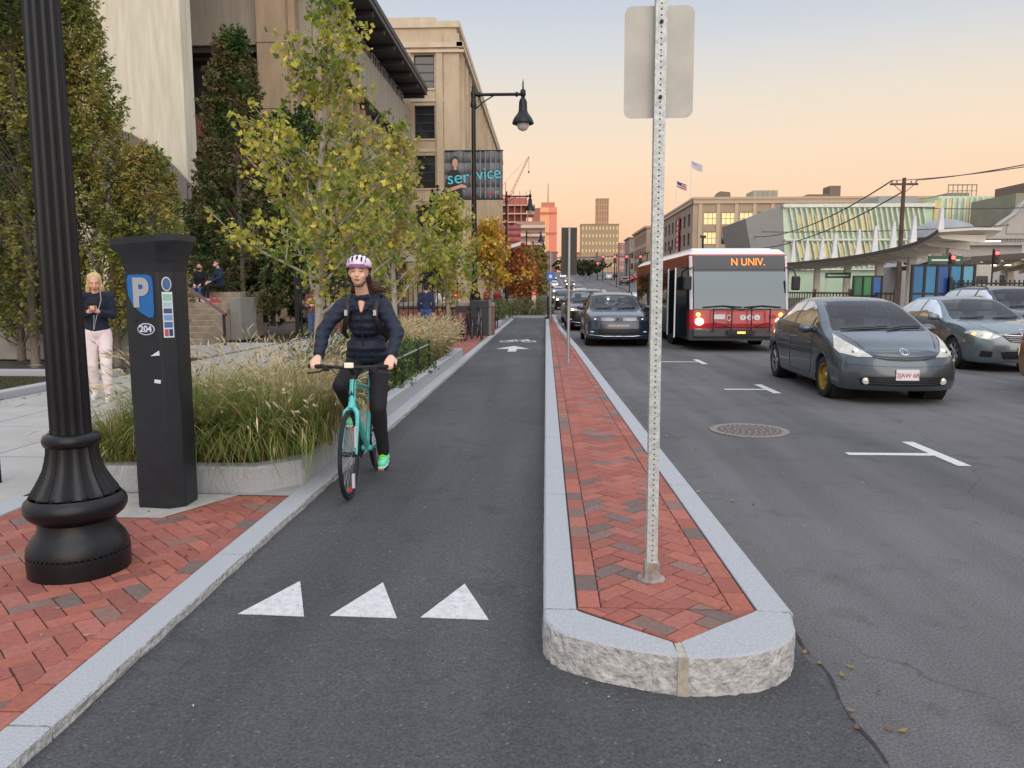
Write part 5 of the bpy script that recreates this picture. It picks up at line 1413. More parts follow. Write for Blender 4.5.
for k, x in enumerate((-2.6, -1.7, -.9, -.1)):
    shrub('hedge_shrub', (x, 47.5+k*.6, .0), (.75, 1.4, 1.0), 900, .11, FARG, 'brownish green shrub closing the end of the bike lane', group='shrubs across the end of the lane')

# --- parked bicycles, cabinet and bench on the brick strip
kb = thing('utility_box', 'plain dark grey cabinet standing on the brick strip behind the parked bicycles', 'cabinet', (-2.22, 26.5, SZ))
b = MB(); b.box(-.36, .27, -.3, .3, 0, 1.2); b.build('cabinet', mat('cabinet_grey', (.05, .055, .055), .5, .2), kb, bevel=.02)
b = MB(); b.box(.27, .36, -.29, .29, .02, 1.18); b.build('side_trim', mat('cabinet_pale', (.2, .2, .19), .6), kb, bevel=.01)
bn = thing('bench', 'dark bench facing the lane beyond the grey cabinet', 'bench', (-2.25, 31.5, SZ))
b = MB()
for k in range(4): b.box(-.25+k*.13, -.14+k*.13, -.8, .8, .43, .46)
b.build('seat', M_dark, bn)
b = MB()
for k in range(3): b.box(-.33, -.30, -.8, .8, .55+k*.14, .65+k*.14)
b.build('backrest', M_dark, bn)
for y in (-.7, .7):
    b = MB(); b.tube([(-.2, y, 0), (-.24, y, .45), (-.31, y, .98)], .025, 6); b.tube([(.22, y, 0), (.24, y, .44), (.24, y, .65), (-.2, y, .67)], .025, 6); b.build('frame', M_dark, bn)
yb = thing('yellow_bag', 'small yellow bag on the end of the dark bench', 'bag', (-2.2, 30.9, SZ+.46))
b = MB(); b.ell((0, 0, .14), (.13, .1, .15), 10, 8); b.build('bag', mat('yellow_cloth', lin(215, 190, 60), .7), yb, smooth=60)
b = MB(); b.tube([(-.06, 0, .26), (-.03, 0, .36), (.03, 0, .36), (.06, 0, .26)], .012, 5); b.build('bag_handle', mat('yellow_cloth', lin(215, 190, 60), .7), yb)
# tiny black loop at the left edge of the frame
br = thing('bike_rack', 'rounded black end of a metal rack at the left edge of the frame', 'bike rack', (-4.05, 5.9, SZ))
b = MB(); b.tube([(-.6, 0, 0), (-.6, 0, .2), (-.55, 0, .34), (-.4, 0, .38), (-.1, 0, .38), (-.02, 0, .34), (0, 0, .2), (0, 0, 0)], .03, 10); b.build('hoop', M_black, br, smooth=60)
br.location = (-4.43, 5.9, SZ)
# red topped totems on the walk
for (x, y, lab) in ((-4.15, 36, 'white totem sign with a red top on the walk near the ginkgo trees'), (-.9, 58, 'second white totem sign with a red top beyond the end of the lane')):
    t = thing('totem_sign', lab, 'sign', (x, y, SZ)); b = MB(); b.box(-.16, .16, -.06, .06, 0, 1.15); b.build('panel', mat('totem_white', lin(215, 195, 170), .6), t, bevel=.01)
    b = MB(); b.box(-.17, .17, -.07, .07, 1.15, 1.5); b.build('red_top', mat('totem_red', lin(200, 50, 45), .5), t, bevel=.01)
    b = MB(); b.box(-.1, .1, -.077, -.073, 1.28, 1.34); b.build('stripe', M_white, t)
# ---------------------------------------------------------------- trees
def limb(b, p, d, L_, r0, r1, n=6, wob=.06, up=.0):
    pts = [Vector(p)]; d = Vector(d).normalized(); rs = [r0]
    for i in range(n):
        d = (d+Vector(rng.normal(0, wob, 3))+Vector((0, 0, up/n))).normalized(); pts.append(pts[-1]+d*L_/n); rs.append(r0+(r1-r0)*(i+1)/n)
    b.tube(pts, rs, 6, cap=False); return pts
def ginkgo(loc, h, span, nbr, leaf, nl, cols, label, trunk_r=.055, lean=(.06, 0), bark=None, group=None, start=.28, name='young_ginkgo_tree', scatter=.075, top_taper=.75, cat='tree', ang=.75, tp=1.15):
    root = thing(name, label, cat, loc, 0, group); b = MB()
    pts = [Vector((lean[0]*h*t+.03*math.sin(t*9), lean[1]*h*t+.03*math.cos(t*7), h*t)) for t in np.linspace(0, 1, 12)]
    b.tube(pts, [trunk_r*(1-.85*t) for t in np.linspace(0, 1, 12)], 10, cap=False); b.build('trunk', bark or M_bark_pale, root, smooth=60)
    b = MB(); C = []; D = []
    for k in range(nbr):
        t = start+(.97-start)*k/(nbr-1); i = t*11; i0 = min(int(i), 10); p = pts[i0].lerp(pts[i0+1], i-i0)
        a = k*2.4+rng.uniform(-.4, .4); L_ = span*(1-top_taper*((t-start)/(1-start))**tp)*rng.uniform(.8, 1.12)
        el = ang+rng.uniform(-.15, .2)+.3*t
        d = (math.cos(a)*math.cos(el), math.sin(a)*math.cos(el), math.sin(el))
        bp = limb(b, p, d, L_, .02*(1-.5*t)+.004, .005, 7, .09, .1)
        br = [bp]
        for m in range(3 if L_ > .7 else 1):
            j = int(rng.integers(2, 6)); dd = (bp[j+1]-bp[j]).normalized()+Vector(rng.normal(0, .55, 3)); br.append(limb(b, bp[j], dd, L_*rng.uniform(.3, .55), .009, .003, 4, .1, .15))
        for q in br:
            for s0, s1 in zip(q, q[1:]):
                m = max(1, int((s1-s0).length*nl/6+rng.random()*.9))     # leaf spurs with a fan of leaves each
                u = rng.random(m)[:, None]
                q_ = np.array(s0)[None]*(1-u)+np.array(s1)[None]*u+rng.normal(0, scatter*.8, (m, 3))
                C.append(np.repeat(q_, 7, 0)+rng.normal(0, leaf*.62, (m*7, 3)))
    m = int(nl*1.2*(1-start)*h*.3); u = rng.uniform(.75, 1, m)
    C.append(np.stack([lean[0]*h*u, lean[1]*h*u, h*u+.05], 1)+rng.normal(0, scatter, (m, 3)))
    b.build('branches', bark or M_bark_pale, root, smooth=60)
    C = np.concatenate(C); nr = rng.normal(0, 1, C.shape); nr[:, 2] = np.abs(nr[:, 2])
    # clusters share a colour so the crown has lighter and darker clumps
    key = np.sin(C[:, 0]*5.1+C[:, 2]*3.3)+np.sin(C[:, 1]*4.7-C[:, 2]*4.1)+rng.normal(0, .7, len(C))
    cols = np.array(cols); ci = np.clip(((key+2.4)/4.8*len(cols)).astype(int), 0, len(cols)-1)
    V, F, _ = leaves_at(C, nr, leaf, [(1, 1, 1)], kite=.9)
    cc = cols[ci]*rng.uniform(.8, 1.2, (len(C), 1))
    ngon_obj('crown', V, F, np.repeat(cc, 4, 0), M_leaf, root)
    return root
YG = [lin(98, 120, 48), lin(124, 142, 58), lin(156, 166, 70), lin(188, 184, 82), lin(218, 202, 92), lin(170, 158, 92), lin(112, 132, 56), lin(140, 154, 66)]
ginkgo((-2.95, 9.55, .2), 5.35, 2.1, 38, .07, 72, YG, 'young ginkgo with yellow green leaves and pale trunk behind the cyclist', .062, (.07, .02), start=.2, top_taper=.93, tp=.8, ang=.6, scatter=.06)
ginkgo((-3.05, 15.2, .2), 4.3, 1.6, 24, .09, 40, [YG[1], YG[2], YG[5], YG[3], lin(176, 160, 90)], 'ginkgo with dull olive gold leaves just behind the cyclist', .07, (.03, 0), start=.25)
ginkgo((-3.0, 23.5, .05), 4.1, 2.0, 26, .125, 34, [YG[1], YG[2], YG[3], YG[5]], 'pale trunked ginkgo leaning beside the parked bicycles', .085, (.0, 0), start=.25, scatter=.12)
ginkgo((-4.8, 20.5, .05), 4.5, 2.0, 24, .12, 32, [YG[1], YG[2], YG[5], lin(156, 140, 92)], 'leafy olive ginkgo on the walk in front of the concrete building', .09, (-.01, 0), start=.2, scatter=.13)
YEL = [lin(206, 170, 60), lin(190, 150, 56), lin(222, 186, 74), lin(160, 140, 60), lin(176, 140, 60)]
ORG = [lin(176, 104, 58), lin(156, 88, 54), lin(190, 122, 62), lin(140, 92, 60), lin(170, 130, 70)]
OLV = [lin(120, 116, 60), lin(140, 126, 62), lin(104, 104, 56), lin(156, 132, 66)]
ginkgo((-2.95, 41, .1), 4.7, 2.3, 24, .19, 13, YEL, 'thin dark trunked tree with bright yellow leaves before the red banners', .08, (0, 0), M_bark, start=.25, scatter=.2, name='street_tree')
ginkgo((-2.6, 62, 0), 4.7, 2.5, 24, .27, 13, ORG, 'rusty orange street tree beyond the yellow tree', .1, (0, 0), M_bark, start=.22, scatter=.3, name='street_tree')
ginkgo((-2.4, 74, 0), 4.6, 2.6, 24, .4, 14, ORG[1:]+OLV[:1], 'darker orange street tree farther along the lane', .1, (0, 0), M_bark, start=.2, scatter=.35, name='street_tree')
ginkgo((-1.7, 86, 0), 5.0, 2.6, 22, .45, 13, OLV+ORG[2:3], 'olive street tree past the orange trees', .1, (0, 0), M_bark, start=.2, scatter=.38, name='street_tree')
ginkgo((-1.6, 108, zg(108)), 6, 3, 20, .6, 10, OLV, 'last olive street tree on the left side of the road', .1, (0, 0), M_bark, start=.2, scatter=.45, name='street_tree')

def dense_tree(loc, h, rx, ry, n, leaf, cols, label, name='hornbeam_tree', shape='column', group=None, z0=.6, cat='tree', clump=1.0, lean=0., tp=.25):
    root = thing(name, label, cat, loc, 0, group); b = MB()
    b.tube([(0, 0, 0), (.02, .03, h*.3), (lean*.5, -.02, h*.6), (lean, 0, h*.93)], [.09, .075, .05, .012], 8, cap=False); b.build('trunk', M_bark, root, smooth=60)
    def rad(t):
        if shape == 'column': return (math.sin(PI*min(1, (t+.12)*.82))**.7)*(1-tp*t) if t < .97 else .15
        if shape == 'cone': return (1-t)**.6*min(1, (t+.15)*5)
        return math.sqrt(max(0, 1-(2*t-1)**2))
    b = MB(); C = []; Nn = []
    nsp = n//26
    for k in range(nsp):
        t = rng.random()**.85; a = rng.uniform(0, 2*PI); rr = rad(t)
        lump = 1+.20*clump*math.sin(a*3+t*9+loc[0])+.14*clump*math.sin(a*5-t*17+loc[1])
        q = rng.uniform(.45, 1.0)**.6*rr*lump
        c = np.array([q*rx*math.cos(a)+lean*t, q*ry*math.sin(a), z0+(h-z0)*t])
        # a spray: leaves along a short twig pointing out and up
        d = np.array([math.cos(a)*.8, math.sin(a)*.8, .75+.5*t])+rng.normal(0, .25, 3); d /= np.linalg.norm(d)
        L_ = .42*min(1.3, h/6); u = rng.random((26, 1))
        C.append(c+d*L_*u+rng.normal(0, .055, (26, 3))*(1.3-u)); Nn.append(np.tile(d*.4+np.array([0, 0, .6]), (26, 1)))
        if k % 14 == 0: b.tube([(lean*t, 0, max(.3, c[2]-.9)), ((c[0]+lean*t)/2, c[1]/2, c[2]-.35), tuple(c), tuple(c+d*L_*.8)], [.02, .012, .006, .003], 5, cap=False)
    b.build('branches', M_bark, root)
    C = np.concatenate(C); Nn = np.concatenate(Nn)
    key = np.sin(C[:, 0]*2.9+C[:, 2]*2.1+loc[0])+np.sin(C[:, 1]*3.1-C[:, 2]*2.7)+rng.normal(0, .6, len(C))
    cols = np.array(cols); ci = np.clip(((key+2.3)/4.6*len(cols)).astype(int), 0, len(cols)-1)
    V, F, _ = leaves_at(C, Nn, leaf, [(1, 1, 1)], jitter=.6, kite=.5)
    ngon_obj('crown', V, F, np.repeat(cols[ci]*rng.uniform(.75, 1.2, (len(C), 1)), 4, 0), M_leaf, root)
    return root
HB = [lin(106, 118, 60), lin(126, 136, 68), lin(144, 148, 76), lin(164, 156, 82), lin(176, 154, 88), lin(130, 140, 72)]
HBD = [lin(84, 100, 54), lin(100, 114, 60), lin(118, 124, 66), lin(146, 138, 76)]
dense_tree((-10.2, 14.9, .05), 8.6, 1.2, 1.3, 42000, .10, HBD+HB[2:4], 'tall hornbeam at the far left edge behind the near lamp post')
dense_tree((-8.75, 15.3, .05), 7.8, .95, 1.0, 30000, .095, HB, 'golden green hornbeam column between the lamp post and pay station', lean=-.75, tp=.62)
dense_tree((-7.95, 15.4, .05), 4.2, .62, .7, 15000, .09, HB[1:], 'shorter bronze tipped hornbeam just behind the pay station', z0=.5)
dense_tree((-11.6, 16.5, .05), 8.0, 1.5, 1.3, 26000, .13, HBD, 'dark hornbeam partly cut off by the left edge of the frame')
DK = [lin(62, 86, 48), lin(74, 100, 54), lin(92, 116, 62), lin(54, 74, 42)]
BR = [lin(132, 118, 80), lin(116, 108, 68), lin(98, 102, 58), lin(142, 126, 90)]
dense_tree((-10.3, 25.9, .05), 9.7, 1.6, 1.4, 26000, .16, DK[1:3]+BR[:2]+[lin(96, 116, 62)], 'tall pointed dark hornbeam with a brown tip behind the ginkgo', shape='cone')
dense_tree((-11.7, 27.3, .05), 6.6, 1.3, 1.2, 13000, .17, BR+DK[:2], 'brownish hornbeam beside the pointed dark one', shape='cone')
dense_tree((-8.9, 27.6, .05), 7.6, 1.4, 1.2, 13000, .18, DK+HB[:1], 'deep green hornbeam behind the ginkgo crown', shape='column')
for k, (x, y, h, rx) in enumerate(((-13.2, 27.6, 4.2, 1.5), (-11.6, 27.4, 4.3, 1.5), (-9.9, 27.6, 3.9, 1.4), (-8.2, 27.4, 3.7, 1.4), (-6.6, 27.9, 3.6, 1.2))):
    dense_tree((x, y, 0.3), h, rx, .9, 6500, .13, DK, 'dark green hedge bush behind the steps and black fence', name='hedge_bush', shape='round', z0=.0, group='dark hedge bushes behind the steps', cat='bush', clump=.6)
dense_tree((-9.6, 62.5, 0), 14.0, 1.1, 1.1, 3500, .3, [lin(48, 74, 44), lin(60, 88, 50)], 'slim dark evergreen climbing the tan stone building', name='evergreen_tree', z0=9.0) if False else None
dense_tree((-8.3, 60.5, 0), 9.2, .95, .9, 3500, .26, [lin(48, 74, 44), lin(58, 86, 50), lin(40, 62, 36)], 'slim dark evergreen in front of the tan stone building', name='evergreen_tree', z0=1.)
# green trees in the median far away
for k, (x, y, h, r_) in enumerate(((9.5, 190, 4.5, 2.5), (12, 215, 4, 3), (11, 245, 5, 4), (6, 262, 5, 4), (17, 260, 5, 4))):
    dense_tree((x, y, zg(y)), h, r_, r_, 1600, .9, [lin(58, 72, 48), lin(72, 84, 54), lin(90, 92, 60)], 'distant dark green tree by the traffic lights', name='distant_tree', shape='round', z0=1.5, group='distant trees along the median')
# ---------------------------------------------------------------- buildings
def PT(axis, pos, a, z, d, out):
    # d = distance behind the wall face; out = outward direction sign
    return (a, pos-out*d, z) if axis == 'y' else (pos-out*d, a, z)
def wall(parent, axis, pos, out, a0, a1, z0, z1, ops, depth, m, name='wall'):
    A = sorted(set([a0, a1]+[v for o in ops for v in o[:2] if a0 < v < a1])); Z = sorted(set([z0, z1]+[v for o in ops for v in o[2:4] if z0 < v < z1]))
    b = MB()
    for i in range(len(A)-1):
        for j in range(len(Z)-1):
            ca, cz = (A[i]+A[i+1])/2, (Z[j]+Z[j+1])/2
            if any(o[0] < ca < o[1] and o[2] < cz < o[3] for o in ops): continue
            b.add([PT(axis, pos, a, z, 0, out) for a, z in ((A[i], Z[j]), (A[i+1], Z[j]), (A[i+1], Z[j+1]), (A[i], Z[j+1]))], [(0, 1, 2, 3)])
    for o in ops:
        c = [(o[0], o[2]), (o[1], o[2]), (o[1], o[3]), (o[0], o[3])]
        for k in range(4):
            p, q = c[k], c[(k+1) % 4]
            b.add([PT(axis, pos, p[0], p[1], 0, out), PT(axis, pos, q[0], q[1], 0, out), PT(axis, pos, q[0], q[1], depth, out), PT(axis, pos, p[0], p[1], depth, out)], [(0, 1, 2, 3)])
    return b.build(name, m, parent)
def bx(b, axis, pos, out, a0, a1, z0, z1, d0, d1, m=0):
    p = PT(axis, pos, a0, z0, d0, out); q = PT(axis, pos, a1, z1, d1, out)
    b.box(min(p[0], q[0]), max(p[0], q[0]), min(p[1], q[1]), max(p[1], q[1]), z0, z1, m)
WIN = {}
def window(parent, axis, pos, out, o, depth, mf, mg, nx=1, nz=2, fr=.06, sill=None):
    """frame mesh + pane child; identical windows share their mesh data"""
    w, h = round(o[1]-o[0], 3), round(o[3]-o[2], 3); key = (axis, out, w, h, nx, nz, mf.name, mg.name, fr, bool(sill))
    loc = PT(axis, pos, (o[0]+o[1])/2, o[2], depth, out)
    if key not in WIN:
        b = MB(); t = .05
        def q(a0, a1, z0, z1, d0=0, d1=-t): bx(b, axis, 0, out, a0, a1, z0, z1, d0, d1)
        q(-w/2, -w/2+fr, 0, h); q(w/2-fr, w/2, 0, h); q(-w/2+fr, w/2-fr, 0, fr); q(-w/2+fr, w/2-fr, h-fr, h)
        for k in range(1, nx): x = -w/2+w*k/nx; q(x-fr*.4, x+fr*.4, fr, h-fr, 0, -t*.8)
        for k in range(1, nz): z = h*k/nz; q(-w/2+fr, w/2-fr, z-fr*.4, z+fr*.4, 0, -t*.9)
        f = b.build('window', mf, parent, loc=loc)
        b = MB(); bx(b, axis, 0, out, -w/2, w/2, 0, h, .02, .01); p = b.build('pane', mg, f)
        s_ = None
        if sill:
            b = MB(); bx(b, axis, 0, out, -w/2-.08, w/2+.08, -.12, -.002, -depth-.1, .0); s_ = b.build('sill', sill, f)
        WIN[key] = (f.data, p.data, s_.data if s_ else None)
        return f
    d = WIN[key]; f = link('window', d[0], parent, loc); link('pane', d[1], f)
    if d[2]: link('sill', d[2], f)
    return f
M_pane = mat('window_pane', (.03, .035, .04), .08, spec=.8, var=.3, vscale=.4)
M_panelit = mat('window_lit', (.5, .42, .25), .4, emit=(1, .72, .32), estr=.75, var=.3, vscale=.7)
M_frame_d = mat('frame_dark', (.06, .055, .05), .5, .2)
M_frame_w = mat('frame_white', (.6, .6, .58), .5)
M_tanstone = mat('tan_stone', lin(196, 178, 150), .85, var=.13, vscale=.8, bump=.2, bscale=20, detail=9, stretch=(1, 1, .45))
M_tantrim = mat('tan_trim', lin(208, 192, 166), .85, var=.1, vscale=1.5)
M_panel = mat('concrete_panel', lin(158, 150, 134), .8, var=.14, vscale=.9, stretch=(2, 2, .25), bump=.1, bscale=25, detail=8)
M_pier = mat('pier_concrete', lin(168, 148, 122), .85, var=.12, vscale=1.2, stretch=(2, 2, .4))
M_eave = mat('eave_dark', (.05, .045, .042), .6)
M_redbrick = brickwall('red_brick', lin(156, 96, 84), lin(140, 84, 76), lin(140, 110, 100), 1)
M_pinkbrick = brickwall('pink_brick', lin(160, 110, 98), lin(148, 98, 90), lin(150, 124, 112), 1)
M_cream = mat('cream_concrete', lin(212, 206, 184), .85, var=.12, vscale=1.3, stretch=(3, 3, .3), bump=.15, bscale=20, detail=9)
M_zinc = mat('zinc_panel', lin(112, 110, 108), .4, .5, var=.1, vscale=2)

# --- cream tower-like building at the left with a curved metal skirt
cb = thing('campus_building', 'cream concrete building with a curved grey metal skirt at the upper left', 'building', (0, 0, 0))
b = MB(); b.prism([(-19.6, 0), (-13.9, 0), (-13.9, 20), (-19.6, 20)], 30.0, 30.9, axis='y'); b.build('wall', M_cream, cb)
b = MB(); b.box(-26, -19.75, 31, 36, 0, 20); b.build('side_wing', mat('wing_brown', lin(130, 96, 70), .8, var=.1, vscale=1), cb)
for k in range(5):
    b = MB(); b.box(-25.4, -20.3, 30.9, 31.0, 2.5+k*3.4, 4.6+k*3.4); b.build('window_band', M_pane, cb)
b = MB(); n = 8
# overlapping metal sheets whose top follows a falling arc
for k in range(n):
    x0 = -17.6+k*.55; x1 = x0+.53
    t0, t1 = (x0+17.6)/4.6, (x1+17.6)/4.6
    zt = lambda t: 7.9-3.6*max(0, t-.05)**2.0
    b.prism([(x0, 3.4), (x1, 3.4), (x1, zt(t1)), (x0, zt(t0))], 29.6+.02*(k % 2), 29.9, axis='y')
b.build('metal_skirt', M_zinc, cb)
b = MB(); b.box(-17.6, -13.2, 29.7, 30, 3.2, 3.39); b.build('skirt_sill', M_eave, cb)
b = MB(); b.box(-26, -15.2, 30.1, 36, 20.01, 20.5); b.build('roof', M_eave, cb)

# --- concrete panel academic building, gable towards us and long street side
ac = thing('academic_building', 'long grey panelled building with brick infill and a dark overhanging roof', 'building', (0, 0, 0))
FX, FY, FE = -11.2, 39.0, 64.6
ops = [(-21.5+k*2.6, -19.3+k*2.6, z0, z1) for k in range(3) for z0, z1 in ((10.6, 12.7), (5.4, 7.6))]
wall(ac, 'y', FY+.9, -1, -24, FX-1.2, 0, 13.3, [(-24+.2+k*2.5, -24+2.6+k*2.5, z0, z1) for k in range(4) for z0, z1 in ((10.3, 13.2), (5.4, 7.6))], .3, M_redbrick, 'wall')
for k in range(4):
    for z0, z1 in ((10.3, 13.2), (5.4, 7.6)): window(ac, 'y', FY+.9, -1, (-24+.2+k*2.5, -24+2.6+k*2.5, z0, z1), .28, M_frame_d, M_pane, 2, 1)
b = MB()
for k in range(4): x1 = -14.15-k*3.45; b.box(x1-3.42, x1, FY-.1, FY+.9, 13.55, 16.35)
b.build('fascia_panels', M_panel, ac, bevel=.03)
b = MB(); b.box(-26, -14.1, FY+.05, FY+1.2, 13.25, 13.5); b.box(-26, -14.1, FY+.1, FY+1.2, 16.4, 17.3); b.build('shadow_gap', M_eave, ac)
b = MB(); b.box(-14.1, -12.65, FY-.55, FY+1.4, 0, 17.3); b.box(-12.65, -12.3, FY-.2, FY+1.4, 0, 17.3); pr_ = b.build('corner_pier', M_pier, ac, bevel=.02)
for z in (3.5, 6.8, 10.4, 13.5): 
    b = MB(); b.box(-14.11, -12.64, FY-.56, FY-.545, z, z+.03); b.build('pour_joint', M_eave, pr_)
# street side: spandrel units, recessed glazing, piers and brick
b = MB(); n = 8; st_ = (FE-FY-.6)/n
for k in range(n): y0 = FY+.6+k*st_; b.box(FX-.5, FX+.15, y0+.04, y0+st_-.04, 13.25, 15.9)
b.build('spandrel_panels', M_panel, ac, bevel=.03)
b = MB()
for k in range(n): y0 = FY+.6+k*st_; b.prism([(FX-.5, 12.7), (FX-.02, 13.15), (FX-.5, 13.2)], y0+.3, y0+st_-.3, axis='y')
b.box(FX-.5, FX-.46, FY+.6, FE, 10.4, 13.2); b.build('recess', M_eave, ac)
ops = [(FY+.9+k*st_/2+.1, FY+.9+(k+1)*st_/2-.25, 15.95, 17.15) for k in range(2*n-1)]
for o in ops: window(ac, 'x', FX-.3, 1, o, .05, M_frame_w, M_pane, 2, 1, .05)
b = MB(); b.box(FX-1.2, FX-.5, FY+.5, FE, 13.3, 17.2); b.build('upper_core', M_panel, ac)
ops2 = [(FY+1.0+k*st_/2+.2, FY+1.0+(k+1)*st_/2-.4, z0, z1) for k in range(2*n-1) for z0, z1 in ((10.7, 12.6), (6.4, 8.6), (2.3, 4.6))]
wall(ac, 'x', FX-.42, 1, FY+.6, FE, 0, 12.9, ops2, .3, M_pinkbrick, 'street_wall')
for o in ops2: window(ac, 'x', FX-.42, 1, o, .25, M_frame_w if o[2] < 10 else M_frame_d, M_pane, 1, 2, .07)
for k in range(2*n):
    y = FY+.75+k*st_/2; b = MB(); b.box(FX-.42, FX-.12, y-.12, y+.12, 0, 12.7); b.build('pier', M_pier, ac)
b = MB(); b.box(FX-.42, FX+.1, FY+.6, FE, 9.0, 10.3); b.build('spandrel_panels', M_panel, ac, bevel=.02)
b = MB(); b.box(-26, FX+1.45, FY-.9, FE, 17.32, 17.62); b.box(-26, FX+1.5, FY-.95, FE, 17.63, 17.95); b.build('roof', M_eave, ac)
for k in range(9): y = FY+.2+k*3.1; MB().box(FX-.4, FX+1.3, y, y+.25, 17.0, 17.3).build('roof_beam', M_eave, ac)
b = MB(); b.box(-26, FX-1.2, FY+2, FE, 0, 17.2); b.build('core', M_panel, ac)

# --- tan stone deco building
tb = thing('stone_building', 'tall tan stone building with fluted piers and stacked windows', 'building', (0, 0, 0))
TX, TY, TE, TH = -7.45, 66.0, 126.0, 23.0
fo = [(x-.85, x+.85, 2.0+4.05*k, 4.7+4.05*k) for x in (-10.2, -12.9, -15.6, -18.3) for k in range(5)]
wall(tb, 'y', TY, -1, -22, TX, 0, TH, fo, .35, M_tanstone, 'front_wall')
for i, o in enumerate(fo): window(tb, 'y', TY, -1, o, .3, M_frame_d, M_pane, 1, 4, .09, M_tantrim)
so_ = [(TY+2.6+k*3.2, TY+4.2+k*3.2, 2.0+4.05*j, 4.7+4.05*j) for k in range(18) for j in range(5)]
wall(tb, 'x', TX, 1, TY, TE, 0, TH, so_, .4, M_tanstone, 'side_wall')
for o in so_: window(tb, 'x', TX, 1, o, .38, M_frame_d, M_pane, 1, 2, .09)
b = MB()
for k in range(19): y = TY+1.0+k*3.2; b.box(TX+.003, TX+.32, y, y+1.15, 0, TH-1.6); b.box(TX+.32, TX+.45, y+.3, y+.85, 0, TH-2.0)
b.build('side_piers', M_tanstone, tb)
b = MB()
for x in (-8.9, -11.55): b.box(x-.28, x+.28, TY-.22, TY-.003, 0, TH-1.8)
b.box(-8.55, TX+.2, TY-.12, TY-.003, 0, TH-.5); b.build('front_piers', M_tanstone, tb)
b = MB(); b.box(-22, TX+.5, TY-.3, TY-.003, TH-1.6, TH-1.2); b.box(-22, TX+.6, TY-.3, TY-.003, 21.0, 21.2); b.box(TX+.003, TX+.55, TY-.3, TE, TH-1.55, TH-1.15); b.box(-22, TX+.25, TY-.15, TE, TH, TH+.5); b.box(-22, -9.2, TY-.1, TE, TH+.5, TH+.8)
for j in range(5): b.box(-22, TX, TY-.08, TY-.003, 5.0+4.05*j, 5.25+4.05*j)
b.build('cornice', M_tantrim, tb)
b = MB(); b.box(-22, TX-.5, TY+.5, TE, .0, TH-.02); b.build('core', M_tanstone, tb)
# street level entrance lintel and brick pier by the walk
en = thing('entrance_portal', 'pale round ended lintel on a brown brick pier beside the walk', 'portal', (-6.0, 30, SZ))
b = MB(); b.box(-.45, .5, -.4, .4, 0, 2.6); b.build('pier', brickwall('brown_brick', lin(112, 74, 60), lin(96, 64, 54), lin(110, 94, 84)), en)
b = MB(); b.box(-.8, 1.6, -.5, .5, 2.62, 3.4); b.lathe([(.0, -.5), (.40, -.5), (.40, .5), (0, .5)], 20, (1.6, 0, 3.0), axis='y'); b.build('lintel', mat('lintel_stone', lin(176, 164, 144), .85, var=.15, vscale=4), en, bevel=.02)
# --- low wall behind the left lawn
lw = thing('retaining_wall', 'low grey concrete wall behind the mulch bed at the left edge', 'wall', (-10.4, 17.2, 0))
b = MB(); b.box(-6, .9, 0, .35, 0, 1.25); b.build('wall', M_concrete, lw, bevel=.02)
b = MB(); b.box(-6, .92, -.04, .39, 1.25, 1.36); b.build('coping', M_concrete, lw, bevel=.015)

# --- entrance steps with red handrail
stp = thing('entrance_steps', 'wide worn stone steps with leaves leading up to the left', 'steps', (-10.9, 21.4, SZ))
b = MB(); NS = 9; rise = .165; tread = .36
for k in range(NS): b.box(-2.6, 1.15, k*tread, NS*tread+1.6, k*rise, (k+1)*rise)
M_step = mat('step_stone', lin(168, 152, 130), .9, var=.2, vscale=4, bump=.3, bscale=50, detail=8)
b.build('steps', M_step, stp, bevel=.012)
b = MB(); b.box(1.16, 1.5, 2.0, 3.3, 0, 1.32); b.build('cheek_wall', mat('cheek_concrete', lin(150, 148, 140), .85, var=.12, vscale=3), stp, bevel=.015)
hr = thing('handrail', 'dark red square handrail sloping down the steps on a black post', 'handrail', (-9.0, 21.25, SZ))
b = MB(); b.tube([(.05, .0, .86), (-1.0, 1.0, 1.28), (-2.4, 2.3, 1.84)], .055, 4); b.build('rail', mat('rail_red', lin(104, 30, 34), .4, coat=.3), hr)
b = MB(); b.tube([(-.05, .08, 0), (-.05, .08, .87)], .04, 6); b.tube([(-2.2, 2.15, .9), (-2.2, 2.15, 1.76)], .035, 6); b.build('post', M_dark, hr)
# black picket fence with gate behind the bed
pf = thing('picket_fence', 'tall black picket fence and gate between the steps and the walk', 'fence', (-7.9, 24.2, SZ))
b = MB()
for k in range(34): x = k*.155; b.box(x-.014, x+.014, -.014, .014, .1, 1.85)
b.build('pickets', M_dark, pf)
b = MB()
for z in (.15, .95, 1.72): b.box(-.1, 5.3, -.02, .02, z, z+.05)
b.build('rails', M_dark, pf)
for x in (0, 1.6, 3.2, 4.8):
    b = MB(); b.box(x-.05, x+.05, -.05, .05, 0, 2.1); b.build('post', M_dark, pf)
b = MB(); b.box(2.1, 2.45, -.06, -.045, 1.35, 1.68); b.build('notice', mat('notice_white', (.6, .62, .64), .5), pf)
bsm = thing('basement_wall', 'low brick wall with dark openings behind the black fence', 'wall', (-7.8, 26.6, SZ))
b = MB(); b.box(-.5, 6, 0, .5, 0, 1.0); b.build('wall', M_redbrick, bsm); b = MB(); b.box(-.5, 6, -.04, .5, 1.0, 1.12); b.build('coping', M_concrete, bsm)

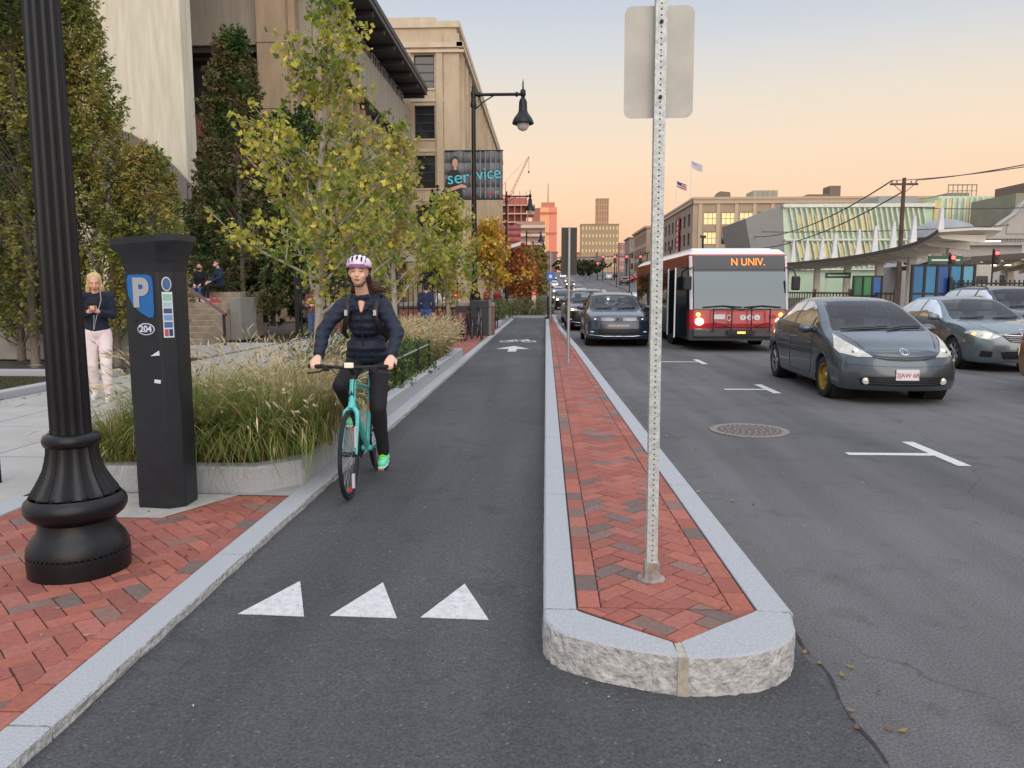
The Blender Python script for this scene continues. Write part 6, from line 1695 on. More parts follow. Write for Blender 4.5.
# ---------------------------------------------------------------- right side
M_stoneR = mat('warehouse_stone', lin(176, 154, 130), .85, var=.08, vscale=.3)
M_stoneR2 = mat('warehouse_trim', lin(196, 176, 150), .85)
wh = thing('brick_warehouse', 'long tan warehouse block with warm lit windows and two roof flags', 'building', (0, 0, zg(160)))
WX, WY, WE = 29.6, 160.0, 220.0; HH = 19.2-zg(160)+.6
fo = []
for i in range(13):
    for j in range(4):
        x = WX+2.2+i*3.6; fo.append((x, x+2.7, HH-3.2-3.9*j-1.9, HH-3.2-3.9*j+.6))
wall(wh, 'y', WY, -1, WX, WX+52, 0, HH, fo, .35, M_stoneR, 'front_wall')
for i, o in enumerate(fo):
    c, r_ = divmod(i, 4); lit = (c < 1) or (c in (1, 2) and r_ == 0) or (c > 3 and (c+r_) % 3 == 0)
    window(wh, 'y', WY, -1, o, .3, M_frame_d, M_panelit if lit else M_pane, 3, 2, .1)
so_ = [(WY+3+k*5.2, WY+5.6+k*5.2, HH-5.1-3.9*j, HH-2.6-3.9*j) for k in range(11) for j in range(4)]
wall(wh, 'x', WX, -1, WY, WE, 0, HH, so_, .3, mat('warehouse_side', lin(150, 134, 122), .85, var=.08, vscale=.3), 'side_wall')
for o in so_: window(wh, 'x', WX, -1, o, .28, M_frame_d, M_pane, 2, 2, .1)
b = MB(); b.box(WX-.25, WX+52, WY-.3, WY-.003, HH-.9, HH-.5); b.box(WX-.3, WX-.003, WY-.3, WE, HH-.9, HH-.5); b.box(WX-.1, WX+52, WY-.1, WE, HH, HH+.4)
for i in range(14): x = WX+1.1+i*3.6; b.box(x, x+.7, WY-.2, WY-.003, 0, HH-.95)
b.build('cornice', M_stoneR2, wh)
b = MB(); b.box(WX+.6, WX+52, WY+.6, WE, 0, HH-.05); b.build('core', M_stoneR, wh)
b = MB(); b.box(WX+13.5, WX+18.5, WY+6, WY+12, HH+.4, HH+2.4)
for k in range(5): b.box(WX+13.5+k, WX+13.75+k, WY+5.8, WY+6, HH+.5, HH+2.3)
b.build('roof_plant', mat('roof_plant_grey', lin(160, 158, 140), .7, var=.1, vscale=.5), wh)
b = MB(); b.prism([(WX+5, HH+.4), (WX+8.2, HH+.4), (WX+8.0, HH+1.7), (WX+6, HH+1.9)], WY+3, WY+7, axis='y'); b.build('penthouse', mat('penthouse_brown', lin(120, 106, 92), .8), wh)
b = MB(); b.box(WX+28.4, WX+30.6, WY+4, WY+8, HH+.4, HH+3.0); b.prism([(WX+22, HH+.4), (WX+28.3, HH+.4), (WX+28.3, HH+1.3), (WX+24, HH+1.3)], WY+4, WY+9, axis='y')
b.build('penthouse', mat('penthouse_brown', lin(120, 106, 92), .8), wh)
b = MB(); b.box(WX-.5, WX-.3, WY+14, WY+16.5, HH-13.5, HH-2.2); vb = b.build('vertical_banner', mat('banner_crimson', lin(176, 52, 50), .6), wh)
b = MB()
for k in range(8): b.box(WX-.52, WX-.505, WY+14.7, WY+15.8, HH-12.2+k*1.2, HH-11.5+k*1.2)
b.build('banner_letters', M_white, vb)
for (px, py_, hh, cols, lab) in ((WX+.7, WY+25, 11.6, (lin(150, 60, 60), lin(60, 60, 100)), 'red and blue flag on a roof pole at the warehouse corner'), (WX+.7, WY+7, 14.3, (lin(190, 190, 200), lin(160, 165, 190)), 'pale white flag on the taller roof pole of the warehouse')):
    f = thing('flagpole', lab, 'flag', (px, py_, zg(160)+HH)); b = MB(); b.tube([(0, 0, 0), (0, 0, hh*.62)], [.11, .07], 6); b.build('pole', M_white, f)
    b = MB(); n = 8; top = hh*.61
    for k in range(n):
        for j in range(6):
            x0, x1 = .1+k*.27, .1+(k+1)*.27; dz = lambda x: -.45*x; w_ = lambda x: .3*math.sin(x*2)
            z0, z1 = top-j*.25, top-(j+1)*.25; can = (k < 4 and j < 3)
            mi = 1 if can else (0 if j % 2 == 0 else 2)
            b.add([(x0, w_(x0), z1+dz(x0)), (x1, w_(x1), z1+dz(x1)), (x1, w_(x1), z0+dz(x1)), (x0, w_(x0), z0+dz(x0))], [(0, 1, 2, 3)], mi)
    b.build('flag_cloth', [mat('flag_a'+str(int(hh)), cols[0], .8), mat('flag_b'+str(int(hh)), cols[1], .8), mat('flag_c', lin(205, 195, 195), .8)], f)
w2 = thing('brick_building', 'narrow grey tan building seen just left of the near sign post', 'building', (0, 0, zg(260)))
b = MB(); b.box(30, 48, 235, 270, -1, 13.5); b.box(29.4, 48, 234.7, 270, 13.5, 14.2); b.build('wall', M_stoneR, w2)
for k in range(5):
    for j in range(3): window(w2, 'y', 235, -1, (31+k*3.2, 33+k*3.2, 1.5+j*4, 4.2+j*4), -.03, M_frame_d, M_panelit if k < 2 else M_pane, 2, 1, .15)
for k in range(6):
    for j in range(3): window(w2, 'x', 30, -1, (237+k*5, 240+k*5, 1.5+j*4, 4.2+j*4), -.03, M_frame_d, M_pane, 2, 1, .15)

# --- glazed green finned building
M_gglass = mat('green_glass', lin(190, 214, 184), .3, 0., spec=.8, var=.08, vscale=.5)
M_fin = mat('pale_fin', lin(222, 226, 210), .5, var=.1, vscale=1)
M_yfin = mat('yellow_panel', lin(222, 208, 146), .5, var=.1, vscale=1)
gb = thing('glass_building', 'angular glass building with rows of slanted pale green fins', 'building', (0, 0, zg(112)))
GX0, GX1, GY = 31.0, 54.0, 112.0; gz = 13.0
b = MB(); b.prism([(GX0+3.2, 0), (GX1, 0), (GX1, gz), (GX0+2.2, gz)], GY, GY+25, axis='y'); b.build('wall', M_gglass, gb)
b = MB(); b.prism([(GX0-1.2, 3.2), (GX0+3.25, 2.0), (GX0+2.2, gz+.02), (GX0-2.9, gz-1.9)], GY+.05, GY+15, axis='y'); b.build('grey_gable', mat('gable_grey', lin(140, 140, 136), .6, var=.05, vscale=1), gb)
b = MB(); b.box(GX0+2.2, GX1, GY-.5, GY-.003, 12.6, 13.1); b.box(GX0+2.6, GX1, GY-.5, GY-.003, 8.0, 8.25); b.box(GX0+3, GX1, GY-.5, GY-.003, 3.9, 4.1); b.build('floor_bands', M_fin, gb)
def fins(z0, z1, x0, x1, n, lean, name, m, every=None):
    b = MB()
    for k in range(n):
        x = x0+(x1-x0)*k/n; Mx = None
        v = [(x, GY-.55, z1), (x+.16, GY-.55, z1), (x+.16+lean, GY-.55, z0), (x+lean, GY-.55, z0), (x, GY-.04, z1), (x+.16, GY-.04, z1), (x+.16+lean, GY-.04, z0), (x+lean, GY-.04, z0)]
        b.add(v, [(0, 1, 2, 3), (4, 5, 6, 7), (0, 3, 7, 4), (1, 2, 6, 5), (0, 1, 5, 4), (3, 2, 6, 7)])
    b.build(name, m, gb)
fins(8.3, 12.5, GX0+3, GX1-1, 26, .9, 'upper_fins', M_fin); fins(4.2, 7.9, GX0+3.4, GX1-1, 26, .9, 'lower_fins', M_fin)
for (z0, z1) in ((9.4, 11.6), (5.6, 7.6)):
    b = MB()
    for k in range(9): x = GX0+4+k*1.2; b.prism([(x+.7, z0), (x+1.4, z0), (x+.9, z1), (x+.2, z1)], GY-.3, GY-.1, axis='y')
    b.build('yellow_panels', M_yfin, gb)
b = MB(); b.box(GX1, GX1+.9, GY-.3, GY+10, 0, gz+.5); b.build('yellow_corner', M_yfin, gb)
b = MB(); b.box(GX1-5.5, GX1+.0, GY+5, GY+14, gz, gz+1.7); b.build('penthouse', mat('penthouse_grey', lin(150, 150, 146), .6), gb)
g2 = thing('glass_building', 'second block with vertical green and cream stripes and a roof rail', 'building', (0, 0, zg(112)))
b = MB(); b.box(55.1, 63.8, 113, 130, 0, 14.2); b.build('wall', M_gglass, g2)
b = MB()
for k in range(11): x = 55.3+k*.8; b.box(x, x+.28, 112.7, 112.99, 0, 14.0)
b.build('fins', M_fin, g2)
b = MB()
for k in (1, 4, 7): x = 55.3+k*.8+.34; b.box(x, x+.36, 112.75, 112.97, 0, 13.9)
b.build('yellow_panels', M_yfin, g2)
b = MB(); b.box(57.3, 60.3, 115, 121, 14.2, 14.9)
for k in range(7): b.box(56.8+k*.65, 56.9+k*.65, 114, 114.1, 14.2, 15.9)
b.box(56.8, 60.8, 114, 114.1, 15.8, 15.95); b.box(56.8, 60.8, 114, 114.1, 15, 15.1); b.build('roof_rail', mat('rail_grey', lin(150, 140, 128), .6), g2)
g3 = thing('office_building', 'grey green block with a brown roof strip at the far right edge', 'building', (0, 0, zg(112)))
b = MB(); b.box(57.5, 80, 99, 109, 0, 12.9); b.build('wall', mat('block_grey', lin(140, 140, 120), .7, var=.1, vscale=.4), g3)
b = MB(); b.box(60.5, 80, 102, 109, 12.9, 14.6); b.build('penthouse', mat('penthouse_brown', lin(120, 106, 92), .8), g3)

# --- ornate grey station front
M_station = mat('station_grey', lin(172, 168, 164), .75, var=.08, vscale=1.2)
M_station2 = mat('station_trim', lin(176, 172, 164), .7, var=.06, vscale=1.2)
sn = thing('old_station', 'ornate grey metal station hall with a curved gable and dentil cornice', 'station', (0, 0, zg(78)))
SY = 78.0; s_ = 9.85
def SXp(px): return (px-546)/s_
b = MB(); b.box(SXp(930), SXp(1120), SY, SY+14, 0, 6.0); b.build('wall', M_station, sn)
b = MB(); b.box(SXp(925), SXp(1120), SY-.5, SY-.003, 5.9, 6.4); b.box(SXp(925), SXp(1120), SY-.7, SY-.003, 6.5, 6.8)
for k in range(80): x = SXp(928)+k*.24; b.box(x, x+.12, SY-.62, SY-.003, 6.25, 6.48)
b.build('cornice', M_station2, sn)
b = MB(); b.box(SXp(940), SXp(985), SY+.2, SY+10, 6.82, 7.4); b.prism([(SXp(905), 4.0), (SXp(985), 6.2), (SXp(985), 7.2), (SXp(925), 5.6)], SY+1, SY+12, axis='y'); b.lathe([(0, 0), (3.4, 0), (3.2, .6), (2.5, 1.3), (1.3, 1.8), (.0, 2.0)], 28, (SXp(957), SY+6, 7.0)); b.build('roof', mat('station_roof', lin(150, 152, 152), .6, var=.1, vscale=1.2), sn, smooth=40)
g = [(SXp(985), 6.82), (SXp(1075), 6.82), (SXp(1075), 7.6), (SXp(1062), 8.2), (SXp(1050), 8.9), (SXp(1044), 9.8), (SXp(1034), 10.6), (SXp(1026), 11.0), (SXp(1018), 10.6), (SXp(1008), 9.8), (SXp(1002), 8.9), (SXp(992), 8.2), (SXp(985), 7.6)]
b = MB(); b.prism([(x-1.2, z) for x, z in g], SY-.4, SY+.4, axis='y'); b.build('gable', M_station, sn)
b = MB(); b.tube([(x-1.2, SY-.45, z) for x, z in g[2:]], .16, 6)
b.prism([(SXp(995)-1.2, 7.0), (SXp(1060)-1.2, 7.0), (SXp(1058)-1.2, 8.0), (SXp(1048)-1.2, 8.5), (SXp(1006)-1.2, 8.5), (SXp(996)-1.2, 8.0)], SY-.5, SY-.41, axis='y'); b.ell((SXp(1026)-1.2, SY-.5, 9.5), (.75, .15, .6), 14, 8)
for a in range(8): b.ell((SXp(1026)-1.2+1.2*math.cos(a*PI/7), SY-.5, 9.2+.6*math.sin(a*PI/7)), (.28, .1, .22), 8, 6)
b.build('gable_ornament', M_station2, sn)
for k in range(10):
    b = MB(); x = SXp(945)+k*1.75; b.box(x, x+1.0, SY-.1, SY-.01, 1.2, 4.8); b.build('window', M_panelit if k in (1, 5, 6) else M_pane, sn)

# --- bus canopies: long curved roof on pylon columns along the busway, and a second ribbed one
M_canopy = mat('canopy_pale', lin(222, 216, 202), .6, var=.08, vscale=2); M_cdark = mat('canopy_edge', lin(84, 76, 68), .6)
M_pyl = mat('pylon_white', lin(206, 206, 206), .5, var=.06, vscale=2)
ca = thing('bus_canopy', 'long pale station canopy on columns with tall white pylons and upswept end', 'canopy', (0, 0, 0))
def ctop(y): return interp([(45.5, 5.0), (46.5, 4.7), (49, 4.35), (53, 4.15), (60, 4.0), (120, 4.6)], y)
ysc = [45.5, 46, 46.5, 47.2, 48.2, 50, 55, 60, 70, 80, 90, 100, 115]
b = MB(); bd = MB()
for a, c in zip(ysc, ysc[1:]):
    za, zc = ctop(a), ctop(c); ga, gc_ = zg(a), zg(c)
    for (x0, dz0, x1, dz1) in ((22.3, .0, 24.3, .12), (24.3, .12, 25.8, .1)):
        b.add([(x0, a, za+dz0), (x1, a, za+dz1), (x1, c, zc+dz1), (x0, c, zc+dz0), (x0, a, za+dz0-.14), (x1, a, za+dz1-.14), (x1, c, zc+dz1-.14), (x0, c, zc+dz0-.14)], [(0, 1, 2, 3), (4, 5, 6, 7), (0, 4, 7, 3), (1, 5, 6, 2), (0, 1, 5, 4), (3, 2, 6, 7)])
    bd.add([(22.26, a, za-.18), (22.26, c, zc-.18), (22.26, c, zc+.06), (22.26, a, za+.06)], [(0, 1, 2, 3)])
b.build('roof', M_canopy, ca); bd.build('fascia', M_cdark, ca)
b = MB()
for y in np.arange(46, 115, 1.6): z = ctop(y); b.prism([(22.4, z-.05), (25.2, z-.1), (25.2, z-.55), (22.8, z-.3)], y, y+.22, axis='y')
b.build('rafters', M_canopy, ca)
for y in (48, 53, 58, 64, 71, 80, 90, 101):
    b = MB(); z = ctop(y); b.box(24.1, 24.6, y-.2, y+.2, zg(y), z-.15); b.build('column', M_canopy, ca, bevel=.03)
for y in (49.5, 53, 56, 59, 62, 67, 70, 74, 78):
    z = ctop(y); b = MB(); H = 2.3
    b.add([(24.1, y-.12, z+.1), (24.6, y-.12, z+.1), (24.42, y-.12, z+H), (24.28, y-.12, z+H), (24.1, y+.12, z+.1), (24.6, y+.12, z+.1), (24.42, y+.12, z+H), (24.28, y+.12, z+H)], [(0, 1, 2, 3), (4, 5, 6, 7), (0, 4, 7, 3), (1, 5, 6, 2), (3, 2, 6, 7)]); b.build('pylon', M_pyl, ca)
M_tube = mat('strip_light', (1, .9, .7), .4, emit=(1, .88, .65), estr=4)
for y in np.arange(48, 100, 8): b = MB(); b.box(25.8, 27.2, y, y+.12, ctop(y)+.02, ctop(y)+.08); b.build('strip_light', M_tube, ca)
cb2 = thing('bus_canopy', 'lower ribbed canopy with lit strip lights at the right edge', 'canopy', (0, 0, 0))
b = MB(); b.add([(24.5, 46, 3.35), (48, 46, 4.9), (48, 52, 3.7), (24.5, 52, 2.9), (24.5, 46, 3.47), (48, 46, 5.02), (48, 52, 3.82), (24.5, 52, 3.02)], [(0, 1, 2, 3), (4, 5, 6, 7), (0, 1, 5, 4), (3, 2, 6, 7), (0, 3, 7, 4)]); b.build('roof', M_canopy, cb2)
b = MB()
for k in range(20):
    x = 25+k*1.15; z = 3.35+(x-24.5)*.066; b.add([(x, 46, z), (x+.16, 46, z), (x+.16, 52, z-.5-.03*(x-24)), (x, 52, z-.5-.03*(x-24)), (x, 46, z-.22), (x+.16, 46, z-.22), (x+.16, 52, z-.9-.03*(x-24)), (x, 52, z-.9-.03*(x-24))], [(0, 1, 2, 3), (4, 5, 6, 7), (0, 4, 7, 3), (1, 5, 6, 2), (0, 1, 5, 4)])
b.build('ribs', M_canopy, cb2)
b = MB(); b.add([(24.45, 45.95, 3.2), (48, 45.95, 4.75), (48, 45.95, 5.07), (24.45, 45.95, 3.52)], [(0, 1, 2, 3)]); b.build('fascia', M_cdark, cb2)
for x in (27.0, 29.4, 33.5, 38): b = MB(); b.box(x, x+1.2, 48.5, 48.62, 2.95+(x-24.5)*.05, 3.01+(x-24.5)*.05); b.build('strip_light', M_tube, cb2)
for x in (26, 29.5, 33, 37, 41): b = MB(); b.box(x, x+.35, 51, 51.35, 0, 3.0); b.build('column', M_canopy, cb2)
for x in (27.5, 31, 34.5, 38, 41.5):
    b = MB(); z = 3.5+(x-24.5)*.066; b.add([(x, 46.2, z), (x+.4, 46.2, z), (x+.28, 46.2, z+1.3), (x+.12, 46.2, z+1.3), (x, 46.4, z), (x+.4, 46.4, z), (x+.28, 46.4, z+1.3), (x+.12, 46.4, z+1.3)], [(0, 1, 2, 3), (4, 5, 6, 7), (0, 4, 7, 3), (1, 5, 6, 2), (3, 2, 6, 7)]); b.build('pylon', M_pyl, cb2)
# lit shelter interior wall behind the canopies
sw = thing('station_shelter', 'row of pale shelter walls with orange lit openings under the canopies', 'shelter', (0, 0, 0))
b = MB(); b.box(26, 60, 58, 58.4, 0, 3.0); b.build('wall', M_station, sw)
for k in range(16):
    x = 27+k*2.0; b = MB(); b.box(x, x+.9, 57.88, 57.98, .6, 2.7); b.build('opening', M_panelit if k in (1, 5, 6, 9, 12) else (M_pane if k % 2 else M_canopy), sw)
# station platform fence along the busway
M_fenceb = mat('fence_brown', lin(84, 66, 58), .7)
fb = thing('median_fence', 'low brown barred fence along the busway behind the bus', 'fence', (0, 0, 0))
b = MB()
for y in np.arange(34, 110, .45): b.box(15.0, 15.05, y, y+.05, zg(y)+.1, zg(y)+1.5)
for z in (.2, 1.4):
    for a, c in ((34, 85), (85, 110)): b.add([(14.99, a, zg(a)+z), (14.99, c, zg(c)+z), (14.99, c, zg(c)+z+.08), (14.99, a, zg(a)+z+.08), (15.06, a, zg(a)+z), (15.06, c, zg(c)+z), (15.06, c, zg(c)+z+.08), (15.06, a, zg(a)+z+.08)], [(0, 1, 2, 3), (4, 5, 6, 7), (0, 1, 5, 4), (3, 2, 6, 7)])
b.build('bars', M_fenceb, fb)
for y in np.arange(34, 110, 5): b = MB(); b.box(14.96, 15.08, y-.06, y+.06, zg(y), zg(y)+1.65); b.build('post', M_fenceb, fb)
fk = thing('picket_fence', 'black picket fence behind the tall brown SUV at the right edge', 'fence', (0, 0, 0))
b = MB()
for k in range(90): x = 14.2+k*.16; b.box(x, x+.04, 28, 28.04, .1, 1.95)
b.box(14.2, 28.6, 27.99, 28.05, .2, .26); b.box(14.2, 28.6, 27.99, 28.05, 1.8, 1.86); b.build('pickets', M_dark, fk)
for k in range(6): b = MB(); b.box(14.2+k*2.8, 14.3+k*2.8, 27.95, 28.09, 0, 2.05); b.build('post', M_dark, fk)
b = MB(); b.box(13.65, 14.35, -10, 200, -.02, .14); structure('median_kerb', b, M_concrete) if False else structure('median_kerb', MB().box(13.65, 14.3, -10, 84, -.02, .14), M_concrete)
# --- blue panel screens
def panelbox(x, y, n, w, h, cols, label, z0=.15):
    t = thing('screen_panel_row', label, 'screen', (x, y, z0))
    for k in range(n):
        b = MB(); b.box(k*w+.05, (k+1)*w-.05, -.02, .02, .1, h-.06)
        p = b.build('panel', mat('panel_%d_%d_%d' % tuple(int(c*255) for c in cols[k]), cols[k], .35, var=.12, vscale=2, stretch=(1, 1, .4)), t)
    b = MB()
    for k in range(n+1): b.box(k*w-.04, k*w+.04, -.05, .05, 0, h)
    for z in (.0, .55*h, h-.06): b.box(0, n*w, -.045, .045, z, z+.06)
    b.build('frame', M_dark, t); return t
blu = [lin(40, 104, 150), lin(50, 128, 166), lin(40, 86, 146), lin(56, 128, 166), lin(96, 160, 180)]
panelbox(13.0, 28.2, 5, .43, 2.35, blu, 'row of five blue panels in black frames behind the cars')
panelbox(14.0, 36.0, 3, .42, 2.1, [lin(50, 110, 70), lin(60, 130, 80), lin(40, 100, 160)], 'two green panels and one blue in black frames right of the bus')
uc = thing('utility_box', 'beige ribbed equipment cabinet beside the blue panels', 'cabinet', (15.35, 28.6, .15))
b = MB(); b.box(0, .62, 0, .8, 0, 2.35); b.build('cabinet', mat('cabinet_beige', lin(186, 180, 166), .6, var=.08, vscale=3), uc, bevel=.03)
b = MB(); b.box(-.35, -.01, .1, .8, 0, 2.2); b.build('side_unit', M_eave, uc); b = MB(); b.box(.1, .5, -.02, -.004, 1.7, 1.95); b.build('vent', M_frame_d, uc)
# green guide signs hung under the canopy
M_gsign = mat('sign_green', lin(50, 92, 66), .5)
for (x, y, z, w, lab) in ((19.9, 41.5, 2.95, 1.75, 'long green guide sign under the canopy above the blue panels'), (21.2, 60, 2.5, 1.9, 'small green guide sign on posts right of the bus')):
    t = thing('guide_sign', lab, 'sign', (x, y, 0)); b = MB(); b.box(0, w, -.04, .04, z, z+.42); p = b.build('panel', M_gsign, t)
    b = MB(); b.box(.15, w-.15, -.055, -.045, z+.15, z+.24); b.build('legend', M_white, p)
    b = MB(); b.tube([(.1, .1, 0), (.1, .1, z+.5)], .05, 6); b.tube([(w-.1, .1, 0), (w-.1, .1, z+.5)], .05, 6); b.build('posts', M_canopy, t)
M_sig = mat('signal_red', (1, .1, .08), .4, emit=(1, .05, .05), estr=5)
def signal(x, y, z, label, group=None, sc=1., arm=True):
    t = thing('traffic_signal', label, 'traffic light', (x, y, zg(y)), 0, group)
    if arm: b = MB(); b.tube([(0, 0, 0), (0, 0, z+1.2*sc)], .07*sc, 8); b.build('pole', M_dark, t)
    b = MB(); b.box(-.18*sc, .18*sc, -.2-.15*sc, -.08, z, z+1.05*sc); h = b.build('housing', M_dark, t, bevel=.02)
    b = MB(); b.lathe([(.14*sc, 0), (.13*sc, -.04), (0, -.07)], 16, (0, -.2-.15*sc, z+.85*sc), axis='y'); b.build('red_light', M_sig, h)
    b = MB()
    for k in (.2, .52): b.lathe([(.12*sc, 0), (.1*sc, -.03), (0, -.04)], 14, (0, -.2-.15*sc, z+k*sc), axis='y')
    b.build('dark_lens', M_eave, h); return t
signal(17.2, 34, 2.45, 'red traffic signal left of the long green guide sign', sc=.6)
signal(20.4, 36.5, 2.75, 'red traffic signal right of the long green guide sign', sc=.6)
# --- utility pole and wires
up = thing('utility_pole', 'dark wooden utility pole with a crossarm above the canopy', 'utility pole', (30.2, 68, 0))
M_wood = mat('pole_wood', lin(92, 74, 62), .9, var=.3, vscale=4, stretch=(6, 6, .5)); M_wood2 = M_wood
b = MB(); b.tube([(0, 0, 0), (0, 0, 11.0)], [.22, .15], 10); b.build('pole', M_wood, up, smooth=60)
b = MB(); b.box(-1.15, 1.15, -.1, .04, 10.4, 10.56); b.tube([(-.8, 0, 10.4), (0, 0, 9.7)], .03, 5); b.tube([(.8, 0, 10.4), (0, 0, 9.7)], .03, 5); b.build('crossarm', M_wood, up)
b = MB()
for x in (-1.0, -.6, .6, 1.0): b.lathe([(.07, 0), (.05, .08), (.08, .12), (.05, .22)], 8, (x, 0, 10.56))
b.build('insulators', mat('insulator', lin(150, 130, 120), .4), up)
b = MB(); b.tube([(.1, 0, 2.6+1.6), (1.2, -.3, 6.0), (1.6, -.3, 5.8)], .05, 6); b.ell((.5, -.3, 3.9), (.28, .28, .2), 10, 6); b.build('lamp_arm', M_wood, up)
def wire(p, q, sag, r_, label):
    t = MB(); pts = []
    for k in range(25): s = k/24; pts.append((p[0]+(q[0]-p[0])*s, p[1]+(q[1]-p[1])*s, p[2]+(q[2]-p[2])*s-sag*4*s*(1-s)))
    t.tube(pts, r_, 5); o = t.build('overhead_wire', M_eave, None); tag(o, label, 'wire', 'wires strung from the utility pole'); return o
wire((31.2, 68, 10.8), (26.5, 27.0, 8.3+0.0), .5, .035, 'upper overhead wire running from the pole to the upper right edge')
wire((29.2, 68, 10.8), (25.9, 27.0, 7.6), .5, .03, 'second overhead wire just below the upper one at the right')
wire((30.2, 68, 8.6), (27.0, 30.0, 4.3+1.0), .4, .028, 'lower overhead wire running right from the pole')
wire((29.2, 68, 10.8), (29.5, 118, 9.6), 1.6, .06, 'overhead wire dropping left from the pole top toward the warehouse')
wire((30.2, 68, 9.9), (28.2, 118, 7.8), 1.6, .06, 'lower overhead wire dropping left from the pole')
wire((19, 70, 6.7), (38, 66, 6.9), .2, .035, 'level wire crossing in front of the green fins')

# ---------------------------------------------------------------- skyline
def block(name, x0, x1, y0, y1, z1, m, label, cat='building', nx=8, nz=10, mw=None, fw=.5, fh=.5, base=0., lit=None):
    t = thing(name, label, cat, (0, 0, base)); b = MB(); b.box(x0, x1, y0, y1, -30, z1); b.build('wall', m, t)
    b = MB(); b.box(x0-.5, x1+.5, y0-.5, y1+.5, z1, z1+(x1-x0)*.02); b.build('roof', m, t)
    if nx:
        dx = (x1-x0)/nx; dz = z1/nz
        me = MB().box(-dx*fw/2, dx*fw/2, -.25, -.05, -dz*fh/2, dz*fh/2).build('window', mw, t, loc=(x0+dx/2, y0, dz/2)).data
        for i in range(nx):
            for j in range(nz):
                if i == 0 and j == 0: continue
                link('window', me, t, (x0+dx*(i+.5), y0, dz*(j+.5)))
    return t
M_sunset_pink = mat('tower_sunset_pink', lin(228, 144, 122), .3, .35)  # dusk glow and haze are mixed into the tower's glass colours
M_sunset_side = mat('tower_sunset_side', (.95, .55, .48), .3, .75)
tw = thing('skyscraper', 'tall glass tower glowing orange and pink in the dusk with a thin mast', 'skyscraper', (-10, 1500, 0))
f = .513
b = MB(); b.add([(-2, 0, -20), (15, -2, -20), (15, -2, 158), (-2, 0, 158)], [(0, 1, 2, 3)]); b.build('lit_face', mat('tower_sunset_gold', lin(238, 176, 124), .3, .35), tw)  # golden sunset reflection on this face is painted as its base colour
b = MB(); b.add([(15, -2, -20), (30, -4, -20), (30, -4, 158), (15, -2, 158)], [(0, 1, 2, 3)]); b.build('lit_face', M_sunset_pink, tw)
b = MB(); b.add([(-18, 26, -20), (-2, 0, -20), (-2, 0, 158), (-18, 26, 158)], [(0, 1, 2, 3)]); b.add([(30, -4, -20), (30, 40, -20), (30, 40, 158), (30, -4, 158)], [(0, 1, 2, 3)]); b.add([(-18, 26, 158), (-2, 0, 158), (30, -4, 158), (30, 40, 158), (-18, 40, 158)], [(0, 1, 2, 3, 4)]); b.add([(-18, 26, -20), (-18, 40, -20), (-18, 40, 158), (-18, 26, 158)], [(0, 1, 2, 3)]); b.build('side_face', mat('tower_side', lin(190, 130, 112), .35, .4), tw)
b = MB()
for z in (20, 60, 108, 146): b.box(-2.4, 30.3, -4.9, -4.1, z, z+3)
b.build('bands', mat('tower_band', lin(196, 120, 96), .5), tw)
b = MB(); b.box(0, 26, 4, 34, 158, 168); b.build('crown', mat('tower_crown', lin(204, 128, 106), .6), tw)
b = MB(); b.tube([(13, 16, 168), (13, 16, 205)], [.9, .5], 6); b.build('mast', M_dark, tw)
M_litw = mat('sky_window', lin(230, 205, 150), .5, emit=(1, .75, .42), estr=.08)
M_beige = mat('far_beige', lin(176, 152, 122), .85, var=.05, vscale=.05)
block('office_tower', 40, 83, 900, 930, 76, M_beige, 'broad beige block with a grid of lit windows on the skyline', nx=11, nz=9, mw=M_litw, fw=.34, fh=.4)
block('office_tower', 49, 72, 905, 925, 82, M_beige, 'raised centre block of the broad beige building', nx=0) if False else None
t_ = block('residential_tower', 70, 87, 1100, 1125, 128, mat('far_tan', lin(196, 158, 122), .8), 'slim tan tower behind the broad beige block', nx=5, nz=16, mw=mat('far_window', lin(140, 112, 92), .5), fw=.35, fh=.75)
block('office_tower', 84, 103, 900, 925, 55, mat('far_pink', lin(206, 146, 128), .7), 'low pink block right of the beige one', nx=5, nz=6, mw=mat('far_window_blue', lin(130, 120, 130), .4), fw=.7, fh=.6)
block('office_tower', 33, 40, 930, 950, 46, mat('far_orange', lin(222, 150, 104), .7), 'narrow orange block between the glass tower and the beige one', nx=3, nz=5, mw=M_litw, fw=.5, fh=.5)
block('office_tower', 108, 125, 820, 840, 68, M_beige, 'narrow beige block left of the tan warehouse', nx=4, nz=9, mw=mat('far_window', lin(140, 112, 92), .5), fw=.5, fh=.5) if False else None
# building under construction with a crane
uc = thing('construction_site', 'tower frame under construction with open floors and red steel', 'building', (-11, 300, zg(300)))
b = MB(); H0 = 29
for k in range(9): b.box(-6.5, 6.5, 0, 14, k*3.2, k*3.2+.5)
b.build('floor_slabs', mat('slab_pale', lin(206, 170, 150), .8), uc)
b = MB()
for k in range(6): b.box(-6.4+k*2.5, -5.9+k*2.5, .3, .9, 0, 26)
b.build('columns', mat('steel_red', lin(176, 104, 90), .7), uc)
b = MB(); b.box(-6, 3, 2, 12, 0, 25.5); b.build('core', mat('core_brown', lin(120, 74, 62), .8), uc)
b = MB(); b.box(-6.5, 3.5, 0, 12, 26.2, 28.6)
for k in range(5): b.box(-6.5+k*2.4, -6.3+k*2.4, -.1, .1, 26, 31)
b.build('top_frame', mat('steel_red', lin(176, 104, 90), .7), uc)
bb2 = thing('apartment_building', 'pale balconied apartment block beside the construction frame', 'building', (-7, 285, zg(285)))
b = MB(); b.box(-4, 6.5, 0, 12, 0, 19); b.build('wall', mat('far_wall_pink', lin(176, 140, 124), .8), bb2)
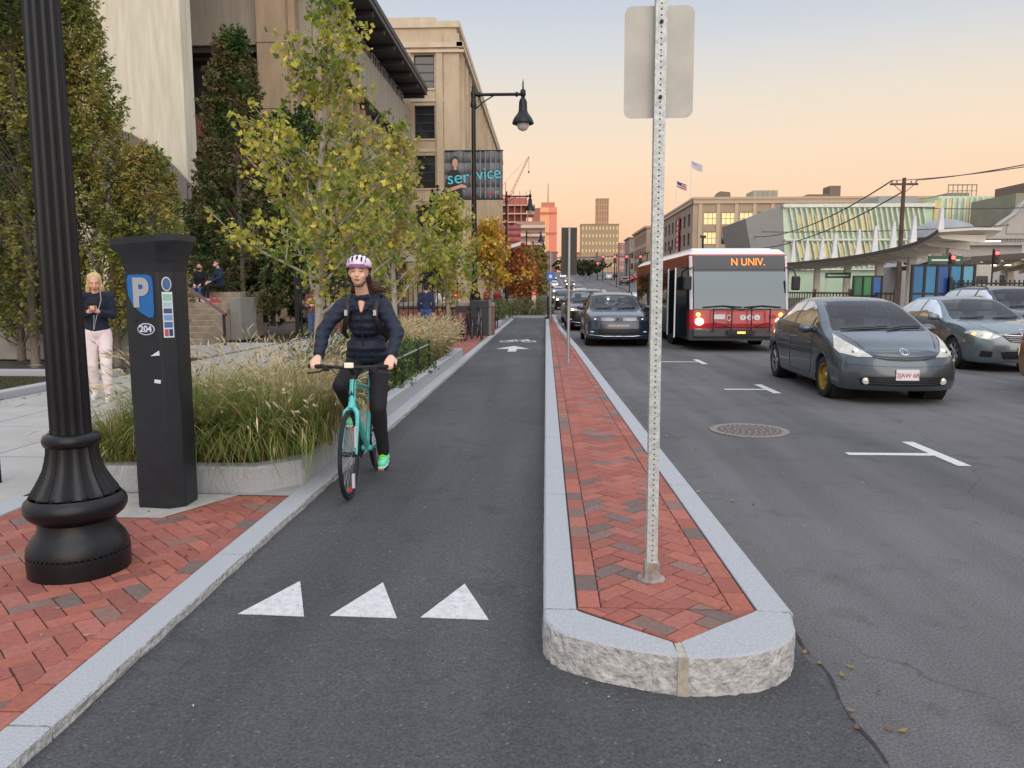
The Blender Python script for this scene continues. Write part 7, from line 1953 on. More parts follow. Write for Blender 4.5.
for k in range(6):
    b = MB(); b.box(-4, 6.8, -1.2, 0, 1.5+k*3.0, 1.8+k*3.0); b.box(-4, 6.8, -1.25, -1.15, 1.8+k*3, 2.6+k*3); b.build('balcony', mat('balcony_pale', lin(216, 196, 180), .8), bb2)
cr_ = thing('tower_crane', 'red tower crane with a raised lattice jib above the construction site', 'crane', (-14.5, 305, zg(305)))
M_crane = mat('crane_red_hazed', lin(206, 124, 104), .6)  # red paled toward the sky, haze put into the paint colour
b = MB(); 
for dx in (-.5, .5):
    for dy in (-.5, .5): b.box(dx-.12, dx+.12, dy-.12, dy+.12, 0, 30)
for k in range(15): b.tube([(-.5, -.5, k*2), (.5, -.5, k*2+2)], .1, 4); b.tube([(.5, -.5, k*2), (-.5, -.5, k*2+2)], .08, 4)
b.build('mast', M_crane, cr_)
b = MB(); A = Vector((0, 0, 29.5)); Bq = Vector((7.6, 0, 44.5))
for off in ((0, 0, .5), (.4, -.5, -.3), (.4, .5, -.3)): b.tube([A+Vector(off), Bq+Vector(off)*.4], .08, 4)
for k in range(12): p = A.lerp(Bq, k/12); q = A.lerp(Bq, (k+1)/12); b.tube([p+Vector((0, 0, .5)), q+Vector((.4, -.5, -.3))], .06, 4)
b.build('jib', M_crane, cr_)
b = MB(); b.tube([(0, 0, 29.5), (-4.5, 0, 30.1)], .4, 4); b.box(-5, -3.5, -.6, .6, 28.1, 30.7); b.tube([(-1.2, 0, 29.5), (-1.5, 0, 35)], .15, 4); b.tube([(-1.5, 0, 35), tuple(Bq)], .05, 4); b.tube([(-1.5, 0, 35), (-4.5, 0, 30.5)], .05, 4); b.build('counter_jib', M_crane, cr_)
b = MB(); b.tube([tuple(Bq), (7.6, 0, 39)], .05, 4); b.box(7.3, 7.9, -.2, .2, 38.3, 39); b.build('hook', M_dark, cr_)
# far low rise buildings behind the traffic, left and right of the road
for (x0, x1, y, z, c, lab, k) in ((-60, -22, 330, 12, (150, 120, 100), 'low brown block far behind the orange trees', 0), (35, 60, 330, 14, (150, 136, 120), 'low tan block behind the distant traffic', 1), (8, 30, 420, 10, (176, 150, 130), 'low pale block on the hill above the distant traffic', 2), (-14, 6, 430, 13, (160, 120, 110), 'low reddish block below the glass tower', 3), (62, 84, 380, 16, (140, 130, 120), 'grey block behind the warehouse', 4)):
    block('low_building', x0, x1, y, y+20, z, mat('lowrise_%d' % k, lin(*c), .85, var=.06, vscale=.2), lab, nx=8, nz=3, mw=M_pane, fw=.5, fh=.5, base=zg(y))
# bridge beam with red signals on the hill
gt = thing('signal_gantry', 'long grey mast arm crossing the road far away above the traffic', 'gantry', (0, 235, zg(235)))
b = MB(); b.tube([(-2, 0, 5.7), (24, 0, 6.3)], .22, 6); b.tube([(15.2, 0, 0), (15.2, 0, 7.5)], .28, 8); b.build('mast_arm', mat('gantry_grey', lin(120, 116, 116), .6, .3), gt)
for x in (14.5, 17.5, 20.5, 24.0): signal(x, 200, 4.4, 'distant red traffic signal in a row over the busway', 'row of distant red signals', sc=1.9, arm=True)
signal(13.2, 200, 3.0, 'lower distant red signal left of the row over the busway', None, 1.6)
# catenary-like poles in the median
for k, (x, y) in enumerate(((13.9, 70), (13.9, 88), (13.9, 108), (13.9, 130), (14, 155))):
    t = thing('median_pole', 'thin dark pole standing in the median among the distant traffic', 'pole', (x, y, zg(y)), 0, 'thin poles along the median')
    b = MB(); b.tube([(0, 0, 0), (0, 0, 6.2)], .09, 6); b.build('shaft', M_dark, t); b = MB(); b.box(-.25, .25, -.1, .1, 6.2, 6.4); b.build('head', M_dark, t)
orb = thing('work_barrier', 'orange red plastic barrier row in the median', 'barrier', (12.6, 66, 0))
for k in range(7):
    b = MB(); b.prism([(-.3, 0), (.3, 0), (.12, .9), (-.12, .9)], k*2.0, k*2.0+1.8, axis='y'); b.build('segment', mat('barrier_orange', lin(226, 84, 60), .5), orb)
# ---------------------------------------------------------------- people
M_skin = mat('skin', lin(226, 170, 146), .5, var=.05, vscale=20)
M_skin2 = mat('skin_fair', lin(232, 186, 160), .5, var=.05, vscale=20)
def V3(*a): return Vector(a)
class Fig:
    """union of tapered capsules and ellipsoids, fused into one continuous surface"""
    def __init__(s): s.mb = MB()
    def cap(s, p, q, r0, r1, seg=14, flat=1.):
        p, q = Vector(p), Vector(q); d = (q-p); L_ = d.length; d.normalize(); pts = []; rs = []
        for k in range(5): t = k/4*PI/2; pts.append(p-d*r0*math.cos(t)); rs.append(max(.0008, r0*math.sin(t)))
        for k in range(1, 4): pts.append(p+(q-p)*k/4); rs.append(r0+(r1-r0)*k/4)
        for k in range(5): t = PI/2-k/4*PI/2; pts.append(q+d*r1*math.cos(t)); rs.append(max(.0008, r1*math.sin(t)))
        s.mb.tube(pts, rs, seg, flat=flat); return s
    def ell(s, c, r, M=None): s.mb.ell(c, r, 18, 12, M=M); return s
    def fuse(s, name, m, parent, voxel=.012, sm=6, disp=0., dscale=6., amt=.6):
        me = bpy.data.meshes.new(name); me.from_pydata(s.mb.v, [], s.mb.f); me.update()
        o = bpy.data.objects.new(name, me); COL.objects.link(o)
        r_ = o.modifiers.new('r', 'REMESH'); r_.mode = 'VOXEL'; r_.voxel_size = voxel; r_.use_smooth_shade = True
        if sm: k = o.modifiers.new('s', 'SMOOTH'); k.iterations = sm; k.factor = amt
        if disp:
            tx = bpy.data.textures.new('folds', 'CLOUDS'); tx.noise_scale = 1/dscale; tx.noise_depth = 2
            k = o.modifiers.new('d', 'DISPLACE'); k.texture = tx; k.strength = disp; k.mid_level = .5; k.texture_coords = 'LOCAL'
        dg = bpy.context.evaluated_depsgraph_get(); nm = bpy.data.meshes.new_from_object(o.evaluated_get(dg)); bpy.data.objects.remove(o)
        nm.materials.clear(); nm.materials.append(m); nm.shade_smooth(); nm.name = name
        return link(name, nm, parent)
def hand(F, w, d, nrm, side, k=1., curl=.9):
    """palm + four unequal fingers + thumb; w wrist, d finger direction, nrm palm facing"""
    w, d, nrm = Vector(w), Vector(d).normalized(), Vector(nrm).normalized(); s_ = d.cross(nrm).normalized()*side
    F.cap(w, w+d*.05*k, .026*k, .030*k); F.cap(w+d*.05*k-s_*.018*k, w+d*.085*k-s_*.022*k, .018*k, .015*k); F.cap(w+d*.05*k+s_*.018*k, w+d*.085*k+s_*.022*k, .018*k, .015*k)
    for i, L_ in enumerate((.068, .078, .072, .056)):
        o = w+d*.088*k+s_*(.030-.02*i)*k; a = 0; p = o
        for j, f in enumerate((.45, .32, .23)):
            a += curl*(.55 if j == 0 else .8); dd = d*math.cos(a)+nrm*math.sin(a); q = p+dd*L_*f*k; F.cap(p, q, (.0095-.001*j)*k, (.0088-.001*j)*k, 8); p = q
    o = w+d*.03*k+s_*.028*k; t1 = (d*.6+s_*.6+nrm*.5).normalized(); p = o+t1*.035*k; F.cap(o, p, .013*k, .011*k, 8); t2 = (d*.7+nrm*.7+s_*.0).normalized(); F.cap(p, p+t2*.03*k, .011*k, .009*k, 8)
def head(F, c, yaw=0., pitch=0., k=1.):
    M = Matrix.Rotation(yaw, 3, 'Z')@Matrix.Rotation(pitch, 3, 'X')
    def P(x, y, z): return Vector(c)+M@Vector((x*k, y*k, z*k))
    F.ell(P(0, .012, .028), (.074*k, .092*k, .088*k), M); F.ell(P(0, -.022, -.03), (.058*k, .066*k, .075*k), M); F.ell(P(0, -.058, -.083), (.026*k, .024*k, .022*k), M)
    F.cap(P(0, -.086, .0), P(0, -.103, -.03), .009*k, .013*k, 8); F.ell(P(-.036, -.062, -.03), (.022*k, .02*k, .022*k), M); F.ell(P(.036, -.062, -.03), (.022*k, .02*k, .022*k), M)
    F.ell(P(0, -.082, -.062), (.022*k, .012*k, .009*k), M)
    F.ell(P(0, -.072, .022), (.05*k, .018*k, .012*k), M)
    for s in (-1, 1): F.ell(P(s*.073, .01, -.01), (.012*k, .02*k, .03*k), M)
    return P, M
def face_parts(root, P, M, k=1., eyes=True, closed=False, lip=(176, 96, 92), brow=(70, 50, 40)):
    E = mat('eye_white', (.7, .68, .66), .3); I = mat('eye_iris', lin(70, 50, 38), .2); B_ = mat('brow_%d' % brow[0], lin(*brow), .8); Lp = mat('lip_%d' % lip[0], lin(*lip), .5)
    for s in (-1, 1):
        if closed:
            b = MB(); b.tube([P(s*.031-.013, -.083, .004), P(s*.031, -.089, .000), P(s*.031+.013, -.083, .004)], .0022*k, 5); b.build('eyelashes', B_, root)
        else:
            b = MB(); b.ell(P(s*.031, -.075, .004), (.013*k, .011*k, .008*k), 10, 6); b.build('eye', E, root, smooth=80); b = MB(); b.ell(P(s*.031, -.0855, .004), (.0055*k, .003*k, .0055*k), 8, 6); b.build('iris', I, root)
        b = MB(); b.tube([P(s*.014, -.09, .024), P(s*.032, -.09, .029), P(s*.05, -.077, .024)], [.003*k, .0035*k, .002*k], 5); b.build('eyebrow', B_, root)
    b = MB(); b.ell(P(0, -.0915, -.0585), (.021*k, .005*k, .0042*k), 12, 6); b.ell(P(0, -.0915, -.067), (.018*k, .0055*k, .005*k), 12, 6); b.build('lips', Lp, root, smooth=80)

def person(name, label, loc, rz, J, col, voxel=.013, k=1., sleeve=1., hair=None, group=None, female=True, shoes=(.7, .7, .7), skin=None, face=True, closed=False, mask=None, disp=.02, openjacket=None, curl=.9, skirt=False, sock=None, hips=1.0):
    """J: joints (local metres, -Y is forward). col: dict top, pants, hair"""
    root = thing(name, label, 'person', loc, rz, group); sk = skin or M_skin
    F = Fig(); g = lambda n: Vector(J[n])
    P, M = head(F, g('head'), J.get('hyaw', 0), J.get('hpitch', 0))
    F.cap(g('neck'), g('head')+Vector((0, .015, -.05)), .052, .048)
    F.ell(g('chest'), (.135, .095, .16)); F.ell(g('belly'), (.115, .09, .12)); F.ell(g('pelvis'), (.15, .105, .11))
    F.cap(g('shL'), g('shR'), .05, .05); F.cap(g('chest')+Vector((0, 0, .1)), g('neck'), .075, .05)
    for s in 'LR':
        F.cap(g('sh'+s), g('el'+s), .047, .037); F.cap(g('el'+s), g('wr'+s), .037, .025)
        F.cap(g('hip'+s), g('kn'+s), .078, .052); F.cap(g('kn'+s), g('an'+s), .05, .034)
        F.cap(g('an'+s)+Vector((0, .02, -.03)), g('to'+s), .034, .028)
        hd = J.get('hd'+s, (g('wr'+s)-g('el'+s)).normalized()); hn = J.get('hn'+s, Vector((0, -.3, -1)))
        hand(F, g('wr'+s), hd, hn, 1 if s == 'L' else -1, 1.0, curl)
    body = F.fuse('body', sk, root, voxel, 3, amt=.5)
    if face: face_parts(root, P, M, 1., closed=closed)
    T = Fig(); e = .016
    c = g('chest'); T.ell(c, (.155, .115, .18)); T.ell(g('belly'), (.142*hips, .115, .14)); T.ell(g('belly')*.35+g('pelvis')*.65, (.155*hips, .122, .12)); T.cap(g('shL'), g('shR'), .064, .064); T.cap(c+Vector((0, 0, .08)), g('neck')+Vector((0, 0, -.035)), .1, .062)
    for s in 'LR':
        m = g('el'+s).lerp(g('wr'+s), .93*sleeve)
        T.cap(g('sh'+s), g('el'+s), .066, .055); T.cap(g('el'+s), m, .055, .042)
    T.fuse('jacket', col['top'], root, voxel, 4, disp, 9.)
    L_ = Fig(); L_.ell(g('pelvis'), (.16*hips, .115, .115))
    for s in 'LR':
        pw = col.get('pw', 1.)
        L_.cap(g('hip'+s), g('kn'+s), .088, .060*pw); L_.cap(g('kn'+s), g('kn'+s).lerp(g('an'+s), .95), .058*pw, .042*pw)
    L_.fuse('trousers', col['pants'], root, voxel, 4, disp*.7, 9.)
    for s in 'LR':
        S = Fig(); a = g('an'+s); t = g('to'+s); d = (t-a); 
        S.cap(a+Vector((0, .025, -.035)), t, .044, .036); S.cap(a+Vector((0, 0, -.0)), a+Vector((0, .03, -.03)), .042, .046)
        so_ = S.fuse('shoe', col['shoe'], root, .01, 3)
        b = MB(); dn = Vector((0, 0, -1)) if abs(d.normalized().z) < .75 else Vector((0, 0, -1))
        h0 = a+Vector((0, .055, -.07)); 
        dd = (t+Vector((0, 0, -.028))-h0); b.tube([h0, h0+dd*.3, h0+dd*.7, h0+dd*1.06+dd.normalized()*.02], [.036, .034, .04, .026], 10, flat=.4); b.build('sole', col.get('sole', M_white), so_)
    if hair: hair(root, P, M)
    if mask:
        b = Fig(); b.ell(P(0, -.062, -.055), (.058, .052, .045), M); b.fuse('face_mask', mask, root, .008, 2)
    return root, P, M
def J_stand(h=1.7, stride=0., armL=None, armR=None, yaw=0., look=0., lean=0.):
    k = h/1.7; J = dict(head=(0, -.02-lean, 1.575*k), neck=(0, .0-lean*.8, 1.43*k), chest=(0, .01-lean*.6, 1.25*k), belly=(0, 0-lean*.2, 1.06*k), pelvis=(0, 0, .93*k), shL=(.165, 0-lean*.7, 1.39*k), shR=(-.165, 0-lean*.7, 1.39*k),
        hipL=(.085, 0, .9*k), hipR=(-.085, 0, .9*k), knL=(.095, -.03-stride*.5, .49*k), knR=(-.095, -.03+stride*.25, .49*k), anL=(.095, -stride*.55+.01, .09*k), anR=(-.095, stride*.9+.02, .1*k), toL=(.105, -stride*.55-.16, .035), toR=(-.105, stride*.9-.12, .04), hyaw=yaw, hpitch=look)
    J['elL'], J['wrL'] = armL or ((.22, .02, 1.12*k), (.22, -.07, .88*k)); J['elR'], J['wrR'] = armR or ((-.22, .04, 1.12*k), (-.22, .0, .87*k))
    return {a: (Vector(v) if isinstance(v, tuple) else v) for a, v in J.items()}
def long_hair(m, length=.3, vol=1., back=.0):
    def f(root, P, M):
        F = Fig(); F.ell(P(0, .03, .05), (.085*vol, .095*vol, .082), M); F.ell(P(0, .055, -.02), (.084*vol, .07, .1), M)
        for s in (-1, 1):
            F.cap(P(s*.06, .0, .05), P(s*.078, .0, -.05), .028, .026); F.cap(P(s*.078, .0, -.05), P(s*.095, -.02+back, -.06-length), .034, .02)
        F.cap(P(0, .09, -.02), P(0, .11, -.05-length), .07, .035)
        F.fuse('hair', m, root, .011, 4, .014, 30.)
    return f
def short_hair(m):
    def f(root, P, M):
        F = Fig(); F.ell(P(0, .025, .052), (.082, .094, .078), M); F.ell(P(0, .06, -.01), (.076, .055, .07), M); F.fuse('hair', m, root, .011, 3, .012, 30.)
    return f
M_navy = mat('navy_cloth', lin(30, 38, 58), .85, var=.25, vscale=14, bump=.25, bscale=60)
M_puffer = mat('navy_puffer', lin(24, 33, 52), .7, var=.2, vscale=14)
_n = M_puffer.node_tree; _w = _n.nodes.new('ShaderNodeTexWave'); _w.bands_direction = 'Z'; _w.inputs['Scale'].default_value = 5.2; _w.inputs['Distortion'].default_value = 1.6; _w.inputs['Detail Scale'].default_value = 2.5; _w.inputs['Detail'].default_value = 3
_b = _n.nodes.new('ShaderNodeBump'); _b.inputs['Distance'].default_value = .035; _b.inputs['Strength'].default_value = .3
_n.links.new([x for x in _n.nodes if x.type == 'TEX_COORD'][0].outputs['Object'], _w.inputs[0]); _n.links.new(_w.outputs[1], _b.inputs['Height']); _n.links.new(_b.outputs[0], _n.nodes['Principled BSDF'].inputs['Normal'])
M_leg = mat('black_leggings', lin(26, 25, 30), .8, var=.2, vscale=20)
M_denim = mat('denim', lin(66, 96, 138), .85, var=.15, vscale=20)
M_whitecl = mat('white_cloth', lin(222, 214, 208), .85, var=.06, vscale=10)
M_blond = mat('blond_hair', lin(214, 184, 132), .6, var=.25, vscale=18, stretch=(6, 6, .6), bump=.5, bscale=80)
M_brownh = mat('brown_hair', lin(74, 50, 40), .6, var=.3, vscale=18, stretch=(6, 6, .6), bump=.5, bscale=80)
M_darkh = mat('dark_hair', lin(36, 30, 30), .6, var=.3, vscale=18)
M_pinkpants = mat('cream_pink_sweatpants', lin(234, 226, 218), .9, col2=lin(232, 208, 214), vscale=3.2, var=.1)

# --- cyclist (riding straight towards the camera) and her bicycle
BX, BYF = -1.50, 5.72     # front wheel contact
WB = 1.02
# bike local: origin under the bottom bracket; forward -Y
bk = thing('bicycle', 'turquoise bicycle ridden toward the camera with black handlebar and orange reflector', 'bicycle', (BX, BYF+.60, 0.004))
M_teal = mat('turquoise_paint', lin(84, 196, 192), .3, coat=.6, var=.05, vscale=8)
YF, YR, RW = -.60, .43, .345
def bwheel(y, yaw=0.):
    M = Matrix.Translation((0, y, RW))@Matrix.Rotation(yaw, 4, 'Z'); mb = MB(); n = 56; rt = .0165
    w_ = None
    def tor(R_, r_, m, nm, par, seg=8):
        b = MB(); pts = [M@Vector((0, R_*math.cos(2*PI*k/n), R_*math.sin(2*PI*k/n))) for k in range(n+1)]; b.tube(pts, r_, seg, cap=False); return b.build(nm, m, par, smooth=60)
    t = tor(RW-rt, rt, M_tyre, 'wheel', bk)
    tor(RW-.042, .011, M_plastic, 'rim', t)
    b = MB()
    for k in range(28):
        a = 2*PI*k/28; s = (.03 if k % 2 else -.03); a2 = a+(.5 if k % 4 < 2 else -.5)
        b.tube([M@Vector((s, .02*math.cos(a2), .02*math.sin(a2))), M@Vector((0, (RW-.045)*math.cos(a), (RW-.045)*math.sin(a)))], .0016, 4, cap=False)
    b.build('spokes', M_galv, t)
    b = MB(); b.lathe([(.0, -.055), (.012, -.055), (.025, -.035), (.018, -.03), (.018, .03), (.025, .035), (.012, .055), (0, .055)], 14, axis='x'); b.v = [tuple(M@Vector(p)) for p in b.v]; b.build('hub', M_dark, t, smooth=40)
    return t
fw = bwheel(YF, R(3)); rw = bwheel(YR)
b = MB(); b.box(.012, .03, YF+.02, YF+.05, RW-.27, RW-.16); b.build('reflector', mat('reflector_white', (.7, .7, .7), .4), fw)
b = MB(); b.box(-.01, .012, YF+.0, YF+.03, .05, .085); b.build('red_sticker', mat('sticker_red', lin(200, 60, 50), .5), fw)
BB = V3(0, 0, .275); HT0, HT1 = V3(0, YF+.13, .72), V3(0, YF+.185, .90); ST = V3(0, .17, .86); RA = V3(0, YR, RW)
b = MB(); b.tube([HT0, HT1], .027, 14); b.tube([HT1+V3(0, .01, -.03), ST+V3(0, -.01, -.10)], .017, 10); b.tube([HT0+V3(0, .01, .03), BB], .022, 10); b.tube([BB, ST], .018, 10)
for s in (-1, 1): b.tube([BB+V3(s*.03, .02, 0), V3(s*.055, YR-.15, RW-.03), V3(s*.065, YR, RW)], .010, 8); b.tube([ST+V3(s*.015, 0, -.07), V3(s*.05, YR-.06, RW+.28), V3(s*.065, YR, RW)], .0085, 8)
b.tube([V3(-.045, 0, .275), V3(.045, 0, .275)], .025, 12); b.build('frame', M_teal, bk, smooth=50)
b = MB(); b.prism([(-.012, .79), (.012, .79), (0, .825)], YF+.115, YF+.12, axis='y'); b.build('head_badge', M_plastic, bk)
b = MB(); b.tube([HT0, V3(0, YF+.10, .68)], .03, 12)
for s in (-1, 1): b.tube([V3(s*.012, YF+.115, .69), V3(s*.045, YF+.095, .66), V3(s*.052, YF+.07, .58), V3(s*.056, YF, RW)], [.022, .02, .016, .009], 10)
b.build('fork', M_teal, bk, smooth=50)
b = MB(); b.tube([V3(.07, YF, RW), V3(-.07, YF, RW)], .008, 8); b.build('front_axle', M_dark, bk)
b = MB(); b.box(.048, .056, YF-.012, YF+.03, .40, .56, M=Matrix.Rotation(0, 4, 'X')); b.build('fork_stripe', mat('stripe_pale', lin(226, 222, 220), .5), bk)
GZ = 1.005
b = MB(); b.tube([HT1, HT1+V3(0, .012, .05)], .02, 10); b.tube([HT1+V3(0, .01, .045), V3(0, YF+.10, GZ)], .018, 10); b.build('stem', M_plastic, bk, smooth=50)
b = MB(); b.tube([(-.33, YF+.17, GZ+.0), (-.2, YF+.12, GZ+.005), (-.06, YF+.10, GZ), (.06, YF+.10, GZ), (.2, YF+.12, GZ+.005), (.33, YF+.17, GZ)], .013, 10); hb = b.build('handlebar', M_plastic, bk, smooth=50)
for s in (-1, 1):
    b = MB(); b.tube([(s*.345, YF+.178, GZ), (s*.215, YF+.128, GZ+.004)], .018, 10); b.build('grip', M_rubber, hb, smooth=50)
    b = MB(); b.tube([(s*.2, YF+.12, GZ-.01), (s*.23, YF+.07, GZ-.03), (s*.33, YF+.09, GZ-.045)], .007, 6); b.box(s*.19-.02, s*.19+.02, YF+.08, YF+.13, GZ-.03, GZ+.012); b.build('brake_lever', M_plastic, hb)
    b = MB(); b.tube([(s*.2, YF+.09, GZ-.01), (s*.12, YF+.0, GZ+.0), (s*.04, YF+.05, GZ-.1), (s*.01, YF+.14, .75)], .004, 5); b.build('brake_cable', M_plastic, hb)
b = MB(); b.box(-.035, .035, YF+.05, YF+.075, GZ-.0, GZ+.04); b.build('front_light', mat('light_housing', lin(220, 210, 190), .4, emit=(1, .9, .7), estr=.3), hb, bevel=.006)
b = MB(); b.tube([ST, V3(0, .20, .97)], .014, 10); b.build('seat_post', M_dark, bk)
b = MB(); b.prism([(-.02, .02), (.02, .02), (.035, .14), (.075, .24), (.06, .28), (-.06, .28), (-.075, .24), (-.035, .14)], .965, 1.0); b.build('saddle', M_plastic, bk, bevel=.012)
b = MB(); b.box(.0, .055, .03, .09, .60, .645); b.build('orange_reflector', mat('orange_plastic', lin(238, 110, 50), .4), bk, bevel=.005)
b = MB(); b.lathe([(.0, -.050), (.085, -.05), (.085, -.056), (0, -.056)], 28, (0, 0, .275), axis='x'); b.build('chainring', M_dark, bk)
b = MB(); b.tube([(-.053, .0, .275+.085), (-.053, YR, RW+.035)], .005, 5); b.tube([(-.053, .0, .275-.085), (-.053, YR, RW-.035)], .005, 5); b.build('chain', M_dark, bk)
ca_ = R(8); CRL = .17
for s, sg_ in ((1, -1), (-1, 1)):   # the foot on the image right is down
    dz = -CRL*math.cos(ca_) if s == 1 else CRL*math.cos(ca_); dy = -CRL*math.sin(ca_)*(1 if s == 1 else -1)
    p = V3(s*.075, dy, .275+dz); b = MB(); b.tube([V3(s*.06, 0, .275), p], [.014, .011], 8); ck = b.build('crank', M_dark, bk)
    b = MB(); b.box(p.x+s*.01 if s > 0 else p.x-.10, p.x+.10 if s > 0 else p.x-.01, p.y-.045, p.y+.045, p.z-.012, p.z+.012); b.build('pedal', M_plastic, ck, bevel=.004)
    b = MB(); b.box(min(p.x+s*.03, p.x+s*.08), max(p.x+s*.03, p.x+s*.08), p.y-.05, p.y-.046, p.z-.01, p.z+.01); b.build('pedal_reflector', mat('orange_plastic', lin(238, 110, 50), .4), ck)
pdR = V3(.13, -CRL*math.sin(ca_), .275-CRL*math.cos(ca_)); pdL = V3(-.13, CRL*math.sin(ca_), .275+CRL*math.cos(ca_))
YB = YF
J = dict(head=V3(-.005, -.13, 1.735), neck=V3(0, -.045, 1.56), chest=V3(0, .03, 1.37), belly=V3(0, .12, 1.19), pelvis=V3(0, .17, 1.06), shL=V3(.158, -.03, 1.465), shR=V3(-.158, -.03, 1.465),
    elL=V3(.29, -.16, 1.26), elR=V3(-.285, -.17, 1.27), wrL=V3(.275, YB+.255, 1.075), wrR=V3(-.275, YB+.255, 1.075),
    hipL=V3(.085, .14, 1.02), hipR=V3(-.085, .14, 1.02), knL=V3(.12, -.13, .63), knR=V3(-.14, -.24, .83), anL=V3(.125, .03, .215), anR=V3(-.12, .09, .535), toL=pdR+V3(0, -.05, .05), toR=pdL+V3(0, -.04, .05),
    hyaw=R(4), hpitch=R(-3), hdL=V3(0, -.9, -.35), hdR=V3(0, -.9, -.35), hnL=V3(0, -.15, -1), hnR=V3(0, -.15, -1))
def rider_hair(root, P, M):
    F = Fig(); F.ell(P(0, .04, .01), (.083, .075, .09), M)
    for s in (-1, 1): F.cap(P(s*.074, .01, .02), P(s*.078, .04, -.06), .012, .016)
    F.cap(P(.04, .07, -.05), P(.10, .12, -.12), .04, .036); F.cap(P(.10, .12, -.12), P(.16, .17, -.13), .034, .02); F.cap(P(-.03, .08, -.06), P(-.07, .15, -.14), .042, .025)
    for k in range(16):
        a = random.uniform(0, 1); F.cap(P(.03+.04*a, .06, -.04-.03*a), P(.10+.11*a+random.uniform(-.02, .02), .12+.08*a, -.07-random.uniform(0, .10)), .014, .005, 6)
    F.fuse('hair', M_brownh, root, .0075, 2, .012, 40.)
shoe_m = mat('mint_shoe', lin(110, 226, 190), .6, col2=lin(120, 236, 160), vscale=12, var=.1)
rd_, P, M = person('person', 'cyclist in a navy jacket, black leggings and white purple helmet on the turquoise bicycle', (BX, BYF+.60, .004), 0, J,
    dict(top=M_puffer, pants=M_leg, shoe=shoe_m, sole=mat('shoe_sole_mint', lin(190, 240, 226), .6), pw=1.12), voxel=.0085, hair=rider_hair, closed=True, disp=.022, curl=1.25, skin=M_skin2)
rd_.scale = (1.05, 1., 1.0)
# shoe laces flash, collar, straps, zip
for s, p in ((1, J['toL']), (-1, J['toR'])):
    b = MB(); a = J['anL'] if s > 0 else J['anR']
    for k in range(4): q = a.lerp(p, .25+.16*k)+V3(0, 0, .044-.006*k); b.tube([q+V3(-.022, 0, -.006), q+V3(0, 0, .006), q+V3(.022, 0, -.006)], .006, 5)
    b.ell(a+V3(0, -.03, .03), (.03, .02, .03), 10, 6); b.build('lime_laces', mat('lime', lin(170, 240, 40), .6, emit=None), rd_)
b = Fig(); b.cap(V3(-.07, -.045, 1.50), V3(-.03, -.10, 1.44), .022, .016); b.cap(V3(.07, -.045, 1.50), V3(.03, -.10, 1.44), .022, .016); b.cap(V3(-.08, .0, 1.52), V3(.08, .0, 1.52), .03, .03); b.fuse('collar', M_navy, rd_, .008, 3)
b = Fig(); b.ell(V3(0, -.085, 1.475), (.035, .03, .055)); b.fuse('neckline', M_skin2, rd_, .006, 2) if False else None
b = Fig(); b.cap(V3(0, -.078, 1.50), V3(0, -.104, 1.425), .032, .012); b.fuse('open_neckline', M_skin2, rd_, .006, 2)
hips_b = Fig(); hips_b.ell(V3(0, .1, 1.06), (.185, .15, .10)); hips_b.ell(V3(0, .06, 1.12), (.165, .14, .10)); hips_b.fuse('jacket_hem', M_puffer, rd_, .01, 4, .02, 9.)
b = MB(); b.tube([(0, -.095, 1.45), (0, -.105, 1.38), (0, -.085, 1.25), (0, -.07, 1.13)], .004, 5); b.build('zip', M_plastic, rd_)
# helmet with real vent slots
hm = Fig(); hm.ell(P(0, .018, .058), (.098, .128, .088), M); 
helm = hm.fuse('helmet', mat('helmet_white', lin(240, 240, 244), .35, coat=.4, col2=lin(222, 200, 224), vscale=3, var=.2), rd_, .008, 3)
me = helm.data
import bmesh
bm = bmesh.new(); bm.from_mesh(me); inv = M.inverted(); c0 = Vector(J['head'])
dl = [v for v in bm.verts if (inv@(v.co-c0)).z < .035+.02*max(0, -(inv@(v.co-c0)).y/.12)]
bmesh.ops.delete(bm, geom=dl, context='VERTS'); bm.to_mesh(me); bm.free()
sd = helm.modifiers.new('thick', 'SOLIDIFY'); sd.thickness = .02; sd.offset = -1
slot = mat('helmet_vent', (.01, .01, .012), .7)
for x, w_ in ((-.062, .008), (-.034, .009), (0, .010), (.034, .009), (.062, .008)):
    for y0, y1 in ((-.098, -.06), (-.045, .0), (.02, .07)):
        pts = []
        for t in (0, .5, 1):
            y = y0+(y1-y0)*t; zz = 1-(x/.098)**2-((y-.018)/.128)**2
            if zz > .02: pts.append(P(x, y, .058+.088*math.sqrt(zz)+.0005))
        if len(pts) > 1: b = MB(); b.tube(pts, [w_*.5]+[w_]*(len(pts)-2)+[w_*.4], 8, flat=.55); b.build('vent', slot, helm, smooth=60)
b = MB(); b.tube([P(a*.0+.094*math.sin(t), .012-.122*math.cos(t), .042) for a, t in [(0, R(q)) for q in range(-120, 121, 15)]], .0075, 6); b.build('helmet_rim', mat('helmet_purple', lin(172, 96, 170), .4), helm, smooth=60)
b = MB()
for s in (-1, 1): b.tube([P(s*.088, -.02, .04), P(s*.075, -.03, -.05), P(s*.03, -.05, -.112), P(0, -.05, -.117)], .005, 5); b.tube([P(s*.088, .05, .04), P(s*.076, -.02, -.045)], .005, 5)
b.build('chin_strap', slot, rd_)
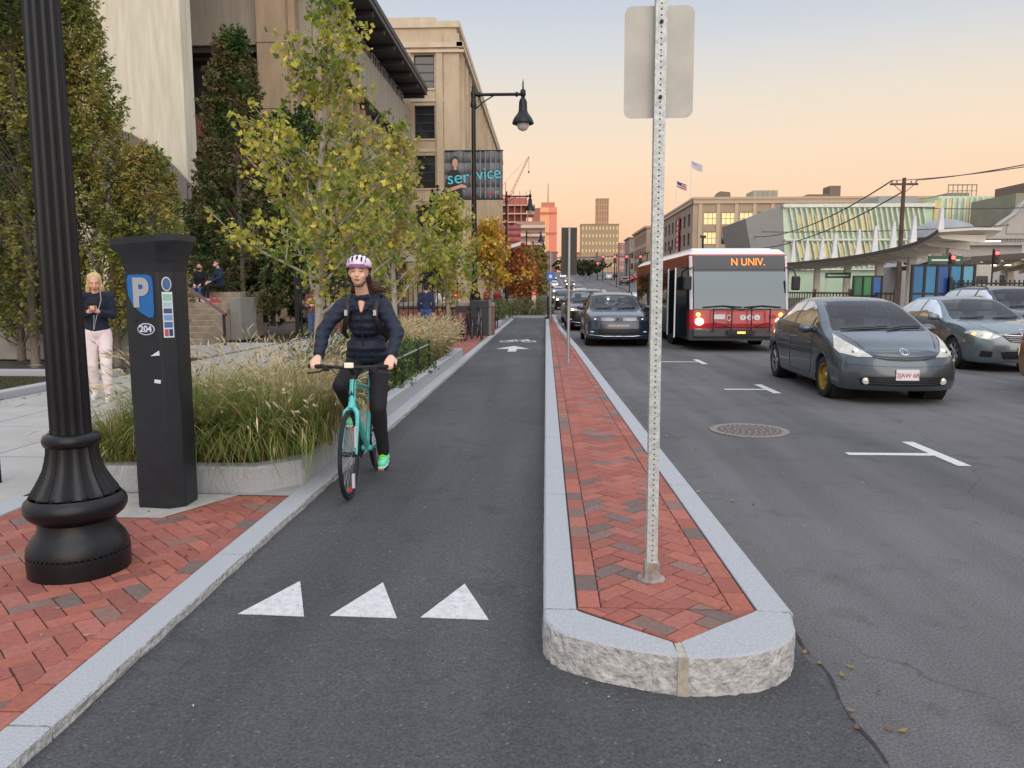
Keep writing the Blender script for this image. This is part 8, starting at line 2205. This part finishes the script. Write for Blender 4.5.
# backpack and its straps
bp_ = thing('backpack', 'black backpack worn by the cyclist with grey shoulder strap pads', 'backpack', (BX, BYF+.60, 0))
F = Fig(); F.ell((.02, .24, 1.38), (.17, .10, .23)); F.ell((.02, .27, 1.25), (.16, .09, .13)); F.fuse('bag', M_leg, bp_, .012, 4, .02, 9.)
for s in (-1, 1):
    b = MB(); b.tube([V3(s*.12, .12, 1.52), V3(s*.115, .02, 1.565), V3(s*.115, -.085, 1.50), V3(s*.12, -.115, 1.38), V3(s*.16, -.05, 1.25), V3(s*.17, .1, 1.2)], .022, 8, flat=.35); st_ = b.build('strap', M_plastic, bp_, smooth=60)
    b = MB(); b.box(s*.118-.012, s*.118+.012, -.142, -.13, 1.395, 1.44); b.build('strap_tab', mat('tab_grey', lin(190, 190, 180), .5), bp_)

# --- blonde woman on the walk looking at her phone
J = J_stand(1.7, .16, armL=((.2, -.02, 1.13), (.07, -.22, 1.19)), armR=((-.21, -.0, 1.13), (-.07, -.22, 1.19)), look=R(16), yaw=R(6)); J['hdL'] = V3(-.8, -.5, .3); J['hdR'] = V3(.8, -.5, .3); J['hnL'] = V3(0, .2, 1); J['hnR'] = V3(0, .2, 1)
w1, P, M = person('person', 'young woman with long blonde hair, navy sweatshirt and cream pink sweatpants checking her phone', (-6.32, 10.6, SZ), R(22), J, dict(top=mat('sweat_navy', lin(26, 34, 52), .9, var=.15, vscale=8), pants=M_pinkpants, shoe=M_whitecl, pw=1.28), voxel=.011, hair=long_hair(M_blond, .30, 1.05, .02), disp=.03)
ph = thing('mobile_phone', 'dark phone held in both hands of the blonde woman', 'phone', (-6.32, 10.6, SZ), R(22))
w1.scale = ph.scale = (1.05, 1.05, 1.05); b = MB(); b.box(-.036, .036, -.285, -.275, 1.2, 1.33); b.build('phone', M_glass, ph, bevel=.003)
b = MB(); b.tube([P(.06, -.03, -.03), P(.07, -.12, -.2), V3(.02, -.18, 1.1), V3(-.02, -.16, .95), V3(-.0, -.2, 1.15)], .003, 5); b.build('earphone_cord', M_white, ph)
# --- two people sitting on the steps
def J_sit(z, look=0., yaw=0., knee=.42, spread=.1, arms='lap', foot=-.42):
    J = dict(head=V3(0, -.04, z+.80), neck=V3(0, -.01, z+.65), chest=V3(0, .02, z+.46), belly=V3(0, .04, z+.26), pelvis=V3(0, .05, z+.11), shL=V3(.165, .0, z+.60), shR=V3(-.165, .0, z+.60),
        hipL=V3(.085, .03, z+.09), hipR=V3(-.085, .03, z+.09), knL=V3(spread, -knee, z+.10), knR=V3(-spread, -knee, z+.10), anL=V3(spread, -knee-.03, z+foot+.1), anR=V3(-spread, -knee-.08, z+foot+.1), toL=V3(spread+.03, -knee-.18, z+foot+.035), toR=V3(-spread-.03, -knee-.24, z+foot+.035), hyaw=yaw, hpitch=look)
    J['elL'], J['wrL'] = V3(.22, -.06, z+.36), V3(.1, -.3, z+.24); J['elR'], J['wrR'] = V3(-.22, -.06, z+.36), V3(-.1, -.3, z+.24); return J
mk = mat('mask_pale', lin(206, 214, 220), .7); mkb = mat('mask_black', lin(24, 24, 28), .8)
zt = SZ+9*.165
blk = mat('black_cloth', lin(26, 26, 30), .85, var=.2, vscale=10)
person('person', 'seated person in black coat, black mask and blue jeans on the steps', (-11.05, 21.4+2.98, zt-.165*2), R(6), J_sit(.165*2, foot=-.32), dict(top=blk, pants=M_denim, shoe=blk), voxel=.016, hair=short_hair(M_darkh), mask=mkb, face=True)
person('person', 'seated person in an open navy coat and pale mask beside the red handrail', (-10.4, 21.4+2.86, zt-.165*2), R(-40), J_sit(.165*2+.10, yaw=R(-25), foot=-.42), dict(top=mat('coat_navy', lin(38, 46, 72), .85), pants=blk, shoe=mat('pink_shoe', lin(226, 200, 200), .6)), voxel=.016, hair=short_hair(M_brownh), mask=mk)
sh = thing('red_bag', 'bright red bag between the feet of the seated people', 'bag', (-10.35, 23.75, SZ+.165*6)); b = Fig(); b.ell((0, 0, .13), (.22, .12, .14)); b.fuse('bag', mat('bag_red', lin(176, 34, 40), .5), sh, .015, 3); b = MB(); b.tube([(-.1, 0, .24), (-.06, 0, .36), (.06, 0, .36), (.1, 0, .24)], .014, 5); b.build('bag_handle', mat('bag_red', lin(176, 34, 40), .5), sh)
# --- standing and walking people
mar = mat('maroon_cloth', lin(120, 66, 74), .85, var=.12, vscale=8)
person('person', 'person in a maroon top and blue jeans standing behind the ginkgo trunk', (-6.35, 20.9, SZ), R(8), J_stand(1.68, .0, armL=((.21, -.02, 1.12), (.06, -.24, 1.14)), armR=((-.21, -.02, 1.12), (-.06, -.24, 1.14)), look=R(10)), dict(top=mar, pants=M_denim, shoe=blk), voxel=.016, hair=short_hair(M_brownh))
person('person', 'person in dark blue hoodie and jeans walking away beside the bicycles', (-3.55, 22.8, SZ), R(182), J_stand(1.75, .22, lean=.05), dict(top=mat('hoodie_blue', lin(40, 52, 82), .85), pants=M_denim, shoe=blk), voxel=.018, hair=short_hair(M_darkh))
person('person', 'person with long auburn hair and white top walking away past the bicycles', (-3.75, 28.0, SZ), R(178), J_stand(1.68, .2), dict(top=M_whitecl, pants=mat('maroon_pants', lin(84, 34, 52), .85), shoe=M_whitecl), voxel=.02, hair=long_hair(mat('auburn_hair', lin(88, 44, 34), .6), .28))
for (x, y, h, c, hr_, lab) in ((-3.3, 36, 1.72, lin(30, 30, 36), M_darkh, 'far walker in a black coat seen over the grey cabinet'), (-2.9, 46, 1.68, lin(130, 40, 56), M_brownh, 'far walker in a crimson top near the yellow tree'), (-4.4, 33, 1.78, lin(46, 48, 60), M_darkh, 'far walker in a charcoal coat left of the lamp post'), (-3.3, 52, 1.7, lin(60, 74, 100), M_darkh, 'far walker in slate blue near the end of the lane'), (-4.2, 55, 1.7, lin(150, 60, 66), M_brownh, 'far walker in rose red beyond the yellow tree')):
    person('person', lab, (x, y, SZ), R(180+random.uniform(-20, 20)), J_stand(h, .2), dict(top=mat('far_top_%d' % int(x*-10+y), c, .85), pants=blk, shoe=blk), voxel=.026, hair=short_hair(hr_), face=False)

# --- bicycles parked on the brick strip: copies of a plain dark bicycle
pkb = thing('parked_bicycle', 'dark parked bicycle with a white frame at the front of the rack', 'bicycle', (-2.62, 23.6, SZ), R(8), 'bicycles parked on the brick strip')
def simple_bike(root, cf):
    for y in (-.55, .5):
        b = MB(); b.tube([(0, y+.33*math.cos(2*PI*k/24), .35+.33*math.sin(2*PI*k/24)) for k in range(25)], .02, 6, cap=False); w_ = b.build('wheel', M_tyre, root)
        b = MB()
        for k in range(12): a = 2*PI*k/12; b.tube([(0, y, .35), (0, y+.32*math.cos(a), .35+.32*math.sin(a))], .003, 3, cap=False)
        b.build('spokes', M_galv, w_)
    b = MB(); b.tube([(0, 0, .3), (0, -.4, .85), (0, .16, .85), (0, 0, .3)], .02, 6); b.tube([(0, .16, .85), (0, .5, .35), (0, 0, .3)], .013, 6); b.build('frame', cf, root)
    b = MB(); b.tube([(0, -.4, .85), (0, -.55, .35)], .016, 6); b.tube([(0, -.4, .85), (0, -.38, 1.0)], .016, 6); b.build('fork', cf, root)
    b = MB(); b.tube([(-.3, -.32, 1.03), (-.05, -.4, 1.0), (.05, -.4, 1.0), (.3, -.32, 1.03)], .016, 6); b.build('handlebar', M_plastic, root)
    b = MB(); b.ell((0, .2, .96), (.07, .13, .035), 10, 6); b.tube([(0, .16, .85), (0, .19, .94)], .014, 6); b.build('saddle', M_plastic, root)
    b = MB(); b.box(-.17, .17, -.62, -.4, .88, 1.05) if cf is M_white else b.box(-.01, .01, .3, .4, .9, .92); b.build('basket', M_dark, root)
simple_bike(pkb, M_white)
pk2 = thing('parked_bicycle', 'black parked bicycle in the middle of the rack', 'bicycle', (-2.4, 24.0, SZ), R(-6), 'bicycles parked on the brick strip'); simple_bike(pk2, M_dark)
pk3 = thing('parked_bicycle', 'black and white parked bicycle nearest the bike lane', 'bicycle', (-2.12, 24.5, SZ), R(12), 'bicycles parked on the brick strip'); simple_bike(pk3, mat('bike_grey', (.2, .2, .21), .4, .5))
# ---------------------------------------------------------------- world, sun, camera
w = bpy.data.worlds.new('World'); scene.world = w; w.use_nodes = True
nt = w.node_tree; N = nt.nodes; L = nt.links; bg = N['Background']
sky = N.new('ShaderNodeTexSky'); sky.sky_type = 'NISHITA'; sky.sun_disc = False
SUN_EL, SUN_AZ = 3., 166.
sky.sun_elevation = R(3.); sky.sun_rotation = R(SUN_AZ); sky.dust_density = 2.
tc = N.new('ShaderNodeTexCoord'); sp = N.new('ShaderNodeSeparateXYZ'); L.new(tc.outputs['Generated'], sp.inputs[0])
# base dusk gradient by height in the sky
mr = N.new('ShaderNodeMapRange'); mr.inputs[1].default_value = 0; mr.inputs[2].default_value = 1; L.new(sp.outputs[2], mr.inputs[0])
cr = N.new('ShaderNodeValToRGB'); L.new(mr.outputs[0], cr.inputs[0]); cr.color_ramp.interpolation = 'EASE' if False else 'LINEAR'
stops = [(0., lin(242, 178, 152)), (.04, lin(248, 190, 158)), (.10, lin(250, 209, 174)), (.165, lin(245, 219, 191)), (.23, lin(231, 219, 204)), (.29, lin(208, 211, 215)), (.345, lin(192, 200, 215)), (.5, tuple(1.35*c for c in lin(200, 208, 226))), (.75, tuple(1.6*c for c in lin(206, 212, 226))), (1., tuple(1.8*c for c in lin(206, 213, 228)))]
el = cr.color_ramp.elements
el[0].position = 0; el[0].color = (*stops[0][1], 1); el[1].position = 1; el[1].color = (*stops[-1][1], 1)
for p, c in stops[1:-1]:
    e = el.new(p); e.color = (*c, 1)
# after-sunset glow low in the west, behind the camera
def math_(op, a, b=None):
    n = N.new('ShaderNodeMath'); n.operation = op
    for i, s in enumerate((a, b)):
        if s is None: continue
        if isinstance(s, (int, float)): n.inputs[i].default_value = s
        else: L.new(s, n.inputs[i])
    return n.outputs[0]
west = math_('MAXIMUM', math_('MULTIPLY', sp.outputs[1], -1.), 0.)
gl = math_('MULTIPLY', math_('POWER', west, 4.), math_('POWER', 2.718, math_('MULTIPLY', math_('ABSOLUTE', sp.outputs[2]), -4.)))
gc = N.new('ShaderNodeMix'); gc.data_type = 'RGBA'; gc.blend_type = 'ADD'; gc.inputs[0].default_value = 1
gm = N.new('ShaderNodeVectorMath'); gm.operation = 'SCALE'; gm.inputs[0].default_value = (.8, .46, .26); L.new(gl, gm.inputs[3])
# the orange band is strongest ahead (east); at the sides and behind it turns to grey lilac
fr = N.new('ShaderNodeMapRange'); fr.inputs[1].default_value = .45; fr.inputs[2].default_value = -.1; fr.inputs[3].default_value = 0; fr.inputs[4].default_value = .75; L.new(sp.outputs[1], fr.inputs[0])
lowm = N.new('ShaderNodeMapRange'); lowm.inputs[1].default_value = .5; lowm.inputs[2].default_value = .3; L.new(sp.outputs[2], lowm.inputs[0])
fc = N.new('ShaderNodeMix'); fc.data_type = 'RGBA'; fc.inputs[7].default_value = (*lin(206, 204, 212), 1); L.new(math_('MULTIPLY', fr.outputs[0], lowm.outputs[0]), fc.inputs[0]); L.new(cr.outputs[0], fc.inputs[6])
L.new(fc.outputs[2], gc.inputs[6]); L.new(gm.outputs[0], gc.inputs[7])
# faint uneven high haze so that the gradient is not perfectly even
mp = N.new('ShaderNodeMapping'); mp.inputs['Scale'].default_value = (1.2, 1.2, 6); L.new(tc.outputs['Generated'], mp.inputs[0])
nz = N.new('ShaderNodeTexNoise'); nz.inputs['Scale'].default_value = 1.6; nz.inputs['Detail'].default_value = 3; L.new(mp.outputs[0], nz.inputs['Vector'])
mh_ = N.new('ShaderNodeMapRange'); mh_.inputs[3].default_value = .965; mh_.inputs[4].default_value = 1.035; L.new(nz.outputs[0], mh_.inputs[0])
sc = N.new('ShaderNodeVectorMath'); sc.operation = 'SCALE'; L.new(gc.outputs[2], sc.inputs[0]); L.new(mh_.outputs[0], sc.inputs[3])
ad = N.new('ShaderNodeMix'); ad.data_type = 'RGBA'; ad.blend_type = 'ADD'; ad.inputs[0].default_value = .01
L.new(sc.outputs[0], ad.inputs[6]); L.new(sky.outputs[0], ad.inputs[7])
L.new(ad.outputs[2], bg.inputs[0]); bg.inputs[1].default_value = 1.0
sd = bpy.data.lights.new('sun', 'SUN'); sd.energy = 1.35; sd.angle = R(60); sd.color = (1., .92, .83)
so = bpy.data.objects.new('sun', sd); COL.objects.link(so)
el_ = R(30)   # low glow behind the camera, a little to the left
d = Vector((math.sin(R(166))*math.cos(el_), math.cos(R(166))*math.cos(el_), math.sin(el_)))
so.rotation_euler = d.to_track_quat('Z', 'Y').to_euler()
cd = bpy.data.cameras.new('camera'); cd.sensor_width = 36; cd.lens = 36*769/1024; cd.clip_start = .05; cd.clip_end = 8000
co = bpy.data.objects.new('camera', cd); COL.objects.link(co); co.location = (0, 0, 1.6)
pitch, yaw = R(6.97), math.atan((546-512)/769*math.cos(R(6.97)))
co.rotation_euler = (PI/2-pitch, 0, yaw)
scene.camera = co
scene.view_settings.view_transform = 'Standard'; scene.view_settings.look = 'None'; scene.view_settings.gamma = 1; scene.view_settings.exposure = .08
scene.render.resolution_x = 1024; scene.render.resolution_y = 768
